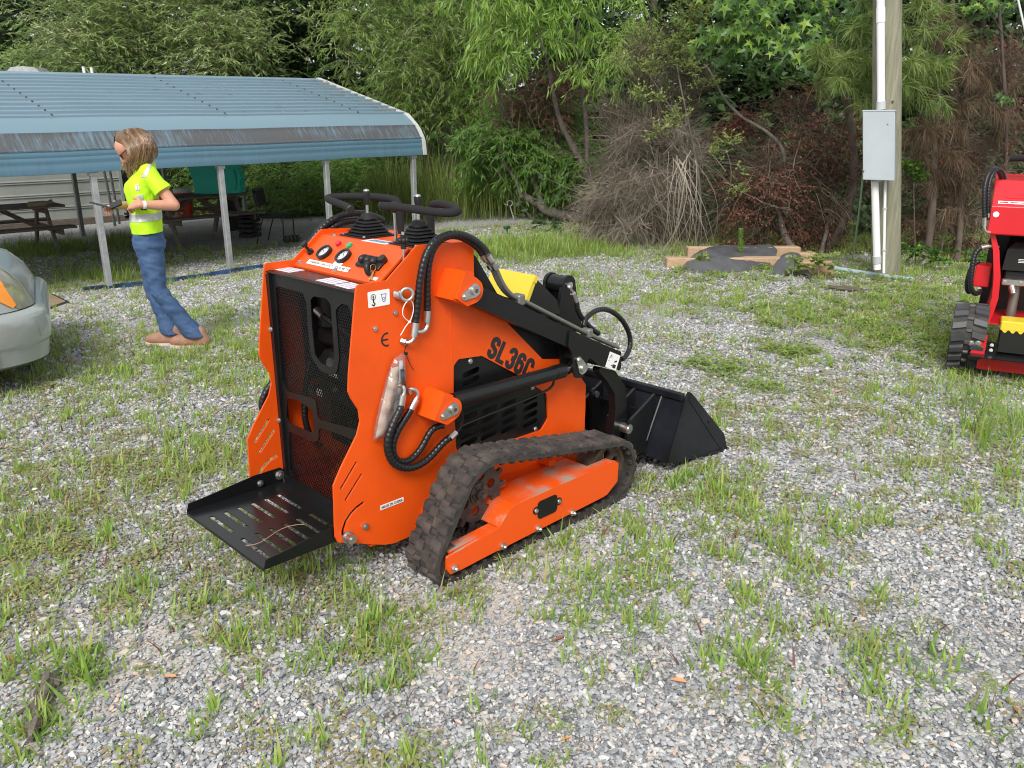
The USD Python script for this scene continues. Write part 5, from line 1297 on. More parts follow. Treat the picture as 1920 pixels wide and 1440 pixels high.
# ------------------------------------------------------------------ hatch board by the car, rubber scrap
mat("plywood", (.22, .145, .085), rough=.8, col2=(.30, .21, .13), scale=8, stretch=(1, 5, 1))
mat("concrete", (.36, .36, .35), rough=.9, col2=(.28, .28, .27), scale=14, bump=.2, bscale=60)
hp = [on_ground(*p_) for p_ in ((52, 569), (97, 555), (127, 570), (78, 588))]; zc = float(np.mean([p_[2] for p_ in hp]))
def flat(points, z0, z1): return hull([(p_[0], p_[1], p_[2] - zc + z) for p_ in points for z in (z0, z1)])
cen = np.mean(hp, axis=0)
def grow(points, k): return [cen + (p_ - cen) * k for p_ in points]
HB = thing("hatch_cover", "brown plywood hatch with a black frame by the silver car's bumper", "hatch", cen)
part(HB, "frame", flat(grow(hp, 1.12), zc - .03, zc + .022), "bin_black"); part(HB, "board", flat(grow(hp, .92), zc + .0225, zc + .030), "plywood")
sp_ = [on_ground(*p_) for p_ in ((66, 592), (122, 571), (146, 577), (96, 594))]
SBp = thing("concrete_slab", "pale concrete slab in front of the plywood hatch", "slab", np.mean(sp_, axis=0)); part(SBp, "slab", flat(sp_, zc - .05, zc + .02), "concrete")
part(SBp, "chipped_edge", hull([sp_[3] + np.array(v) for v in ([-.1, -.03, 0], [.1, 0, 0], [.05, .05, .03], [-.06, .03, .035], [0, -.05, .012])]), "concrete")
ru = [on_ground(*p_) for p_ in ((40, 556), (60, 552), (78, 548))]
RU = thing("rubber_scrap", "torn piece of black ribbed rubber on the gravel beyond the car", "rubber scrap", ru[1])
for k in range(4):
    part(RU, "rubber_strip", tube(spline([p_ + [0, .09 * k, .03 + .02 * (k % 2) + .015 * math.sin(k + 3 * i)] for i, p_ in enumerate(ru)], 12), [.028 + .006 * math.sin(i * 1.3 + k) for i in range(12)], 7), "bin_black")

# ------------------------------------------------------------------ utility pole with meter box
mat("pole_wood", (.29, .28, .205), rough=.85, col2=(.125, .13, .09), scale=2.0, stretch=(13, 13, .8), bump=.8, bscale=5, ramp=(.30, .72), detail=6, bdist=.012)
mat("pvc_white", (.74, .74, .75), rough=.35)
mat("pvc_grey", (.42, .44, .45), rough=.45)
mat("box_grey", (.42, .47, .505), rough=.4, col2=(.385, .435, .47), scale=4)
mat("box_side", (.33, .36, .37), rough=.4)
pb = on_ground(1672, 520); dP = dist_of(pb)
PB_ = pb + FH * .15; top = at_d(1664, 0, dP + .15); lean = (top - PB_) / (top[2] - PB_[2])
UPL = thing("utility_pole", "weathered wooden utility pole carrying a grey electrical box and white conduit", "utility pole", pb)
zz = np.linspace(-.2, 8.5, 30); pr_ = .150 - .0055 * zz
part(UPL, "pole", tube([PB_ + lean * z_ for z_ in zz], pr_, 28), "pole_wood", smooth=40)
part(UPL, "knot", [ball(at_d(1674, 190, dP - .005), .012, 1, (1, 1, .8))], "rusty_iron")
dF = dP - .03
b0, b1 = at_d(1618, 337, dF - .17), at_d(1676, 207, dF - .17)
wB = (at_d(1677, 337, dF - .17) - b0) @ RT * .92; hB_ = b1[2] - b0[2]
MB_ = np.eye(4); MB_[:3, 0], MB_[:3, 1], MB_[:3, 2], MB_[:3, 3] = RT * math.cos(.50) + FH * -math.sin(.50), FH * math.cos(.50) + RT * math.sin(.50), lean * 1.0, b0
EB = part(UPL, "electrical_box", moved(bx(.008, wB - .004, .012, .19, .006, hB_ - .006, .004), MB_), "box_side")
part(EB, "door", moved(bx(0, wB, -.004, .011, 0, hB_ - .012, .004), MB_), "box_grey")
part(EB, "rain_hood", moved(bx(-.004, wB + .004, -.008, .195, hB_ - .0115, hB_ + .004, .003), MB_), "box_grey")
part(EB, "latch", [moved(bx(wB * .76, wB * .80, -.010, -.004, hB_ * .80, hB_ * .81, .001), MB_)], "rusty_iron")
part(EB, "bottom_hub", moved(cyl((wB * .42, .09, -.02), (wB * .42, .09, .006), .05, 16), MB_), "pvc_grey")
def pipe(a, b, r, d, nm, m_, coup=()):
    p0, p1 = at_d(*a, d), at_d(*b, d)
    pth = part(UPL, nm, cyl(p0, p1, r, 18), m_, smooth=35)
    for t0, t1, k in coup:
        part(pth, "coupling", cyl(p0 + (p1 - p0) * t0, p0 + (p1 - p0) * t1, r * k, 18), "pvc_grey" if k > 1.15 else m_, smooth=35)
    return p0, p1
p0, p1 = pipe((1652, 205), (1650, -260), .037, dF - .10, "upper_conduit", "pvc_white", ((.0, .035, 1.2), (.37, .43, 1.14)))
p0, p1 = pipe((1645, 505), (1640, 335), .037, dF - .10, "lower_conduit", "pvc_white", ((.07, .15, 1.17),))
pipe((1657, 512), (1660, 335), .0135, dF - .13, "ground_conduit", "pvc_white", ((.24, .26, 1.5), (.68, .70, 1.5)))
mat("green_wire", (.22, .30, .22), rough=.5)
g0, g1 = on_ground(1597, 492), at_d(1619, 318, dF - .2)
part(UPL, "ground_wire", tube(spline([g0, g0 * .5 + g1 * .5 + RT * .01, g1], 12), .009, 6), "green_wire", smooth=40)
mat("pipe_blue", (.30, .41, .45), rough=.45)
w0, w1 = on_ground(1562, 507), on_ground(1712, 529)
WP = thing("pale_blue_pipe", "pale blue plastic pipe lying on the ground at the foot of the pole", "pipe", w0)
pp_ = [w0 + (w1 - w0) * t for t in np.linspace(0, 1, 12)]; pp_ = [np.array([q[0], q[1], float(ground(*q[:2])) + .022]) for q in pp_]
part(WP, "pipe", tube(pp_, .028, 12), "pipe_blue", smooth=40); part(WP, "socket_end", cyl(pp_[0], pp_[0] + (pp_[1] - pp_[0]) * .6, .035, 12), "pipe_blue", smooth=40)
GWt = at_d(1900, -40, 7.2); GWb = at_d(1926, 75, 7.0); dd_ = GWb - GWt; k_ = (GWb[2] - float(ground(*GWb[:2]))) / -dd_[2]
gb = GWb + dd_ * k_
GY = thing("guy_wire", "thin pale guy wire crossing the top right corner", "wire", gb); part(GY, "cable", cyl(gb, GWt - dd_ * 2, .008, 8), "pvc_grey"); part(GY, "anchor_eye", moved(trimesh.creation.torus(.03, .008, 16, 6), T(*gb)), "zinc")

# ------------------------------------------------------------------ timbers and weed cloth by the pole
mat("new_timber", (.46, .315, .20), rough=.75, col2=(.36, .245, .155), scale=3.0, stretch=(.5, 9, 9), bump=.2, bscale=40)
mat("timber_end", (.30, .21, .14), rough=.8, col2=(.22, .16, .11), scale=20)
def timber(pa, pb_, h, w, z0, label):
    a, b = pa.copy(), pb_.copy(); ax = b - a; ax[2] = 0; l = np.linalg.norm(ax); ax /= l; sd = np.array([-ax[1], ax[0], 0])
    if sd @ FH < 0: sd = -sd
    o = np.array([a[0], a[1], z0]); t = thing("timber", label, "timber", o, "sawn timbers by the utility pole")
    M = np.eye(4); M[:3, 0], M[:3, 1], M[:3, 2], M[:3, 3] = ax, np.cross([0, 0, 1], ax), [0, 0, 1], o
    s_ = 1 if np.cross([0, 0, 1], ax) @ FH > 0 else -1
    part(t, "beam", moved(bx(.002, l - .002, 0, s_ * w, 0, h, .008), M), "new_timber")
    part(t, "end_grain", moved(bx(l - .0019, l + .002, s_ * .006, s_ * (w - .006), .006, h - .006), M), "timber_end"); part(t, "end_grain", moved(bx(-.002, .0019, s_ * .006, s_ * (w - .006), .006, h - .006), M), "timber_end")
    return o, ax
g_a, g_b = on_ground(1250, 503), on_ground(1494, 502); zt = float(min(ground(*g_a[:2]), ground(*g_b[:2])))
timber(g_a, g_b, .115, .14, zt, "long pale timber at the front of the pile, half under black cloth")
g_c, g_d = on_ground(1289, 487), on_ground(1500, 487); timber(g_c, g_d, .15, .14, zt, "long pale timber behind the cloth-covered one, top of the pile")
g_e, g_f = on_ground(1494, 517), on_ground(1562, 519); timber(g_e, g_f, .145, .16, zt, "short pale timber block nearest the pole")
g_e, g_f = on_ground(1497, 500), on_ground(1532, 500); timber(g_e, g_f, .15, .14, zt, "shortest pale offcut behind the block nearest the pole")
mat("weed_cloth", (.048, .050, .055), rough=.7, col2=(.085, .088, .095), scale=5, bump=.3, bscale=150)
def cloth(rows, nm, label, seed):
    """rows of picture points with heights: a draped sheet"""
    g = []
    for row in rows:
        pts = []
        for px, py, h in row:
            q = on_ground(px, py); pts.append(q + np.array([0, 0, h]))
        g.append(spline(pts, 22))
    g = np.array(g); g = np.stack([spline(g[:, k], 18) for k in range(g.shape[1])], 1)
    nn, mm = g.shape[:2]; g[..., 2] += (meshkit.fbm(g * 9, 3, seed) - .5) * .035 + .008
    i, j = np.meshgrid(np.arange(nn - 1), np.arange(mm - 1), indexing="ij"); a = (i * mm + j).ravel(); f = np.stack([a, a + 1, a + mm + 1, a + mm], 1)
    v = g.reshape(-1, 3); t = thing(nm, label, "weed cloth", g[0, 0]); part(t, "sheet", (np.vstack([v, v - [0, 0, .004]]), np.vstack([f, f[:, ::-1] + len(v)])), "weed_cloth", smooth=True)
    e_ = np.vstack([g[0], ]); part(t, "hem", tube(e_, .006, 6), "weed_cloth", smooth=True)
cloth([[(1275, 512, .0), (1330, 513, .0), (1400, 510, 0), (1440, 506, 0)], [(1285, 503, .05), (1345, 504, .11), (1400, 500, .10), (1450, 498, .09)], [(1300, 500, .13), (1345, 496, .14), (1400, 492, .13), (1455, 490, .13)], [(1320, 490, .13), (1350, 487, .165), (1410, 485, .165), (1440, 484, .165)]], "weed_cloth", "black weed cloth draped over the middle of the timber pile", 4)
cloth([[(1440, 515, .0), (1470, 517, .0), (1502, 520, .03), (1520, 532, .0)], [(1450, 507, .05), (1474, 507, .11), (1496, 508, .12), (1512, 522, .03)], [(1462, 500, .12), (1478, 498, .15), (1492, 499, .15), (1502, 510, .07)]], "weed_cloth", "folded black weed cloth hanging over the right end of the timber pile", 6)
cs = [on_ground(*p_) for p_ in ((1555, 543), (1580, 547), (1610, 549), (1618, 551))]
CS = thing("bark_strip", "dark curled strip lying in the weeds in front of the pole", "strip", cs[0]); part(CS, "strip", tube(spline([p_ + [0, 0, .03] for p_ in cs], 14), [.02] * 4 + [.03] * 6 + [.02] * 4, 6), "timber_dark"); part(CS, "frayed_end", tube([cs[3] + [0, 0, .03], cs[3] + RT * .06 + [0, 0, .05]], [.012, .002], 5), "timber_dark")
# marker stake and sprinkler spike
st_ = on_ground(964, 412); s_t = at_d(956, 386, dist_of(st_)); r_l = .045
SK = thing("marker_stake", "white wire stake with a curled top in the grass", "stake", st_)
c0 = s_t + [0, 0, r_l]
part(SK, "wire", tube(np.vstack([[st_, st_ * .4 + s_t * .6, s_t], [c0 + RT * r_l * math.sin(a) - np.array([0, 0, 1]) * r_l * math.cos(a) for a in np.linspace(.3, 5.6, 14)], [c0 - RT * .09 + [0, 0, -.02]]]), .009, 7), "white_trim", smooth=40); part(SK, "tip", ball(st_, .012, 1), "white_trim")
gs = on_ground(951, 442); gt = at_d(951, 427, dist_of(gs)); mat("green_dark_plastic", (.012, .07, .05), rough=.5)
SPK = thing("garden_spike", "small dark green garden spike in the grass by the willow", "spike", gs); part(SPK, "stem", cyl(gs, gt, .012, 8), "green_dark_plastic"); part(SPK, "head", moved(bx(-.06, .05, -.03, .03, -.02, .03, .012), T(*gt)), "green_dark_plastic")
# piece of bark and dry leaves on the gravel
mat("bark", (.085, .070, .060), rough=.9, col2=(.17, .14, .12), scale=10, stretch=(2, 2, 10), bump=.8, bscale=30)
bk = [on_ground(*p_) for p_ in ((105, 1285), (88, 1310), (75, 1345), (70, 1378))]
BK = thing("bark_chunk", "splintered piece of grey bark lying in the gravel at lower left", "bark", bk[1])
pb_ = spline([p_ + [0, 0, .014] for p_ in bk], 26); rb_ = np.random.default_rng(12)
ax_ = unit_ = (pb_[-1] - pb_[0]) / np.linalg.norm(pb_[-1] - pb_[0]); sd_ = np.cross(ax_, [0, 0, 1.0]); chips = []
for k in range(46):
    c_ = pb_[rb_.integers(0, 26)] + sd_ * rb_.normal() * .009 + np.array([0, 0, .006 * rb_.normal()]); l_ = .018 + .03 * rb_.random(); w_ = .004 + .005 * rb_.random()
    chips.append(hull([c_ + ax_ * l_ * a + sd_ * w_ * (b + .4 * rb_.normal()) + np.array([0, 0, 1.0]) * w_ * (c + .4 * rb_.normal()) for a in (-1, -.3, .5, 1) for b in (-1, 1) for c in (-1, 1)]))
part(BK, "bark", chips, "bark", kind="stuff")
part(BK, "splinter", tube(spline([on_ground(60, 1325) + [0, 0, .006], on_ground(35, 1345) + [0, 0, .008], on_ground(22, 1352) + [0, 0, .006]], 8), [.006] * 6 + [.003] * 2, 5), "bark"); part(BK, "splinter", tube([pb_[1], pb_[8] + RT * .02, pb_[12] + RT * .025], [.007, .006, .002], 5), "bark")
mat("dry_leaf", (.42, .19, .085), rough=.6, col2=(.50, .27, .14), scale=30)
mat("dry_leaf_dark", (.20, .075, .05), rough=.6, col2=(.28, .11, .07), scale=30)
rr = np.random.default_rng(8)
for px, py, sz, m_, lab in ((1272, 1287, .026, "dry_leaf", "orange brown dry leaf on the gravel right of the track"), (1050, 1205, .020, "dry_leaf_dark", "rust brown curled leaf on the gravel in front of the track"), (160, 1222, .024, "dry_leaf_dark", "dark red dry leaf on the sandy patch at left"), (20, 1245, .024, "dry_leaf_dark", "dark red dry leaf at the left edge of the gravel"),
                        (450, 1203, .018, "dry_leaf_dark", "small rust leaf below the black step"), (562, 1086, .02, "dry_leaf", "tan leaf in the grass under the step"), (1060, 1395, .016, "dry_leaf", "small tan leaf near the bottom edge"), (321, 1276, .02, "dry_leaf", "tan dry leaf beside the sandy patch"), (1905, 1343, .02, "dry_leaf", "orange leaf at the right edge"), (1570, 740, .03, "dry_leaf", "pale leaf among the weeds right of the bucket")):
    g_ = on_ground(px, py); a = rr.random() * 6.28; c, s_ = math.cos(a), math.sin(a)
    P = np.array([[-1, 0, .15], [-.5, .38, .32], [.3, .42, .36], [1.1, .05, .1], [.3, -.4, .3], [-.5, -.36, .36], [.0, 0, .05]]) * sz + [0, 0, .012]
    P[:, :2] = P[:, :2] @ np.array([[c, s_], [-s_, c]])
    f = np.array([[6, 0, 5], [6, 1, 0], [6, 2, 1], [6, 3, 2], [6, 4, 3], [6, 5, 4]])
    t = thing("dry_leaf", lab, "leaf", g_, "dry leaves on the gravel"); part(t, "leaf_blade", (np.vstack([P + g_, P + g_ - [0, 0, .0012]]), np.vstack([f, f[:, ::-1] + 7])), m_); part(t, "leaf_stalk", tube([P[0] + g_, P[0] * 1.5 + g_ + [0, 0, -.008]], .0012, 5), m_)

# ------------------------------------------------------------------ red loader at the right edge
ZU = np.array([0, 0, 1.0])
rb = on_ground(1806, 706); dr = dist_of(rb)
RL = thing("red_track_loader", "red mini track loader cut by the right edge, yellow topped battery low in front", "loader", rb)
def rp(px, py, off=0.0): return at_d(px, py, dr + off)
kr = dr / FPX
hd = .50                                                        # its heading against the line of sight
RX_ = RT * math.cos(hd) - FH * math.sin(hd); RY_ = FH * math.cos(hd) + RT * math.sin(hd)
MR = np.eye(4); MR[:3, 0], MR[:3, 1], MR[:3, 2], MR[:3, 3] = RX_, RY_, ZU, rb
def rl(px, py, off=0.0):
    """the point seen at (px, py) on the loader's own plane y = off"""
    d = sight(px, py); o = EYE - rb; t = (off - o @ RY_) / (d @ RY_); q = o + d * t
    return np.array([q @ RX_, off, q[2]])
def rpart(nm, m, mt, par=None, sm_=False): return part(par or RL, nm, moved(tm(m), MR), mt, smooth=sm_)
def quad_ext(pts, off, thick):
    """outline given in the picture, standing at a distance, with thickness away from us"""
    a = np.array([rl(x_, y_, off) for x_, y_ in pts]); return ext(Polygon(a[:, [0, 2]]).buffer(0), "y", a[:, 1].mean(), a[:, 1].mean() + thick)
x0, x1 = rl(1772, 690)[0], rl(1838, 690)[0]
W_ = x1 - x0; zt_ = rl(1800, 570, .1)[2]
for sx, xa in ((0, x0), (1, x0 + 1.12 - W_)):
    loop_ = unary_union([Point(.16, .13).buffer(.115, quad_segs=10), Point(.12, zt_ - .19).buffer(.165, quad_segs=10), Point(1.05, .15).buffer(.13, quad_segs=10)]).convex_hull
    bl = rpart("track_belt", ext(loop_.buffer(.014).difference(loop_), "x", xa, xa + W_), "rubber_side")
    ring = np.array(loop_.buffer(.014).exterior.coords)[:, :2]; seg = np.r_[0, np.cumsum(np.linalg.norm(np.diff(ring, axis=0), axis=1))]; lg = []
    n_ = 36
    for k in range(n_):
        for h_ in range(3):
            s_ = seg[-1] * (k + (.5 if h_ == 0 else (.25 if h_ == 1 else 0))) / n_
            at_ = lambda q: np.array([np.interp(q % seg[-1], seg, ring[:, 0]), np.interp(q % seg[-1], seg, ring[:, 1])])
            ln = seg[-1] / n_ * (.34 if h_ != 1 else .2); p0, p1 = at_(s_ - ln), at_(s_ + ln); td = (p1 - p0) / np.linalg.norm(p1 - p0); nn = np.array([td[1], -td[0]])
            if nn @ ((p0 + p1) / 2 - np.array([.5, .2])) < 0: nn = -nn
            ya, yb = ((xa + .004, xa + W_ * .40), (xa + W_ * .42, xa + W_ * .58), (xa + W_ * .60, xa + W_ - .004))[h_]
            sk = td * (.018 if h_ == 0 else -.018 if h_ == 2 else 0)
            lg.append(hull([(yy, *(t_ + nn * hh + sk * j_)) for t_, hh in ((p0, -.003), (p1, -.003), (p0 + td * .008, .02 if h_ != 1 else .012), (p1 - td * .008, .02 if h_ != 1 else .012)) for j_, yy in enumerate((ya, yb))]))
    part(bl, "tread_lugs", moved(tm(lg), MR), "rubber_clean", kind="stuff")
    for yq, zq, rq in ((.12, zt_ - .19, .15), (1.05, .15, .12)): rpart("track_wheel", cyl((xa + .05, yq, zq), (xa + W_ - .05, yq, zq), rq, 22), "red_paint", None, 30)
# bodywork between the tracks: the left cheek seen by us, the right one mirrored
cxm = x0 + .56
def both(fn):
    for s_ in (1, -1): fn(s_)
ck = [(1857, 440), (1866, 440), (1874, 470), (1876, 520), (1872, 560), (1862, 590), (1850, 612), (1834, 645), (1830, 640), (1840, 612), (1852, 585), (1860, 558), (1863, 520), (1862, 470)]
a_ = np.array([rl(x_, y_, .12) for x_, y_ in ck])
def cheek(s_):
    P = Polygon(np.c_[(a_[:, 0] - cxm) * s_ + cxm, a_[:, 2]]); rpart("side_frame", ext(P.buffer(0), "y", a_[:, 1].mean(), a_[:, 1].mean() + .55), "red_paint")
both(cheek)
xh = rl(1858, 400, .08)[0]; xr = 2 * cxm - xh
z_a, z_b, z_c = rl(1870, 440, .08)[2], rl(1870, 387, .08)[2], rl(1870, 338, .22)[2]
yA = .07
hood = Polygon([(yA, z_a), (yA, z_b), (yA + .16, z_c), (yA + .62, z_c + .02), (yA + .62, z_a - .05)])
hd_ = rpart("console_hood", ext(rnd(hood, .012), "x", xh, xr), "red_paint", None, 25)
mm = basis((xh + .06, yA + .08, (z_b + z_c) / 2 + .001), (1, 0, 0), (0, .16, z_c - z_b))
rpart("recess", moved(ext(rrect(.0, -.04, .5, .075, .03), "z", -.001, .002), mm), "red_paint", hd_)
rpart("label_strip", moved(bx(-.03, .62, -.088, -.066, .0005, .0018), mm), "white_label", hd_)
rpart("label_print", [moved(bx(-.02 + .06 * k, .025 + .06 * k, -.082, -.073, .002, .0024), mm) for k in range(10)], "red_paint", hd_)
rpart("round_sticker", cyl((xh + .03, yA - .0005, z_b - .05), (xh + .03, yA - .002, z_b - .05), .018, 18), "white_label", hd_)
rpart("hood_bolt", [hexbolt((xh + .05, yA + .12, z_b + .10), (0, -.7, .7), .008)], "zinc", hd_)
rpart("handle_grip", tube([rl(1893, 297, .35), rl(1920, 296, .35), rl(2010, 298, .35)], .022, 12), "foam_grip", None, 35)
rpart("handle_post", cyl(rl(1960, 297, .36), rl(1960, 345, .36), .014, 10), "foam_grip")
# engine
yE = yA + .14
ex0, ex1 = rl(1881, 490, .25)[0], xr - (rl(1881, 490, .25)[0] - xh)
ze0, ze1 = rl(1890, 505, .25)[2], rl(1890, 453, .25)[2]
en = rpart("engine_cover", hull([(x_, y_, z_) for x_, y_, z_ in ((ex0, yE, ze0), (ex0 + .01, yE, ze1 - .05), (ex0 + .05, yE + .03, ze1), (ex1 - .05, yE + .03, ze1), (ex1, yE, ze1 - .05), (ex1, yE, ze0), (ex0, yE + .35, ze0), (ex0 + .03, yE + .35, ze1), (ex1, yE + .35, ze0), (ex1 - .03, yE + .35, ze1))]), "black_plastic", None, 20)
rpart("cover_print", [bx(ex0 + .085, ex0 + .15, yE - .001, yE, ze0 + .075 - .010 * k, ze0 + .079 - .010 * k) for k in range(3)], "white_label", en)
rpart("engine_block", [bx(ex0 + .02, ex1 - .02, yE + .03, yE + .30, ze0 - .11, ze0 - .003, .01)] + [bx(ex0 + .03, ex1 - .03, yE + .022, yE + .03, ze0 - .03 - .016 * k, ze0 - .024 - .016 * k) for k in range(5)], "engine_black", en)
zc_ = rl(1890, 528, .22)[2]
rpart("carburettor", [bx(ex0 + .01, ex0 + .20, yE - .02, yE + .05, zc_ - .022, zc_ + .018, .006), cyl((ex0 + .07, yE - .01, zc_ - .02), (ex0 + .09, yE - .02, zc_ - .07), .022, 12), hexbolt((ex0 + .03, yE - .02, zc_), (0, -1, 0), .012), hexbolt((ex0 + .12, yE - .02, zc_ + .005), (0, -1, 0), .01)], "zinc", en, 30)
rpart("exhaust_pipe", cyl((ex0 + .10, yE + .05, zc_ - .03), (ex0 + .10, yE + .05, zc_ - .24), .03, 16), "grey_tube", en, 30)
rpart("engine_bay_back", bx(xh + .03, xr - .03, yE + .36, yE + .37, rl(1880, 600, .2)[2], z_a), "engine_black")
# floor, battery, lower plate
zf = rl(1870, 603, .10)[2]
rpart("bay_floor", bx(rl(1846, 600, .05)[0], 2 * cxm - rl(1846, 600, .05)[0], yA - .02, yA + .50, zf - .01, zf), "red_paint")
xb0 = rl(1873, 640, -.06)[0]; xb1 = 2 * cxm - xb0; yB = -.02
zb0, zb1, zb2 = rl(1880, 664, -.06)[2], rl(1880, 622, -.06)[2], rl(1880, 604, -.06)[2]
bt2 = rpart("battery", bx(xb0, xb1, yB, yB + .17, zb0, zb1, .004), "black_plastic")
rpart("battery_cover", [bx(xb0 - .005, xb1 + .005, yB - .006, yB + .176, zb1 + .0005, zb2, .006)] + [hull([(xb0 + .045 * k + d_, yB - .0055, z_) for d_, z_ in ((.004, zb1 + .004), (.02, zb1 - .012), (.03, zb1 - .012), (.04, zb1 + .004))] + [(xb0 + .045 * k + d_, yB - .001, z_) for d_, z_ in ((.004, zb1 + .004), (.02, zb1 - .012), (.03, zb1 - .012), (.04, zb1 + .004))]) for k in range(int((xb1 - xb0) / .045))], "yellow_plastic", bt2)
xl0 = rl(1815, 660, -.1)[0]; zl = rl(1820, 664, -.10)[2]
rpart("step_plate", ext(Polygon([(xl0, -.12), (xl0 + .02, -.16), (2 * cxm - xl0 - .02, -.16), (2 * cxm - xl0, -.12), (2 * cxm - xl0, .06), (xl0, .06)]), "z", zl - .006, zl), "black_paint")
rpart("lower_cross", bx(rl(1830, 690, .0)[0], 2 * cxm - rl(1830, 690, 0)[0], -.02, .12, rl(1830, 690, 0)[2], zl - .008, .008), "red_paint")
rpart("front_lug", [ext(Polygon([(xl0 + .012, zl), (xl0 + .03, zl + .05), (xl0 + .09, zl + .13), (xb0 - .07, zl + .13), (xb0 - .07, zl)]), "y", -.06, -.045)], "red_paint")
for px, py in ((1821, 646), (1834, 646)): rpart("lug_bolt", hexbolt(rl(px, py, -.1) * [1, 0, 1] + [0, -.06, 0], (0, -1, 0), .014), "zinc")
rpart("hinge_plate", bx(xb0 - .065, xb0 - .005, -.03, -.022, zl + .002, zl + .08), "black_paint")
for k in range(2): rpart("hinge_bolt", hexbolt((xb0 - .035, -.03, zl + .025 + .035 * k), (0, -1, 0), .009), "white_trim")
rpart("pivot_block", bx(rl(1826, 520, .25)[0], rl(1856, 520, .25)[0], .22, .40, rl(1840, 537, .25)[2], rl(1840, 497, .25)[2], .006), "red_paint")
for o in (0, .03):
    rpart("hydraulic_hose", wrapped_hose([rl(1846 + 210 * o, 408 + 150 * o, .06 + o), rl(1845 + 250 * o, 370, .07 + o), rl(1850 + 250 * o, 335, .10 + o), rl(1862 + 250 * o, 317, .16 + o), rl(1874 + 200 * o, 325, .26 + o), rl(1880 + 200 * o, 345, .32)], .014, .02, 10), "hose_black", None, 50)
rpart("hydraulic_hose", wrapped_hose([rl(1839, 465, .10), rl(1827, 480, .08), rl(1822, 510, .06), rl(1820, 535, .06), rl(1826, 549, .08), rl(1838, 545, .14)], .016, .02, 10), "hose_black", None, 50)
rpart("hydraulic_hose", wrapped_hose([rl(1836, 490, .16), rl(1818, 510, .12), rl(1813, 540, .12), rl(1822, 545, .2)], .014, .02, 10), "hose_black", None, 50)
rpart("hose_fitting", [cyl(rl(1846, 408, .06), rl(1846, 424, .06), .014, 10), tube(spline([rl(1846, 422, .06), rl(1848, 433, .06), rl(1858, 435, .08)], 8), .009, 8), cyl(rl(1853, 400, .09), rl(1853, 412, .09), .013, 10), tube(spline([rl(1853, 412, .09), rl(1855, 420, .09), rl(1862, 422, .1)], 8), .009, 8)], "zinc", None, 30)
rpart("hose_fitting", [cyl(rl(1839, 464, .10), rl(1853, 461, .12), .016, 10), cyl(rl(1853, 461, .12), rl(1872, 463, .16), .010, 8)], "zinc", None, 30)

# ------------------------------------------------------------------ silver car, nose into the picture from the left
MAT["car_silver"] = usdkit.material(stage, "/World/Looks/car_silver", {"p": ("principled_bsdf", {"base_color": (.30, .335, .325), "metallic": .35, "roughness": .35, "coat_weight": .8, "coat_roughness": .08})}, [], surface="p.BSDF")
mat("lamp_lens", (.15, .145, .09), rough=.12, col2=(.24, .24, .19), scale=5, coat=.6)
mat("lamp_orange", (.78, .26, .01), rough=.2, coat=.4)
mat("tyre", (.022, .022, .022), rough=.75)
mat("car_glass", (.02, .025, .025), rough=.05)
mat("alloy", (.42, .43, .43), rough=.3, metal=.8)
cb = on_ground(72, 712); ch = .50
CX = RT * math.cos(ch) + FH * math.sin(ch); CY = FH * math.cos(ch) - RT * math.sin(ch)      # nose direction, far side direction
SHX, SHY = .18, .42
nose = cb + CX * SHX - CY * SHY
CAR = thing("parked_car", "silver car with its front corner and orange turn signal at the left edge", "car", nose)
MCAR = np.eye(4); MCAR[:3, 0], MCAR[:3, 1], MCAR[:3, 2], MCAR[:3, 3] = CX, CY, ZU, nose
LEN, WID = 4.35, 1.74
def plan(front, side, rear, r_, z):
    p = sbox(-LEN + rear, side, -front, WID - side)
    p = p.buffer(-r_).buffer(r_, quad_segs=16)
    b = np.array(p.exterior.coords)[:-1, :2]
    b[:, 0] -= .10 * ((b[:, 1] - WID / 2) / (WID / 2)) ** 2 * (b[:, 0] > -1)          # bowed front
    ang = np.arctan2(b[:, 1] - WID / 2, b[:, 0] + LEN / 2); b = b[np.argsort(ang)]
    ring = np.vstack([b, b[:1]]); s_ = np.r_[0, np.cumsum(np.linalg.norm(np.diff(ring, axis=0), axis=1))]
    q = np.linspace(0, s_[-1], 161)[:-1]
    return np.c_[np.interp(q, s_, ring[:, 0]), np.interp(q, s_, ring[:, 1]), np.full(160, z)]
def loft(levels):
    n_ = 160; v = np.vstack(levels); k = len(levels); i, j = np.meshgrid(np.arange(k - 1), np.arange(n_), indexing="ij"); a = (i * n_ + j).ravel(); b = (i * n_ + (j + 1) % n_).ravel()
    f = np.vstack([np.stack([a, b, b + n_], 1), np.stack([a, b + n_, a + n_], 1)])
    v = np.vstack([v, levels[0].mean(0), levels[-1].mean(0)]); j = np.arange(n_)
    f = np.vstack([f, np.stack([np.full(n_, k * n_), (j + 1) % n_, j], 1), np.stack([np.full(n_, k * n_ + 1), (k - 1) * n_ + j, (k - 1) * n_ + (j + 1) % n_], 1)])
    return trimesh.Trimesh(v, f, process=False)
def mfd(m): return manifold3d.Manifold(manifold3d.Mesh(np.asarray(m.vertices, np.float32), np.asarray(m.faces, np.uint32)))
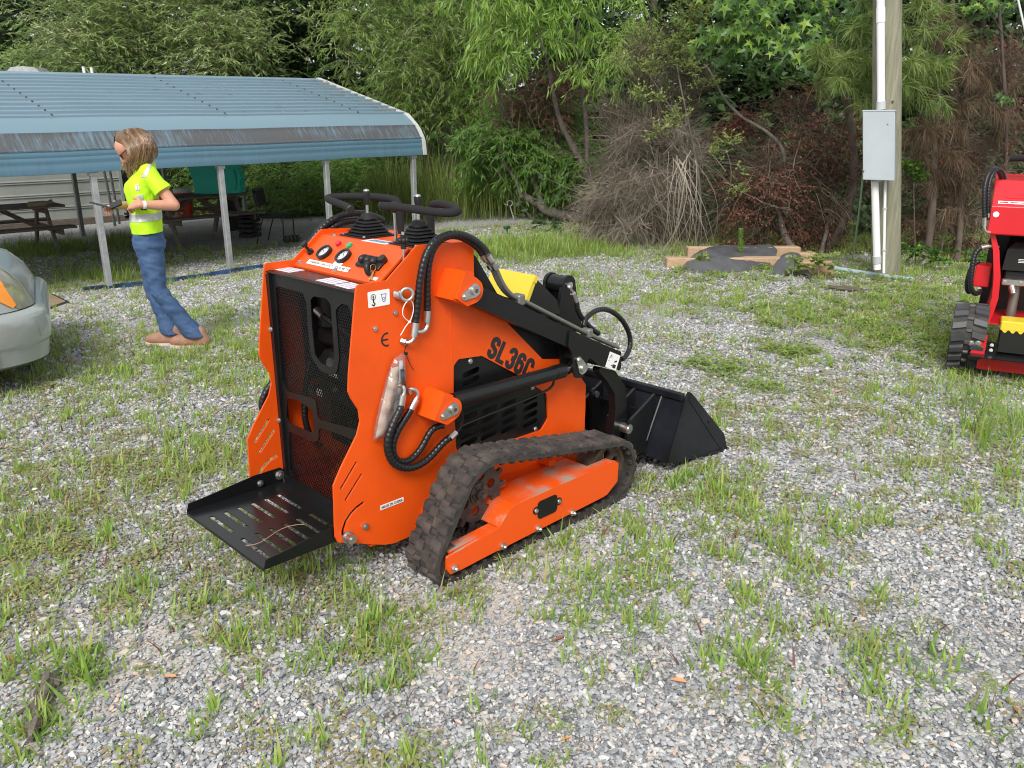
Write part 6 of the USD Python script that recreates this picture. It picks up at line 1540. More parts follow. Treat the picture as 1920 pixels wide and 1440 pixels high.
def body(e=0.0):
    return loft([plan(.10 - e, .07 - e, .10, .30, .17), plan(.045 - e, .030 - e, .04, .30, .20), plan(.030 - e, .022 - e, .02, .30, .30), plan(.028 - e, .020 - e, .02, .30, .305), plan(.010 - e, .004 - e, .0, .30, .33), plan(.0 - e, .0 - e, .0, .30, .42), plan(.006 - e, .0 - e, .0, .30, .475), plan(.03 - e, .008 - e, .02, .30, .505), plan(.085 - e, .03 - e, .05, .32, .525),
                 plan(.10 - e, .035 - e, .06, .33, .56), plan(.15 - e, .045 - e, .08, .34, .66), plan(.24 - e, .075 - e, .12, .36, .75), plan(.36 - e, .14 - e, .2, .38, .80), plan(.62 - e, .25 - e, .4, .4, .84)])
B = mfd(body()); wheels = manifold3d.Manifold()
arches = None
for xw in (-.73, -3.45):
    for yw in (0, WID):
        cyl_ = mfd(tm(cyl((xw, yw - .26, .31), (xw, yw + .26, .31), .355, 40))); arches = cyl_ if arches is None else arches + cyl_
shell_ = tm(B - arches); part(CAR, "body", moved(shell_, MCAR), "car_silver", smooth=35)
part(CAR, "bonnet_seam", [moved(tm((mfd(body(.0014)) ^ mfd(moved(tm(bx(-1.3, -.10, -.1, WID + .1, -.0025, .0025)), T(0, 0, .80) @ RY(.14)))) - arches), MCAR)], "black_plastic")
part(CAR, "wheel_arch_lip", [moved(tm(tube([(-.73 + .36 * math.cos(a), .018, .31 + .36 * math.sin(a)) for a in np.linspace(-.35, math.pi + .35, 30)], .012, 6)), MCAR)], "car_silver", smooth=40)
seam = mfd(body(.0012)); part(CAR, "bumper_seam", [moved(tm((seam ^ mfd(tm(bx(-.36, .2, -.1, WID + .1, .5235, .5275)))) - arches), MCAR)], "black_plastic")
lz = lambda poly, y0, y1, e: tm(mfd(body(e)) ^ mfd(ext(Polygon(poly), "y", y0, y1)))
for ya, yb in ((-.1, .42), (WID - .42, WID + .1)):
    lp = part(CAR, "headlamp", moved(lz([(-.40, .775), (-.30, .79), (-.05, .76), (.02, .60), (.02, .53), (-.20, .53), (-.235, .56)], ya, yb, .004), MCAR), "lamp_lens", smooth=30)
    part(lp, "turn_signal", moved(lz([(-.44, .715), (-.345, .735), (-.275, .70), (-.215, .56), (-.235, .545)], ya, yb, .0065), MCAR), "lamp_orange", smooth=30)
for xw in (-.73, -3.45):
    for yw, s_ in ((.02, 1), (WID - .02, -1)):
        wh = part(CAR, "wheel", [moved(m_, MCAR) for m_ in (tm(tube([(xw, yw, .31), (xw, yw + s_ * .02, .31), (xw, yw + s_ * .10, .31), (xw, yw + s_ * .19, .31), (xw, yw + s_ * .2, .31)], [.28, .305, .31, .305, .2], 36)),)], "tyre", smooth=40)
        part(wh, "rim", [moved(tm(cyl((xw, yw - s_ * .002, .31), (xw, yw + s_ * .03, .31), .20, 30)), MCAR)] + [moved(tm(cyl((xw + .12 * math.cos(a), yw - s_ * .006, .31 + .12 * math.sin(a)), (xw + .12 * math.cos(a), yw, .31 + .12 * math.sin(a)), .03, 10)), MCAR) for a in np.linspace(0, 2 * np.pi, 6)[:-1]], "alloy", smooth=30)
cab = hull([(x_, y_, z_) for y_, g_ in ((.12, 1), (WID - .12, 1)) for x_, z_ in ((-1.10, .835), (-3.95, .835))] + [(x_, y_, 1.40) for y_ in (.30, WID - .30) for x_ in (-1.95, -3.35)])
part(CAR, "cabin", moved(cab, MCAR), "car_silver")
part(CAR, "windscreen", moved(hull([(-1.16, .22, .85), (-1.16, WID - .22, .85), (-1.90, .36, 1.37), (-1.90, WID - .36, 1.37), (-1.145, .22, .86), (-1.145, WID - .22, .86), (-1.885, .36, 1.38), (-1.885, WID - .36, 1.38)]), MCAR), "car_glass")
part(CAR, "bumper_corner_trim", moved(lz([(-.12, .46), (-.06, .47), (-.05, .36), (-.11, .35)], -.1, .3, .002), MCAR), "car_silver", smooth=30)

# ------------------------------------------------------------------ trees, shrubs, undergrowth
tonemat("leaf_willow_pale", [(0, (.10, .165, .042)), (.5, (.19, .285, .078)), (.85, (.275, .365, .12)), (1, (.55, .56, .36))], rough=.36, transl=.3, spec=.5)
tonemat("leaf_willow", [(0, (.065, .13, .027)), (.5, (.145, .245, .046)), (1, (.26, .37, .08))], rough=.42, transl=.33)
tonemat("leaf_willow_bright", [(0, (.11, .21, .035)), (.5, (.19, .33, .055)), (1, (.29, .42, .09))], rough=.4, transl=.38)
tonemat("leaf_willow_low", [(0, (.065, .145, .028)), (.6, (.11, .225, .04)), (1, (.17, .28, .055))], rough=.42, transl=.33)
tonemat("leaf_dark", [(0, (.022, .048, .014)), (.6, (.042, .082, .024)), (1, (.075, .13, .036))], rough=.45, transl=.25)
tonemat("leaf_gum", [(0, (.026, .070, .014)), (.5, (.066, .150, .024)), (.8, (.135, .25, .034)), (1, (.25, .37, .055))], rough=.38, transl=.35)
tonemat("leaf_lime", [(0, (.13, .18, .055)), (.5, (.22, .28, .085)), (1, (.34, .42, .10))], rough=.45, transl=.33)
tonemat("leaf_brown", [(0, (.060, .027, .020)), (.5, (.145, .062, .043)), (.85, (.27, .125, .078)), (1, (.48, .27, .165))], rough=.6, transl=.2)
tonemat("leaf_russet", [(0, (.10, .038, .028)), (.6, (.18, .07, .045)), (1, (.26, .12, .07))], rough=.6, transl=.2)
tonemat("needle_green", [(0, (.085, .14, .036)), (.6, (.17, .245, .062)), (1, (.30, .36, .12))], rough=.5, transl=.15)
tonemat("needle_brown", [(0, (.050, .033, .020)), (.6, (.112, .075, .044)), (1, (.225, .160, .10))], rough=.65, transl=.1)
tonemat("twig_grey", [(0, (.068, .054, .040)), (.6, (.188, .158, .122)), (1, (.41, .365, .30))], rough=.8)
tonemat("twig_brown", [(0, (.038, .028, .020)), (.6, (.100, .076, .055)), (1, (.27, .22, .172))], rough=.8)
tonemat("reed_blade", [(0, (.075, .125, .028)), (.5, (.14, .195, .042)), (.85, (.21, .245, .06)), (1, (.34, .29, .14))], rough=.5, transl=.25)
mat("bark_grey", (.085, .072, .062), rough=.9, col2=(.155, .135, .118), scale=6, stretch=(2, 2, .6), bump=.6, bscale=25)
mat("bark_brown", (.060, .044, .035), rough=.9, col2=(.12, .092, .075), scale=6, stretch=(2, 2, .6), bump=.6, bscale=25)
ZZ = np.array([0, 0, 1.0])
def unit(v): return v / np.maximum(np.linalg.norm(v, axis=-1, keepdims=True), 1e-9)
def vol(px, py, rx, ry, d, dep):
    k = d / FPX / math.cos(math.atan2(720 - py, FPX) - PITCH) if False else d / FPX
    return (at_d(px, py, d), rx * k, ry * k, dep)
def anchors(vols, n, r, clump=.28, k_per=7):
    a = np.array([v[1] * v[2] for v in vols]); idx = r.choice(len(vols), n, p=a / a.sum())
    out = np.empty((n, 3)); lum = np.empty(n)
    for i, (c, rx, ry, dp) in enumerate(vols):
        m = np.where(idx == i)[0]
        if not len(m): continue
        K = max(4, int(k_per * rx * ry / .25)) if True else k_per
        K = min(K, 160)
        q = unit(r.normal(size=(K, 3))) * r.random((K, 1)) ** (1 / 2.2)
        pick = r.integers(0, K, len(m)); L_ = r.normal(size=K) * .16
        g = q[pick] + r.normal(size=(len(m), 3)) * clump
        out[m] = c + RT * (g[:, :1] * rx) + ZZ * (g[:, 1:2] * ry) + FH * (g[:, 2:] * dp); lum[m] = L_[pick]
    return out, lum
def lance(P, D, S, L, w, four=True, curl=.12):
    """narrow pointed leaves: base, two pairs, tip"""
    n = len(P); N = np.cross(D, S); L = L[:, None]; w = w[:, None]
    b = P; t = P + D * L - N * L * curl
    m1 = P + D * L * .33 + N * L * curl * .25
    if four:
        m2 = P + D * L * .68 + N * L * curl * .1
        v = np.stack([b, m1 - S * w, m1 + S * w, m2 - S * w * .72, m2 + S * w * .72, t], 1); f0 = np.array([[0, 1, 2], [1, 3, 4], [1, 4, 2], [3, 5, 4]])
    else:
        v = np.stack([b, m1 - S * w, m1 + S * w, t], 1); f0 = np.array([[0, 1, 2], [1, 3, 2]])
    k = v.shape[1]
    return v.reshape(-1, 3), (np.arange(n)[:, None, None] * k + f0).reshape(-1, 3), k
def spray_crown(vols, ns, per, slen, L, w, seed, hang=.6, droop=.35, out_up=.2, four=True, clump=.28, face=None, spread=.75, k_per=7, curl=.12):
    """ns drooping sprays of leaves; returns leaf arrays with tones, and the spray stems"""
    r = np.random.default_rng(seed)
    A, lum = anchors(vols, ns, r, clump, k_per)
    az = r.random(ns) * 2 * np.pi
    D = unit(RT * np.cos(az)[:, None] + FH * (np.sin(az)[:, None] * .7 - .25) + ZZ * (r.normal(size=(ns, 1)) * .35 + out_up))
    sl = slen * (.55 + .9 * r.random(ns))
    t = r.random((ns, per))
    P = A[:, None] + D[:, None] * (sl[:, None] * t)[..., None] - ZZ * (sl[:, None] * droop * t ** 2)[..., None]
    tang = unit(D[:, None] - ZZ * (2 * droop * t)[..., None])
    P = P.reshape(-1, 3); tang = tang.reshape(-1, 3); n = len(P)
    sd = unit(np.cross(tang, ZZ) + r.normal(size=(n, 3)) * .25)
    sg = np.where(r.random(n) < .5, -1, 1)[:, None]
    LD = unit(tang * .7 + sd * sg * spread * r.random((n, 1)) - ZZ * hang * r.random((n, 1)) + r.normal(size=(n, 3)) * .18)
    S = unit(np.cross(LD, unit(ZZ * .8 + r.normal(size=(n, 3)) * .6 - FH * .5)))
    Ls = L * (.55 + .75 * r.random(n)); ws = w * (.7 + .6 * r.random(n))
    v, f, k = lance(P, LD, S, Ls, ws, four, curl)
    tone = np.clip(.45 + np.repeat(lum, per) + r.normal(size=n) * .17, 0, 1)
    return v, f, np.repeat(tone, k), (A, D, sl, droop)
def stems(info, rad, seed, keep=1.0):
    A, D, sl, droop = info; r = np.random.default_rng(seed); m = r.random(len(A)) < keep; A, D, sl = A[m], D[m], sl[m]
    t = np.array([0, .35, .7, 1.0])
    P = A[:, None] + D[:, None] * (sl[:, None] * t)[..., None] - ZZ * (sl[:, None] * droop * t ** 2)[..., None]
    return twig_mesh(P, np.array([1, .85, .6, .3]) * rad, r.random(len(A)))
def twig_mesh(P, rad, tone):
    """P (n, k, 3): three-sided twigs"""
    n, k = P.shape[:2]; T_ = unit(np.gradient(P, axis=1)); X_ = unit(np.cross(T_, np.array([.37, .61, .7]))); Y_ = np.cross(T_, X_)
    a = np.array([0, 2.094, 4.189]); rad = np.broadcast_to(rad, (n, k))
    v = P[:, :, None] + rad[:, :, None, None] * (np.cos(a)[None, None, :, None] * X_[:, :, None] + np.sin(a)[None, None, :, None] * Y_[:, :, None])
    i, j = np.meshgrid(np.arange(k - 1), np.arange(3), indexing="ij"); a_ = (i * 3 + j).ravel(); b_ = (i * 3 + (j + 1) % 3).ravel()
    f0 = np.vstack([np.stack([a_, b_, b_ + 3], 1), np.stack([a_, b_ + 3, a_ + 3], 1)])
    return v.reshape(-1, 3), (np.arange(n)[:, None, None] * k * 3 + f0).reshape(-1, 3), np.repeat(tone, k * 3)
def join(*parts_):
    return gather([(v, f, t) for v, f, t in parts_])
def limb(pts, r0, r1, n=24, wob=.03, seed=0, sides=9):
    p = spline(np.array(pts, float), n); p = p + (meshkit.fbm(np.c_[np.arange(n) * .5, np.zeros((n, 2))], 2, seed)[:, None] - .5) * wob
    rr_ = np.linspace(r0, r1, n) * (1 + .12 * np.sin(np.arange(n) * 1.9 + seed))
    return tube(p, rr_, sides)
def px_path(pts, d0, d1=None):
    d1 = d0 if d1 is None else d1
    return [at_d(x_, y_, d0 + (d1 - d0) * i / max(1, len(pts) - 1)) for i, (x_, y_) in enumerate(pts)]
def base_on(px, py): return on_ground(px, py)
def tree(nm, label, cat, base, limbs, crown, leaf, bark="bark_grey", group=None, stem=None):
    t = thing(nm, label, cat, base, group)
    for k, l in enumerate(limbs):
        part(t, "trunk" if k == 0 else "limb", l, bark, smooth=50)
    if crown is not None:
        tpart(t, "crown", *crown, leaf, kind="stuff")
    if stem is not None:
        tpart(t, "twigs", *stem, "twig_brown", kind="stuff")
    return t

# 1 pale willow behind the carport
V = [vol(290, 70, 215, 80, 21, 1.6), vol(165, 100, 85, 42, 20.5, 1.2), vol(440, 95, 75, 60, 20.5, 1.2), vol(290, -120, 230, 150, 21.5, 2.2), vol(60, 118, 60, 24, 20.5, .8)]
c = spray_crown(V, 6000, 15, .55, .15, .0115, 1, four=False)
g_ = at_d(300, 400, 21.5); g_[2] = -.45
tree("willow_tree", "large pale olive willow rising behind the blue carport roof", "tree", g_, [limb([g_, g_ + [0, 0, 1.5], at_d(290, 60, 21.5)], .16, .07), limb([g_ + [0, 0, 1.2], at_d(180, 100, 21.2)], .08, .03), limb([g_ + [0, 0, 1.3], at_d(430, 90, 21.2)], .08, .03)], c[:3], "leaf_willow_pale", stem=stems(c[3], .005, 1, .5))
# 2 willow thicket seen under the carport roof
V = [vol(420, 340, 130, 60, 19.4, .9), vol(560, 360, 110, 70, 18.8, .8), vol(660, 330, 80, 50, 19.0, .8), vol(330, 330, 60, 50, 20.0, .6), vol(560, 300, 160, 40, 19.8, .6), vol(480, 410, 130, 22, 19, .5)]
c = spray_crown(V, 2300, 15, .5, .125, .0095, 2, four=False)
g_ = at_d(540, 415, 19.6); g_[2] = -.45
tree("willow_thicket", "low green willow thicket showing under the carport roof behind the black chair", "shrub", g_, [limb([g_, g_ + [0, 0, .6], at_d(540, 320, 19.6)], .05, .02), limb([g_, at_d(440, 330, 19.6)], .05, .02), limb([g_, at_d(640, 330, 19.4)], .05, .02)], c[:3], "leaf_willow_low", stem=stems(c[3], .005, 2, .4))
# 3 mid willow with grey trunks
V = [vol(720, 60, 105, 70, 17.6, 1.2), vol(810, 150, 95, 85, 17.0, 1.1), vol(740, 180, 80, 50, 17.2, .9), vol(860, 70, 90, 90, 17.4, 1.0), vol(800, -130, 200, 150, 17.8, 1.5), vol(880, 210, 55, 40, 16.8, .6), vol(905, 140, 50, 50, 17, .6)]
c = spray_crown(V, 2700, 16, .55, .15, .0088, 3, hang=.9, droop=.5, four=False)
g_ = base_on(832, 332) * [1, 1, 0]; g_ = at_d(836, 325, 18.4); g_[2] = -.44; h_ = at_d(803, 330, 18.8); h_[2] = -.44
tree("willow_tree", "green willow with twin grey trunks at the right end of the carport", "tree", g_, [limb([g_, at_d(838, 270, 18.4), at_d(822, 205, 18.3), at_d(815, 60, 18), at_d(820, -150, 18)], .19, .05), limb([h_, at_d(803, 260, 18.8), at_d(800, 150, 18.6)], .15, .06), limb([at_d(822, 205, 18.3), at_d(860, 100, 17.8), at_d(905, 30, 17.5)], .05, .02), limb([at_d(818, 120, 18.1), at_d(740, 40, 17.8)], .05, .02)], c[:3], "leaf_willow", stem=stems(c[3], .005, 3, .5))
# 4 bright hanging willow with leaning stems
V = [vol(985, 25, 75, 55, 13.6, .6), vol(935, 95, 40, 45, 13.5, .4), vol(1000, 90, 55, 30, 13.5, .4), vol(1150, 85, 45, 45, 13.2, .4), vol(1105, 150, 30, 40, 13.2, .3), vol(1180, 40, 50, 35, 13.4, .5), vol(1010, -120, 190, 120, 14, 1.0), vol(1080, 30, 60, 40, 13.8, .5)]
c = spray_crown(V, 800, 14, .42, .185, .0095, 4, hang=1.3, droop=.8, clump=.24)
tb = on_ground(1083, 416)
dT_ = dist_of(tb)
P_ = lambda a, b, dd=0: at_d(800 + a / 3, b / 3, dT_ + dd)
limbs_ = [limb([tb, P_(790, 1210), P_(690, 1190), P_(600, 1130), P_(535, 1105)], .10, .05, seed=1), limb([P_(650, 1165), P_(610, 1030), P_(560, 900), P_(500, 760), P_(400, 540)], .055, .02, seed=2), limb([P_(535, 1105), P_(500, 1010), P_(460, 950), P_(400, 800)], .045, .015, seed=3),
          limb([tb + [0, 0, .03], P_(850, 1170), P_(800, 1070), P_(770, 1020), P_(720, 880)], .065, .02, seed=4), limb([P_(940, 1120, -.3), P_(900, 980, -.3), P_(820, 820, -.3), P_(750, 680, -.4), P_(700, 450, -.8), P_(620, 190, -1.4)], .07, .012, seed=5), limb([P_(905, 960, -.3), P_(900, 760, -.3), P_(880, 530, -.5), P_(845, 340, -.8), P_(860, 100, -1.4)], .045, .012, seed=6), limb([P_(900, 560, -.5), P_(970, 620, -.5), P_(1040, 690, -.6)], .02, .008, seed=7)]
tree("willow_tree", "bright yellow green willow hanging over leaning brown stems beside the grey twig bush", "tree", tb, limbs_, c[:3], "leaf_willow_bright", "bark_grey", stem=stems(c[3], .004, 4, .8))
# 5 low willow shrub before it
V = [vol(930, 250, 65, 35, 14.6, .5), vol(985, 275, 60, 30, 14.4, .4), vol(1040, 305, 50, 28, 14.3, .4), vol(900, 290, 40, 25, 14.8, .4), vol(1060, 250, 40, 40, 14.8, .4), vol(960, 330, 40, 20, 14.6, .3), vol(1000, 215, 60, 30, 15, .4), vol(905, 340, 30, 15, 14.9, .3), vol(1070, 350, 30, 25, 14.2, .3), vol(1090, 300, 25, 30, 14.2, .3)]
c = spray_crown(V, 1300, 14, .36, .14, .0092, 5, hang=.8, droop=.5)
g_ = on_ground(1000, 412)
tree("willow_shrub", "fresh green willow shrub low over the leaning stems", "shrub", g_, [limb([g_, at_d(985, 340, 15.2), at_d(950, 250, 14.8)], .03, .01), limb([g_, at_d(1030, 300, 14.6)], .025, .01), limb([g_, at_d(905, 290, 14.9)], .025, .01)], c[:3], "leaf_willow_low", stem=stems(c[3], .004, 5, .8))
# 6 russet dead branches
V = [vol(1020, 130, 45, 45, 14.3, .4), vol(1055, 175, 35, 50, 14.1, .3), vol(1035, 225, 20, 25, 14.1, .2), vol(985, 180, 45, 35, 14.4, .3), vol(940, 175, 40, 12, 14.4, .2)]
c = spray_crown(V, 420, 9, .4, .07, .006, 6, hang=1.2, droop=.5, clump=.3)
g_ = on_ground(1060, 418)
tree("dead_branches", "russet dead branches caught in the willow above the leaning stems", "branches", g_, [limb([g_, at_d(1050, 300, 14.6), at_d(1040, 190, 14.2), at_d(1000, 90, 14.2)], .03, .008), limb([at_d(1050, 300, 14.6), at_d(980, 200, 14.4), at_d(890, 150, 14.4)], .016, .005)], c[:3], "leaf_russet", "bark_brown", stem=stems(c[3], .0045, 6))
# 7 grey twig bush
def twig_bush(base, dome, n, seed, length, rad, k=7, curl=.5, downs=.5, tone=(0, 1)):
    """arching bare twigs that start inside a dome and bend outwards and down"""
    r = np.random.default_rng(seed); A, lum = anchors(dome, n, r, .19, 6)
    c_ = np.asarray(base) + ZZ * .8; O = unit(A - c_ + r.normal(size=(n, 3)) * .25); O = unit(O - FH * .25 + r.normal(size=(n, 3)) * .75)
    L_ = length * (.4 + r.random(n)); t = np.linspace(0, 1, k)
    cu = r.normal(size=(n, 3)) * curl; dn = downs * r.random(n)
    P = A[:, None] + O[:, None] * (L_[:, None] * (t - .4))[..., None] + cu[:, None] * (L_[:, None] * (t - .3) ** 2)[..., None] - ZZ * (L_[:, None] * dn[:, None] * t ** 2)[..., None]
    P = P + np.cumsum(r.normal(size=P.shape), axis=1) * .009
    P[..., 2] = np.maximum(P[..., 2], float(base[2]) + .01)
    return twig_mesh(P, rad * (.55 + 1.3 * r.random((n, 1)) ** 3) * np.linspace(1, .45, k)[None], np.clip(.5 + lum + r.normal(size=n) * .22, tone[0], tone[1]))
g_ = on_ground(1210, 462); dB = dist_of(g_)
D_ = [vol(1210, 350, 95, 85, dB, .7), vol(1170, 400, 75, 50, dB - .1, .5), vol(1270, 380, 70, 70, dB, .6), vol(1200, 270, 75, 60, dB + .2, .6), vol(1290, 300, 60, 60, dB + .2, .6)]
tw1 = twig_bush(g_, D_, 5200, 7, .42, .0033, downs=.6, curl=.8)
tw2 = twig_bush(g_, [vol(1230, 190, 80, 70, dB + .5, .5), vol(1300, 200, 60, 70, dB + .6, .5), vol(1150, 220, 50, 60, dB + .7, .4), vol(1240, 110, 90, 60, dB + .8, .5)], 2200, 8, .45, .0026, downs=.1, tone=(0, .75))
tree("grey_twig_bush", "dense dome of bare grey twigs between the willow stems and the timber pile", "bush", g_, [limb([g_, g_ + [0, 0, .5], at_d(1220, 300, dB)], .035, .015), limb([g_ + RT * .2, at_d(1290, 250, dB + .2)], .03, .01), limb([g_, at_d(1160, 240, dB + .3)], .028, .01), limb([g_ + RT * .1, at_d(1240, 140, dB + .6)], .025, .008)], tw1, "twig_grey", "bark_grey", stem=tw2)
pr_ = np.random.default_rng(4); pl_ = []
for k in range(22):
    a = at_d(1275 + pr_.normal() * 14, 300 + pr_.normal() * 10, dB - .75); b = at_d(1285 + pr_.normal() * 26, 455 + pr_.random() * 25, dB - 1.0 + pr_.normal() * .1); m_ = (a + b) / 2 - FH * .15 + RT * pr_.normal() * .1
    pl_.append(spline([a, m_, b], 8))
v_, f_, t_ = twig_mesh(np.array(pl_), .0026 * np.linspace(1.2, .7, 8)[None], .65 + .35 * pr_.random(22))
t7 = thing("drooping_twigs", "long pale twigs drooping in front of the grey twig bush towards the timbers", "twigs", on_ground(1285, 475)); tpart(t7, "twig_bundle", v_, f_, t_, "twig_grey"); part(t7, "main_stem", limb([at_d(1268, 290, dB - .6), at_d(1280, 380, dB - .95), at_d(1292, 470, dB - 1.0)], .009, .004), "bark_grey", smooth=40)
# 8 lime green shrub growing through
V = [vol(1265, 35, 45, 45, 11.2, .3), vol(1225, 85, 42, 30, 11.1, .25), vol(1290, 75, 25, 35, 11.2, .2), vol(1170, 110, 30, 20, 11.2, .2), vol(1215, 125, 26, 16, 11.1, .2), vol(1210, 178, 26, 12, 10.9, .15), vol(1236, 183, 18, 10, 10.9, .15), vol(1240, 245, 22, 15, 10.6, .15), vol(1275, 215, 22, 22, 10.6, .15), vol(1325, 160, 18, 8, 10.7, .12), vol(1365, 268, 15, 14, 10.3, .12), vol(1345, 290, 16, 12, 10.3, .12), vol(1385, 345, 20, 16, 10.2, .12), vol(1335, 312, 8, 6, 10.2, .1), vol(1300, 130, 16, 20, 11, .15), vol(1250, -60, 90, 60, 11.4, .4)]
c = spray_crown(V, 1150, 11, .12, .036, .0085, 9, hang=.2, droop=.1, out_up=.7, spread=1.0, clump=.34)
g_ = on_ground(1300, 466)
tree("lime_shrub", "sparse lime green shrub sprouting through the dead twigs", "shrub", g_, [limb([g_, at_d(1310, 330, 11), at_d(1280, 180, 11.1), at_d(1265, 40, 11.3)], .018, .007), limb([at_d(1300, 300, 11), at_d(1240, 240, 10.7)], .008, .004), limb([g_, at_d(1370, 345, 10.3), at_d(1360, 280, 10.3)], .01, .004), limb([at_d(1290, 250, 11), at_d(1210, 130, 11.1)], .01, .005)], c[:3], "leaf_lime", "bark_grey", stem=stems(c[3], .0025, 9, .8))
# 9 brown dead-leaf thicket
g_ = on_ground(1480, 478); dD = dist_of(g_) + .5
V = [vol(1470, 330, 110, 85, dD, .5), vol(1400, 250, 60, 55, dD + .2, .4), vol(1560, 300, 75, 95, dD, .45), vol(1500, 210, 85, 45, dD + .2, .4), vol(1370, 380, 60, 55, dD, .4), vol(1540, 420, 80, 45, dD, .4), vol(1420, 440, 70, 28, dD, .35)]
c = spray_crown(V, 1500, 9, .30, .050, .0105, 10, hang=1.1, droop=.5, clump=.16, four=False, curl=.35)
tw = twig_bush(g_, V, 1700, 11, .5, .0032, downs=.4, tone=(0, .95))
lb = [limb([g_ + RT * .1, at_d(1462, 400, dD), at_d(1475, 300, dD)], .05, .02, seed=3), limb([at_d(1470, 300, dD - .4), at_d(1440, 250, dD - .5), at_d(1375, 205, dD - .4), at_d(1340, 150, dD - .2), at_d(1320, 120, dD)], .022, .010, seed=4), limb([at_d(1480, 390, dD - .4), at_d(1430, 380, dD - .5), at_d(1350, 330, dD - .4)], .010, .005, seed=5), limb([g_ + RT * .4, at_d(1560, 380, dD), at_d(1590, 200, dD)], .03, .01, seed=6)]
tree("brown_thicket", "thicket of brown dead leaves and twigs left of the utility pole", "bush", g_, lb, c[:3], "leaf_brown", "bark_grey", stem=tw)
# 10 sweetgum with star leaves
def star(L):
    tips = np.radians([-150, -78, 0, 78, 150]); ln = np.array([.62, .9, 1.05, .9, .62]); pts = []
    for i in range(5):
        pts.append(ln[i] * np.array([math.cos(tips[i]), math.sin(tips[i])]))
        if i < 4:
            a_ = (tips[i] + tips[i + 1]) / 2; pts.append(.30 * np.array([math.cos(a_), math.sin(a_)]))
    pts.append(np.array([-.20, 0])); P = np.array(pts) * L
    z_ = -np.hypot(P[:, 0], P[:, 1]) ** 2 / L * .25
    v = np.vstack([[0, 0, .05 * L], np.c_[P, z_]]); n_ = len(P)
    return v, np.array([[0, 1 + i, 1 + (i + 1) % n_] for i in range(n_)])
sv, sf = star(1.0)
def star_leaves(vols, n, L, seed, deep=1.0):
    r = np.random.default_rng(seed); A, lum = anchors(vols, n, r, .30, 12); out = []
    for i in range(n):
        D = unit(RT * r.normal() * .8 - ZZ * (.9 + .3 * r.random()) - FH * (.25 + .4 * r.random())); N = unit(-FH * .7 + ZZ * (.9 + .5 * r.random()) + RT * r.normal() * .5)
        S = unit(np.cross(N, D)); N = np.cross(D, S); l = L * (.62 + .55 * r.random())
        out.append((A[i] + l * (sv[:, :1] * D + sv[:, 1:2] * S + sv[:, 2:] * N), sf, float(np.clip(.45 + lum[i] + r.normal() * .28, 0, 1)) * deep))
    return out
V = [vol(1400, 40, 65, 55, 10.1, .35), vol(1490, 55, 75, 50, 10.0, .35), vol(1580, 40, 55, 50, 10.2, .3), vol(1355, 60, 35, 35, 10.2, .25), vol(1500, 108, 30, 14, 9.8, .15), vol(1410, 105, 40, 16, 10, .2), vol(1590, 90, 35, 25, 10.1, .2)]
fr = star_leaves(V, 430, .100, 12)
key_ = np.array([dist_of(v[0]) for v, f, t in fr]); order = np.argsort(key_)
g_ = on_ground(1590, 486) + FH * .8
SG = thing("sweetgum_tree", "deep green sweetgum with star shaped leaves hanging left of the pole top", "tree", g_)
part(SG, "trunk", limb([g_, at_d(1600, 300, 10.9), at_d(1560, 60, 10.8), at_d(1540, -200, 10.8)], .06, .03), "bark_brown", smooth=50)
for pth_ in ([(1570, 110), (1500, 60), (1400, 30)], [(1560, 60), (1480, 100), (1400, 100)], [(1565, 80), (1590, 20), (1620, -40)], [(1545, -60), (1440, 0), (1360, 50)]):
    part(SG, "limb", limb(px_path(pth_, 10.6, 10.15), .016, .005, 12), "bark_brown", smooth=50)
for i in order[:290]:
    v, f, t = fr[i]; tpart(SG, "leaf", v, f, np.full(len(v), t), "leaf_gum")
bk_ = star_leaves([vol(1480, -150, 200, 130, 10.6, .7)], 900, .085, 13) + star_leaves([vol(1470, 40, 150, 70, 10.9, .4), vol(1420, 100, 100, 30, 10.9, .4)], 260, .085, 14, .25)  # rear leaves toned dark: shade inside the crown put into their colour
tpart(SG, "crown", *gather([fr[i] for i in order[290:]] + bk_), "leaf_gum", kind="stuff")
V = [vol(1845, 5, 40, 14, 9.6, .2), vol(1880, 15, 35, 12, 9.6, .2), vol(1885, 178, 26, 10, 9.3, .12), vol(1865, -60, 90, 50, 9.9, .4)]
fr = star_leaves(V, 190, .07, 14); g_ = on_ground(1900, 470) + FH * .6
S2 = thing("sweetgum_sapling", "sparse sweetgum sapling with bright leaves in the top right corner", "tree", g_)
part(S2, "trunk", limb([g_, at_d(1885, 300, 10.2), at_d(1880, 100, 10), at_d(1860, -120, 10)], .03, .012), "bark_brown", smooth=50)
for pth_ in ([(1882, 190), (1890, 182), (1880, 170)], [(1878, 60), (1850, 15), (1835, 0)]):
    part(S2, "limb", limb(px_path(pth_, 9.9, 9.4), .008, .004, 10), "bark_brown", smooth=50)
for v, f, t in fr[:120]: tpart(S2, "leaf", v, f, np.full(len(v), t), "leaf_gum")
tpart(S2, "crown", *gather(fr[120:]), "leaf_gum", kind="stuff")
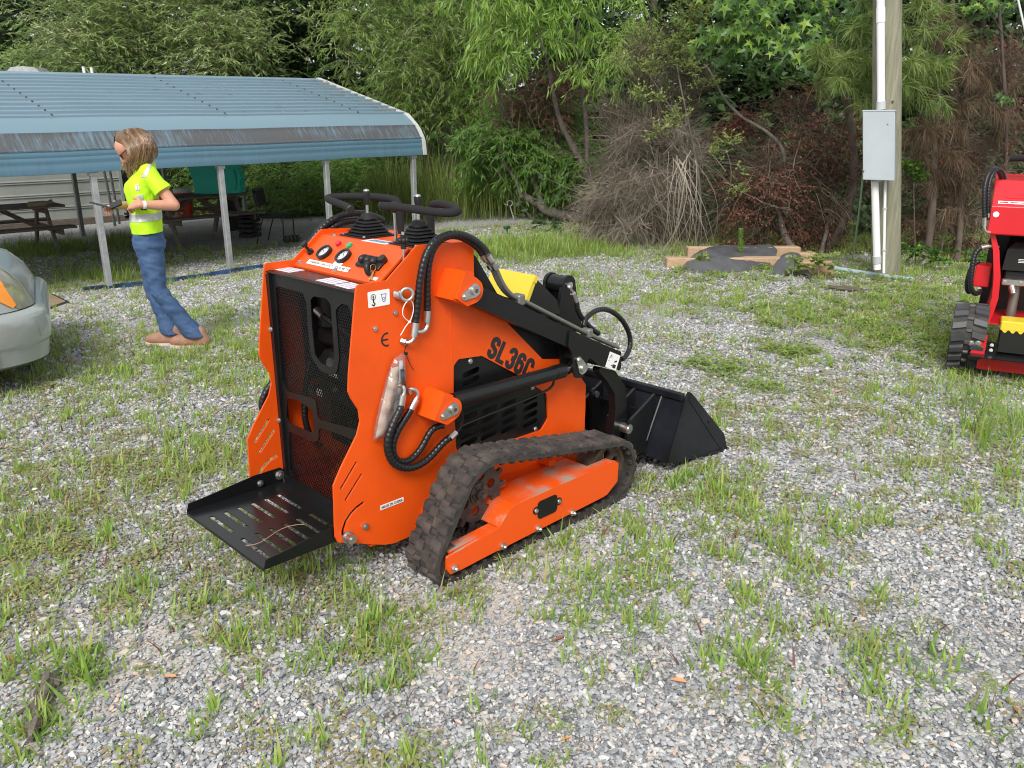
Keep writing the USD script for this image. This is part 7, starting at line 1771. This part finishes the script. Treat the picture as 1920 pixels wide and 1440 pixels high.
# 11 pines
def needles(spots, n, L, w, seed, hang=.6):
    r = np.random.default_rng(seed); V_, F_, T_ = [], [], []
    it = []
    for c_, dir_, ln, jitter in spots:
        m = n; t = r.random(m) ** .8
        P = c_ + dir_ * (ln * t)[:, None] + r.normal(size=(m, 3)) * jitter
        D = unit(dir_ * .8 + r.normal(size=(m, 3)) * .62 - ZZ * hang * r.random((m, 1))); S = unit(np.cross(D, r.normal(size=(m, 3))))
        l = L * (.6 + .6 * r.random((m, 1))); mid = P + D * l * .55; tip = P + D * l - ZZ * l * .12
        v = np.stack([P - S * w, P + S * w, mid - S * w * .8, mid + S * w * .8, tip], 1)
        f0 = np.array([[0, 1, 3], [0, 3, 2], [2, 3, 4]])
        it.append((v.reshape(-1, 3), (np.arange(m)[:, None, None] * 5 + f0).reshape(-1, 3), np.repeat(np.clip(.5 + r.normal() * .12 + r.normal(size=m) * .2, 0, 1), 5)))
    return gather(it)
def pine_spots(lst, seed, ln=.22):
    r = np.random.default_rng(seed); out = []
    for px, py, d, n_, sx, sy in lst:
        for _ in range(n_):
            c_ = at_d(px + r.normal() * sx, py + r.normal() * sy, d + r.normal() * .15)
            out.append((c_, unit(RT * r.normal() * .7 - FH * (.2 + .5 * r.random()) + ZZ * (r.normal() * .3)), ln * (.6 + .7 * r.random()), .012))
    return out
sp1 = pine_spots([(1575, 110, 9.7, 7, 26, 8), (1610, 140, 9.6, 8, 22, 12), (1530, 120, 9.8, 5, 22, 8), (1620, 70, 9.9, 7, 22, 16), (1620, 180, 9.7, 6, 15, 14), (1570, 150, 9.8, 5, 30, 8), (1715, 60, 9.6, 5, 16, 10), (1700, 110, 9.5, 6, 14, 12), (1725, 160, 9.5, 8, 22, 15), (1750, 120, 9.7, 6, 16, 22), (1690, 160, 9.8, 4, 12, 20), (1620, 20, 10, 7, 30, 20), (1720, 10, 9.9, 6, 30, 16)], 15)
g_ = on_ground(1740, 490) + FH * .5
tree("pine_tree", "green long needled pine reaching out on both sides of the utility pole", "tree", g_, [limb([g_, at_d(1735, 480, 10.0), at_d(1752, 300, 10.1), at_d(1760, 120, 10.2), at_d(1765, -250, 10.2)], .045, .035, seed=8), limb([at_d(1760, 120, 10.2), at_d(1690, 130, 9.8), at_d(1600, 130, 9.8)], .014, .006), limb([at_d(1762, 60, 10.2), at_d(1720, 50, 9.8), at_d(1620, 60, 10)], .014, .006), limb([at_d(1756, 200, 10.1), at_d(1725, 165, 9.6)], .012, .005)], needles(sp1, 95, .20, .0030, 16), "needle_green", "bark_brown")
sp2 = pine_spots([(1770, 55, 10.1, 8, 22, 14), (1790, 110, 10, 9, 26, 18), (1745, 215, 9.8, 7, 18, 25), (1800, 200, 10.2, 9, 32, 28), (1770, 270, 10.2, 8, 30, 26), (1800, 330, 10.2, 10, 26, 32), (1730, 250, 9.9, 5, 20, 30), (1790, 390, 10.3, 7, 24, 26), (1840, 140, 10.3, 7, 30, 25), (1870, 230, 10.3, 6, 30, 30)], 17, .3)
tree("dead_pine", "brown dead pine with hanging needles between the pole and the red loader", "tree", on_ground(1795, 492), [limb([on_ground(1795, 492), at_d(1800, 330, 10.3), at_d(1790, 150, 10.3), at_d(1790, -100, 10.3)], .035, .02, seed=9), limb([at_d(1800, 330, 10.3), at_d(1830, 250, 10.2), at_d(1880, 190, 10)], .010, .004), limb([at_d(1795, 220, 10.3), at_d(1760, 180, 10), at_d(1735, 170, 9.8)], .010, .004)], needles(sp2, 85, .24, .0024, 18, hang=1.9), "needle_brown", "bark_brown", stem=twig_bush(on_ground(1795, 492), [vol(1800, 250, 60, 120, 10.4, .3), vol(1870, 200, 50, 110, 10.4, .3)], 700, 19, .5, .003, downs=.3, tone=(0, .9)))
# 12 dead-leaf brush at the right edge, thin stems
g_ = on_ground(1850, 490); dR_ = dist_of(g_) + .4
V = [vol(1880, 110, 45, 50, dR_, .3), vol(1890, 230, 40, 50, dR_, .3), vol(1830, 300, 60, 50, dR_, .3), vol(1760, 330, 50, 70, dR_ + .3, .3), vol(1800, 420, 70, 45, dR_, .3), vol(1720, 420, 40, 50, dR_ + .3, .3)]
c = spray_crown(V, 480, 8, .26, .05, .011, 20, clump=.16, hang=1.2, droop=.5, four=False, curl=.35)
def thin(px0, py0, px1, py1, r0, seed): return limb([on_ground(px0, py0) + FH * .15, at_d((px0 + px1) / 2 + 6 * math.sin(seed), (py0 + py1) / 2, dR_), at_d(px1, py1, dR_)], r0, r0 * .4, 14, .02, seed)
tree("brown_brush", "tangle of brown leaves and pale bare stems beside the red loader", "bush", g_, [thin(1735, 500, 1750, 300, .03, 1), thin(1765, 495, 1758, 400, .011, 2), thin(1790, 498, 1798, 395, .013, 3), thin(1822, 490, 1835, 400, .011, 4), thin(1760, 500, 1745, 380, .008, 5), thin(1840, 480, 1860, 350, .010, 6), limb([at_d(1740, 405, dR_), at_d(1790, 400, dR_ - .1), at_d(1840, 440, dR_)], .008, .005), limb([at_d(1730, 490, dR_ - .1), at_d(1790, 488, dR_ - .2), at_d(1830, 500, dR_ - .2)], .007, .005)], c[:3], "leaf_brown", "bark_grey", stem=twig_bush(g_, V, 900, 21, .5, .003, downs=.3))
V = [vol(1712, 300, 16, 14, 10.0, .12), vol(1720, 325, 12, 10, 10, .1), vol(1712, 470, 14, 8, 9.6, .12), vol(1745, 478, 16, 8, 9.4, .15), vol(1820, 480, 20, 8, 9.2, .15), vol(1715, 250, 8, 6, 10, .1)]
c = spray_crown(V, 120, 6, .10, .06, .016, 22, hang=.5, droop=.2, spread=1.0)
g_ = on_ground(1716, 494); tree("sapling", "small broad leaved green sapling just right of the utility pole", "sapling", g_, [limb([g_, at_d(1714, 400, 9.9), at_d(1714, 290, 10)], .008, .004), limb([g_, at_d(1745, 478, 9.4)], .005, .003)], c[:3], "leaf_gum", "bark_brown")
# 13 tall green weed by the timbers, upright
g_ = on_ground(1389, 495); h_ = at_d(1389, 430, dist_of(g_)); it = []; rr = np.random.default_rng(30)
n_ = 420; t = rr.random(n_); az = rr.random(n_) * 6.283; o = RT * np.cos(az)[:, None] + FH * np.sin(az)[:, None]
P = g_ + (h_ - g_) * t[:, None] + o * .006; D = unit(o + ZZ * .75); S = unit(np.cross(D, ZZ)); v, f, k = lance(P, D, S, .055 * (1.15 - .55 * t), np.full(n_, .0045), True)
t13 = thing("horseweed", "single upright feathery bright green weed in front of the timber pile", "weed", g_); tpart(t13, "foliage", v, f, np.repeat(np.clip(.5 + .2 * rr.normal(size=n_), 0, 1), k), "leaf_willow_bright"); part(t13, "stem", limb([g_, h_], .006, .003, 8, .004), "green_wire")
for px, py, s_, seed, lab in ((1318, 503, 1.0, 41, "small yellow green seedling in front of the left timber"), (1485, 520, 1.1, 42, "leafy green weed at the right fold of the weed cloth"), (1533, 523, 1.3, 43, "pale yellow green weed against the short timber block")):
    g_ = on_ground(px, py); c = spray_crown([(g_ + ZZ * .12 * s_, .10 * s_, .09 * s_, .08)], 26, 5, .07, .05 * s_, .014 * s_, seed, hang=.2, out_up=.6, spread=1.0)
    t = thing("seedling", lab, "weed", g_, None); tpart(t, "foliage", *c[:3], "leaf_lime"); part(t, "stem", limb([g_, g_ + ZZ * .18 * s_], .004, .002, 6, .01), "green_wire")
# 14 reeds along the edge
r = np.random.default_rng(33); it = []
for k in range(2600):
    u_ = r.random(); px = 690 + 400 * u_; d = 15.2 + 3.0 * r.random() - 1.0 * u_
    q = at_d(px, 420, d); q[2] = float(ground(*q[:2]))
    lo = max(.35, 1.35 - .9 * max(0, u_ - .35) + .25 * r.normal())
    v, f = blade(r, lo * (.6 + .5 * r.random()), .006 + .004 * r.random(), abs(r.normal()) * .16, r.random() * 6.28, 4, .5 * r.random(), q)
    it.append((v, f, np.clip(.45 + .22 * r.normal(), 0, 1)))
v, f, t = gather(it); p_ = tpart("/World", "reeds", v, f, t, "reed_blade"); tag(stage.GetPrimAtPath(p_), "tall green reeds along the wood's edge right of the carport", "reeds", None, "stuff")
# 15 the wood behind
r = np.random.default_rng(44)
spec = [(-120, 27, "dark broad tree at the far left behind the pale willow", 1), (40, 29, "dark green broad tree in the top left corner", 1), (250, 31, "tall dark tree hidden behind the pale willow", 0), (530, 26, "dark oak between the pale willow and the green willow", 1), (640, 24, "dark pine-like tree behind the carport's right end", 0), (860, 25, "dark tree behind the twin grey trunks", 1), (1040, 22, "dark tree behind the bright hanging willow", 0), (1230, 20, "dark tree behind the grey twig bush", 1), (1420, 18.5, "dark tree behind the brown thicket", 0), (1600, 17.5, "dark tree behind the top of the utility pole", 1), (1780, 17.5, "dark tree behind the dead pine", 0), (1960, 18, "dark tree beyond the right edge behind the red loader", 1), (2160, 17, "outermost dark tree at the right", 0)]
FARW = []
for k, (px, d, lab, kind) in enumerate(spec):
    b = at_d(px, 400, d); b[2] = -.45
    m = d / FPX
    V = [(b + ZZ * (1.0 + 1.15 * j) + RT * r.normal() * .5 + FH * r.normal() * .4, (1.9 - .12 * j) * (.85 + .3 * r.random()), .95, 1.3) for j in range(6)]
    c = spray_crown(V, 1150, 9, .9, .24, .055, 60 + k, hang=.5, droop=.3, four=False, clump=.30, spread=1.0)
    tree("woodland_tree", lab, "tree", b, [limb([b, b + ZZ * 3 + RT * r.normal() * .3, b + ZZ * 7], .17, .06, 14), limb([b + ZZ * 1.8, b + ZZ * 3.2 + RT * 1.2], .06, .03, 8), limb([b + ZZ * 2.2, b + ZZ * 3.4 - RT * 1.2], .06, .03, 8)], c[:3], "leaf_dark", "bark_brown")
for k, (px, d) in enumerate([(-300 + 200 * i, 36 + 2 * (i % 3)) for i in range(16)]):
    b = at_d(px, 400, d); b[2] = -.45
    V = [(b + ZZ * (1.6 + 1.4 * j) + RT * r.normal() * .5, 2.7 * (.85 + .3 * r.random()), 1.3, 1.4) for j in range(6)]
    c = spray_crown(V, 800, 8, 1.2, .34, .10, 160 + k, hang=.5, droop=.3, four=False, clump=.34, spread=1.0)
    FARW.append(c[:3]); FARW.append(join((np.array(limb([b, b + ZZ * 4, b + ZZ * 8.5], .2, .06, 10).vertices), np.array(limb([b, b + ZZ * 4, b + ZZ * 8.5], .2, .06, 10).faces), 0.0)))
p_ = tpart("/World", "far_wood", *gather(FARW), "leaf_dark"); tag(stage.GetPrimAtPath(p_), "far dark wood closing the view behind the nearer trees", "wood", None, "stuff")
V = []
for px in range(-260, 2320, 90):
    d = 20.5 if px < 600 else (21.5 if px < 1150 else 15.2)
    V.append((at_d(px, 380, d) * [1, 1, 0] + ZZ * .45, 1.0, 1.0, .9))
    if px > 1080: V.append((at_d(px + 20, 380, 12.8) * [1, 1, 0] + ZZ * .25, .8, .55, .5))
    V.append((at_d(px + 40, 380, d + 3.0) * [1, 1, 0] + ZZ * 1.6, 1.3, 1.3, .9))
c = spray_crown(V, 6800, 9, .55, .14, .030, 90, hang=.6, droop=.3, four=False, clump=.3, spread=1.0)
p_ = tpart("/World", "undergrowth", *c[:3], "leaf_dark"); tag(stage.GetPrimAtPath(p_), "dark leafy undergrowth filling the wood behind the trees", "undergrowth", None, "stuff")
tws = twig_bush(at_d(1600, 440, 13.5) * [1, 1, 0], [(at_d(px, 380, 13.2) * [1, 1, 0] + ZZ * 1.0, .8, 1.0, .5) for px in range(1150, 2100, 110)], 1300, 91, .8, .0035, downs=.3, tone=(0, .6))
p_ = tpart("/World", "dead_twigs", *tws, "twig_brown"); tag(stage.GetPrimAtPath(p_), "tangle of dead brown twigs in the shade behind the bushes", "twigs", None, "stuff")

# ------------------------------------------------------------------ woman in a hi-vis shirt looking at a phone
mat("skin", (.54, .275, .185), rough=.5, col2=(.48, .225, .15), scale=9)
mat("shirt_neon", (.50, .86, .012), rough=.75, col2=(.42, .78, .010), scale=14, bump=.12, bscale=30)
mat("reflective", (.42, .44, .43), rough=.35, metal=.2, col2=(.52, .54, .53), scale=30)
mat("denim", (.028, .066, .155), rough=.8, col2=(.052, .108, .225), scale=5, bump=.3, bscale=26, bdist=.008, ramp=(.3, .7))
mat("boot_tan", (.34, .185, .125), rough=.75, col2=(.26, .135, .095), scale=18, bump=.25, bscale=60)
mat("sole", (.62, .52, .43), rough=.7)
tonemat("hair_strand", [(0, (.075, .042, .024)), (.45, (.185, .112, .062)), (.8, (.36, .24, .14)), (1, (.50, .36, .23))], rough=.38, spec=.5)
fl = on_ground(372, 650); fr_ = on_ground(307, 645)
dp = dist_of((fl + fr_) / 2)
FACE = unit(-RT * math.cos(.42) - FH * math.sin(.42)); LEFT = np.cross(np.array([0, 0, 1.0]), FACE)
PW = thing("person", "person in neon yellow shirt and blue jeans looking down at a phone", "person", (fl + fr_) / 2)
UPZ = np.array([0, 0, 1.0])
def J(px, py, off=0.0): return at_d(px, py, dp + off)
def chain(groups, r_len=.010, smooth=8):
    """one continuous surface: hulls of spheres at neighbouring joints, joined, refined and smoothed"""
    m = None
    for g in groups:
        sp = [tm(ball(c_, r_, 2)) for c_, r_ in g]
        h_ = mfd(hull(np.vstack([s_.vertices for s_ in sp])))
        m = h_ if m is None else m + h_
    t = tm(m.refine_to_length(r_len)); t.merge_vertices(); trimesh.smoothing.filter_taubin(t, iterations=smooth)
    return t
hw = .165
pel, wst, chs, shl = J(277, 446), J(275, 405), J(272, 352), J(276, 322)
shL, shR = shl + LEFT * hw, shl - LEFT * hw
elL, wrL = J(327, 385, -.16), J(262, 384, -.30)
elR, wrR = J(262, 384, .22), J(222, 386, -.02)
hdC = J(247, 275)                                                # middle of the skull
fdir = unit(FACE * .80 - UPZ * .60); fup = unit(np.cross(LEFT, FACE) * 0 + UPZ * .80 + FACE * .60)      # head bowed over the phone
nk = J(274, 304)
hipL, hipR = pel + LEFT * .085, pel - LEFT * .085
knL, anL = J(297, 545, -.10), J(368, 632, 0); knR, anR = J(287, 543, .10), J(322, 629, 0)
anL = fl + UPZ * .085 + J(368, 632) * 0 + RT * 0; anR = fr_ + UPZ * .085
anL = J(370, 634, dist_of(fl) - dp); anR = J(325, 632, dist_of(fr_) - dp)
def head_pt(f, u, s): return hdC + fdir * f + fup * u + LEFT * s
hand_groups = []
def hand(wr, tip_dir, up_dir, side, curl):
    """palm and five bent fingers closing on the phone"""
    f = unit(tip_dir); s = unit(np.cross(up_dir, f)) * side; u = unit(np.cross(f, s)) * side
    pc = wr + f * .05
    g = [[(wr, .024), (pc + s * .022, .017), (pc - s * .022, .017), (wr + f * .085 + s * .030, .0115), (wr + f * .085 - s * .030, .0115), (wr + f * .088, .012)]]
    for k, (o, ln) in enumerate(((-.030, .060), (-.010, .070), (.010, .066), (.029, .052))):
        a = wr + f * .086 + s * o; b = a + f * ln * .48 - u * ln * curl * .35; c = b + f * ln * .22 - u * ln * curl * .75; d_ = c - f * ln * .06 * curl - u * ln * .22
        g += [[(a, .0100), (b, .0090)], [(b, .0090), (c, .0082)], [(c, .0082), (d_, .0072)]]
    t0 = wr + f * .028 - s * .030; t1 = t0 + f * .035 - s * .022 + u * .012; t2 = t1 + f * .030 + s * .006 + u * .010
    g += [[(t0, .014), (t1, .0105)], [(t1, .0105), (t2, .0085)]]
    return g
phC = J(196, 386, -.16)
gL = hand(wrL, phC + RT * .085 - wrL, UPZ * .6 - FH * .5, 1, .55)
gR = hand(wrR, phC - wrR - FH * .02, UPZ * .5 + FH * .6, -1, .6)
bgroups = [[(hdC - fdir * .015 + fup * .015, .088), (hdC + fdir * .028 + fup * .020, .078), (hdC - fup * .03, .078)], [(hdC + fdir * .040 - fup * .02, .062), (hdC + fdir * .048 - fup * .085, .040), (hdC + fdir * .066 - fup * .098, .026), (hdC + fdir * .0 - fup * .055, .058), (hdC + fdir * .07 - fup * .05, .034)],
           [(hdC + fdir * .090 - fup * .012, .012), (hdC + fdir * .110 - fup * .042, .012), (hdC + fdir * .092 - fup * .046 + LEFT * .013, .010), (hdC + fdir * .092 - fup * .046 - LEFT * .013, .010)], [(hdC + fdir * .085 + fup * .012 + LEFT * .03, .016), (hdC + fdir * .085 + fup * .012 - LEFT * .03, .016)], [(hdC + fdir * .086 - fup * .072 + LEFT * .018, .008), (hdC + fdir * .092 - fup * .072, .010), (hdC + fdir * .086 - fup * .072 - LEFT * .018, .008)],
           [(hdC - fup * .05 - fdir * .02, .056), (nk, .058)], [(nk, .058), (shl + LEFT * .08, .055), (shl - LEFT * .08, .055)], [(shL - LEFT * .02, .048), (shR + LEFT * .02, .048), (chs + LEFT * .09, .09), (chs - LEFT * .09, .09)], [(chs + LEFT * .09, .09), (chs - LEFT * .09, .09), (wst + LEFT * .07, .085), (wst - LEFT * .07, .085)], [(wst + LEFT * .07, .085), (wst - LEFT * .07, .085), (hipL, .078), (hipR, .078)],
           [(shL - LEFT * .01, .047), (elL, .037)], [(elL, .037), (elL * .6 + wrL * .4, .036), (wrL, .024)], [(shR + LEFT * .01, .047), (elR, .037)], [(elR, .037), (elR * .6 + wrR * .4, .036), (wrR, .024)], *gL, *gR,
           [(hipL, .070), (knL, .040)], [(knL, .040), (anL, .030)], [(hipR, .070), (knR, .040)], [(knR, .040), (anR, .030)]]
part(PW, "body", chain(bgroups, .0075, 6), "skin", smooth=True)
# face details under the sunglasses
for s_ in (-1, 1):
    part(PW, "ear", ball(head_pt(-.005, -.012, s_ * .084), .03, 2, (.5, .35, 1)), "skin", smooth=True)
sgl = part(PW, "sunglasses", [tube(spline([head_pt(.094, .004, -.062), head_pt(.106, .002, -.03), head_pt(.108, .004, 0), head_pt(.106, .002, .03), head_pt(.094, .004, .062), head_pt(.05, .008, .080), head_pt(-.01, .006, .086)], 24), .0035, 6)], "black_plastic", smooth=40)
for s_ in (-1, 1):
    part(sgl, "lens", hull([head_pt(.1005 + e, u_, s_ * x_) for e in (0, .004) for u_, x_ in ((.008, .012), (.008, .056), (-.012, .060), (-.028, .048), (-.028, .022), (-.012, .012))]), "black_plastic")
mat("lips", (.48, .19, .15), rough=.5)
part(PW, "mouth", tube(spline([head_pt(.093, -.072, -.020), head_pt(.102, -.073, 0), head_pt(.093, -.072, .020)], 8), .0045, 6), "lips", smooth=True)
# shirt
def folds(m, amp, scale, seed, dirn=UPZ, st=.5):
    p = m.vertices - np.outer(m.vertices @ dirn, dirn) * (1 - st); n_ = m.vertex_normals
    m.vertices = m.vertices + n_ * ((meshkit.fbm(p * scale, 3, seed) - .5) * 2 * amp)[:, None]; return m
def shirt_groups(e=0.0):
    hemc = J(276, 434); sl_ = shL + (elL - shL) * .50; sr_ = shR + (elR - shR) * .50
    ch_ = chs + FACE * .02
    return [[(shl + LEFT * .07 + UPZ * .005, .062 + e), (shl - LEFT * .07 + UPZ * .005, .062 + e), (nk - UPZ * .02, .060 + e)], [(shL - LEFT * .02, .055 + e), (shR + LEFT * .02, .055 + e), (ch_ + LEFT * .10, .098 + e), (ch_ - LEFT * .10, .098 + e), (ch_ + FACE * .045 + LEFT * .06 - UPZ * .01, .075 + e), (ch_ + FACE * .045 - LEFT * .06 - UPZ * .01, .075 + e)],
            [(ch_ + LEFT * .10, .098 + e), (ch_ - LEFT * .10, .098 + e), (wst + LEFT * .085, .100 + e), (wst - LEFT * .085, .100 + e), (ch_ + FACE * .045 + LEFT * .06 - UPZ * .01, .075 + e), (ch_ + FACE * .045 - LEFT * .06 - UPZ * .01, .075 + e)], [(wst + LEFT * .085, .100 + e), (wst - LEFT * .085, .100 + e), (hemc + LEFT * .095 + UPZ * .06, .106 + e), (hemc - LEFT * .095 + UPZ * .06, .106 + e), (hemc + LEFT * .095 - UPZ * .03, .106 + e), (hemc - LEFT * .095 - UPZ * .03, .106 + e)],
            [(shL - LEFT * .015, .060 + e), (sl_ + (elL - shL) * .12, .066 + e)], [(shR + LEFT * .015, .060 + e), (sr_ + (elR - shR) * .12, .064 + e)]]
def cut_clothes(m, planes):
    q = mfd(m)
    for nrm, pt in planes:
        q = q.trim_by_plane(tuple(unit(nrm)), float(unit(nrm) @ pt))
    return tm(q)
def clothes(e):
    m = chain(shirt_groups(e), .011, 9); m = folds(m, .013, 13, 3, UPZ, .8)
    hem_pt = J(272, 433)
    return m, [(UPZ + FACE * .05, hem_pt)]
def trim_sleeve(m, sh, el, frac):
    d_ = unit(el - sh); p = sh + (el - sh) * frac
    big = ext(Point(0, 0).buffer(.13), "z", 0, .3); M = basis(p, *frame_to(d_)[:2]); return tm(mfd(m) - mfd(moved(big, M)))
sm_, pls = clothes(0.0)
sm_ = cut_clothes(trim_sleeve(trim_sleeve(sm_, shL, elL, .56), shR, elR, .56), pls)
sp_ = part(PW, "shirt", sm_, "shirt_neon", smooth=60)
big_, _ = clothes(.0035)
def band(region, nm): part(sp_, nm, tm(mfd(big_) ^ mfd(region)), "reflective", smooth=50)
w0_ = J(276, 403)
band(moved(bx(-.4, .4, -.4, .4, -.026, .026), basis(w0_, FACE - UPZ * .06, LEFT)), "waist_band")
band(hull([J(x_, y_, o) for x_, y_ in ((257, 365), (268, 365), (269, 388), (257, 388)) for o in (-.45, -.05)]), "front_strap")
band(hull([J(x_, y_, o) for x_, y_ in ((285, 297), (291, 296), (274, 332), (264, 333)) for o in (-.45, .0)]), "shoulder_strap")
for k in range(2):
    part(sp_, "chest_print", tm(mfd(big_) ^ mfd(hull([J(x_, y_, o) for x_, y_ in ((253 + 4 * k, 346), (256 + 4 * k, 345), (258 + 4 * k, 357), (254 + 4 * k, 357)) for o in (-.45, -.05)]))), "reflective")
# jeans
hemL, hemR = anL + UPZ * .0 - (anL - knL) * .03, anR - (anR - knR) * .03
jg = [[(hipL + UPZ * .06, .096), (hipR + UPZ * .06, .096), (hipL - UPZ * .04, .106), (hipR - UPZ * .04, .106), (pel - FACE * .028 - UPZ * .03 + LEFT * .05, .090), (pel - FACE * .028 - UPZ * .03 - LEFT * .05, .090)], [(hipL - UPZ * .03, .104), (hipL * .55 + knL * .45, .080)], [(hipL * .55 + knL * .45, .080), (knL, .060)], [(knL, .060), (knL * .45 + anL * .55, .060)], [(knL * .45 + anL * .55, .060), (hemL, .076)],
      [(hipR - UPZ * .03, .104), (hipR * .55 + knR * .45, .080)], [(hipR * .55 + knR * .45, .080), (knR, .060)], [(knR, .060), (knR * .45 + anR * .55, .060)], [(knR * .45 + anR * .55, .060), (hemR, .076)]]
jm = chain(jg, .011, 8); jm = folds(jm, .011, 15, 6, unit(np.array([.2, .1, 1.0])), 1.9)
jm = tm(mfd(jm).trim_by_plane((0, 0, 1.0), float(min(fl[2], fr_[2]) + .085)))
jp = part(PW, "jeans", jm, "denim", smooth=60)
# work shoes
for nm_, ft, an, toe in (("L", fl, anL, J(350, 646, dist_of(fl) - dp)), ("R", fr_, anR, J(282, 643, dist_of(fr_) - dp))):
    td = toe - an; td[2] = 0; td = unit(td); sd = np.cross(UPZ, td); o = np.array([an[0], an[1], ft[2]]) - td * .02
    def S_(f_, s_, z_): return o + td * f_ + sd * s_ + UPZ * z_
    gm = chain([[(S_(-.03, .0, .05), .040), (S_(.0, 0, .10), .045)], [(S_(.0, 0, .11), .048), (S_(.07, 0, .068), .044), (S_(-.03, 0, .045), .042)], [(S_(.07, 0, .060), .045), (S_(.165, .012, .046), .040), (S_(.165, -.012, .046), .040), (S_(-.03, 0, .04), .042), (S_(.20, .0, .040), .032)]], .008, 5)
    gm = tm(mfd(gm).trim_by_plane((0, 0, 1.0), float(ft[2] + .016)))
    s1 = part(PW, "work_shoe", gm, "boot_tan", smooth=50)
    so = unary_union([Point(-.035, 0).buffer(.042), Point(.07, 0).buffer(.042), Point(.165, .004).buffer(.050), Point(.195, .0).buffer(.040)]).convex_hull
    part(s1, "shoe_sole", moved(ext(so, "z", .0, .020), basis(o - UPZ * .004, td, sd)), "sole")
    part(s1, "laces", [tube([S_(.05 + .018 * k, -.022, .094 - .010 * k), S_(.052 + .018 * k, .022, .094 - .010 * k)], .003, 5) for k in range(4)], "sole")
# watch
wd = unit(wrL - elL); wp_ = wrL - wd * .028
wa = part(PW, "wrist_watch", moved(trimesh.creation.annulus(.0255, .0285, .020, sections=24), basis(wp_, *frame_to(wd)[:2])), "white_nylon", smooth=30)
part(wa, "watch_face", moved(bx(-.018, .018, -.019, .019, .027, .036, .004), basis(wp_, np.cross(UPZ * .75 - FH * .65, wd), wd)), "black_plastic")
# hair: a smooth cap with wavy strands laid over it
cap = chain([[(J(236, 262, -.03), .066), (J(236, 262, .03), .066), (J(250, 263, -.035), .078), (J(250, 263, .035), .078)], [(J(250, 263, -.035), .078), (J(250, 263, .035), .078), (J(262, 272, -.03), .088), (J(262, 272, .03), .088)], [(J(262, 272, -.03), .088), (J(262, 272, .03), .088), (J(276, 286, -.04), .060), (J(276, 286, .04), .060)],
             [(J(258, 276, -.075), .038), (J(250, 296, -.085), .028), (J(268, 292, -.06), .034)], [(J(250, 296, -.085), .026), (J(242, 316, -.085), .012), (J(254, 312, -.075), .014)], [(J(240, 276, .07), .03), (J(236, 305, .07), .016)]], .010, 8)
cap = folds(cap, .006, 26, 9, UPZ, .35)
hp_ = part(PW, "hair", cap, "hair_strand", smooth=True)
npt = len(UsdGeom.Mesh.Get(stage, hp_).GetPointsAttr().Get()); set_tone(hp_, np.full(npt, .25))
r = np.random.default_rng(77); ST = []; TN = []
F0 = np.array([[230, 246, -.01], [222, 258, -.070], [240, 283, -.108], [243, 304, -.105], [239, 326, -.095]]); F1 = np.array([[264, 246, -.01], [284, 262, -.05], [293, 280, -.04], [291, 291, -.04], [284, 300, -.03]])
G0 = np.array([[230, 246, .0], [215, 258, .05], [219, 280, .085], [229, 302, .085], [233, 316, .075]]); G1 = np.array([[264, 246, .0], [284, 264, .06], [291, 282, .05], [289, 292, .05], [282, 300, .04]])
Fm = np.array([[250, 242, -.01], [262, 252, -.100], [272, 275, -.125], [270, 294, -.115], [262, 310, -.100]])
for k in range(3000):
    near = r.random() < .72; u_ = r.random()
    if near:
        c_ = F0 * (1 - u_) * (1 - 2 * u_) + Fm * 4 * u_ * (1 - u_) + F1 * u_ * (2 * u_ - 1)
    else:
        c_ = G0 * (1 - u_) + G1 * u_
    c_ = c_ + r.normal(size=(5, 3)) * np.array([[1.2, .6, .003], [1.1, 1.1, .005], [1.2, 1.4, .006], [1.5, 2, .008], [2.6, 5.0, .010]])
    q = spline([J(*p_) for p_ in c_], 13); ph = u_ * 17 + (3 if near else 0) + .35 * r.normal(); am = .004 + .004 * r.random()
    wv_ = np.linspace(0, 1, 13) ** 1.3
    q = q + np.outer(np.sin(np.linspace(0, 11, 13) + ph) * wv_ * am, RT) + np.outer(np.cos(np.linspace(0, 9, 13) + ph) * wv_ * am, FH)
    ST.append(q); TN.append(np.clip(.40 + .13 * r.normal() + .14 * math.sin(u_ * 31), 0, 1))
v, f, t = twig_mesh(np.array(ST), .0021 * np.r_[np.linspace(.9, 1, 10), .8, .6, .3][None], np.array(TN))
t = np.clip(t + .22 * np.tile(np.repeat(np.linspace(-.4, 1, 13), 3), len(ST)), 0, 1)
tpart(hp_, "hair_locks", v, f, t, "hair_strand")
# phones in the hands
def phone(nm, c_, along, face_n, label, L_=.148, W__=.072, m1="black_plastic"):
    t_ = thing(nm, label, "phone", c_); M = basis(c_, along, np.cross(face_n, along))
    part(t_, "case", moved(ext(rrect(-L_ / 2, -W__ / 2, L_ / 2, W__ / 2, .010), "z", -.0045, .0045), M), m1); part(t_, "screen", moved(ext(rrect(-L_ / 2 + .004, -W__ / 2 + .004, L_ / 2 - .004, W__ / 2 - .004, .008), "z", .0046, .0052), M), "car_glass")
al = unit(J(217, 392, -.18) - J(172, 380, -.18))
phone("mobile_phone", J(195, 386, -.18), al, unit(UPZ * .9 + FH * .15 + RT * .35), "long dark mobile phone held out flat in the person's hands", .175, .080)
phone("mobile_phone", J(217, 383, -.24), unit(UPZ * .35 + RT * .9 + FH * .2), unit(UPZ * .5 - FH * .6 - RT * .4), "second small dark phone held against the first one by the left hand", .085, .055)
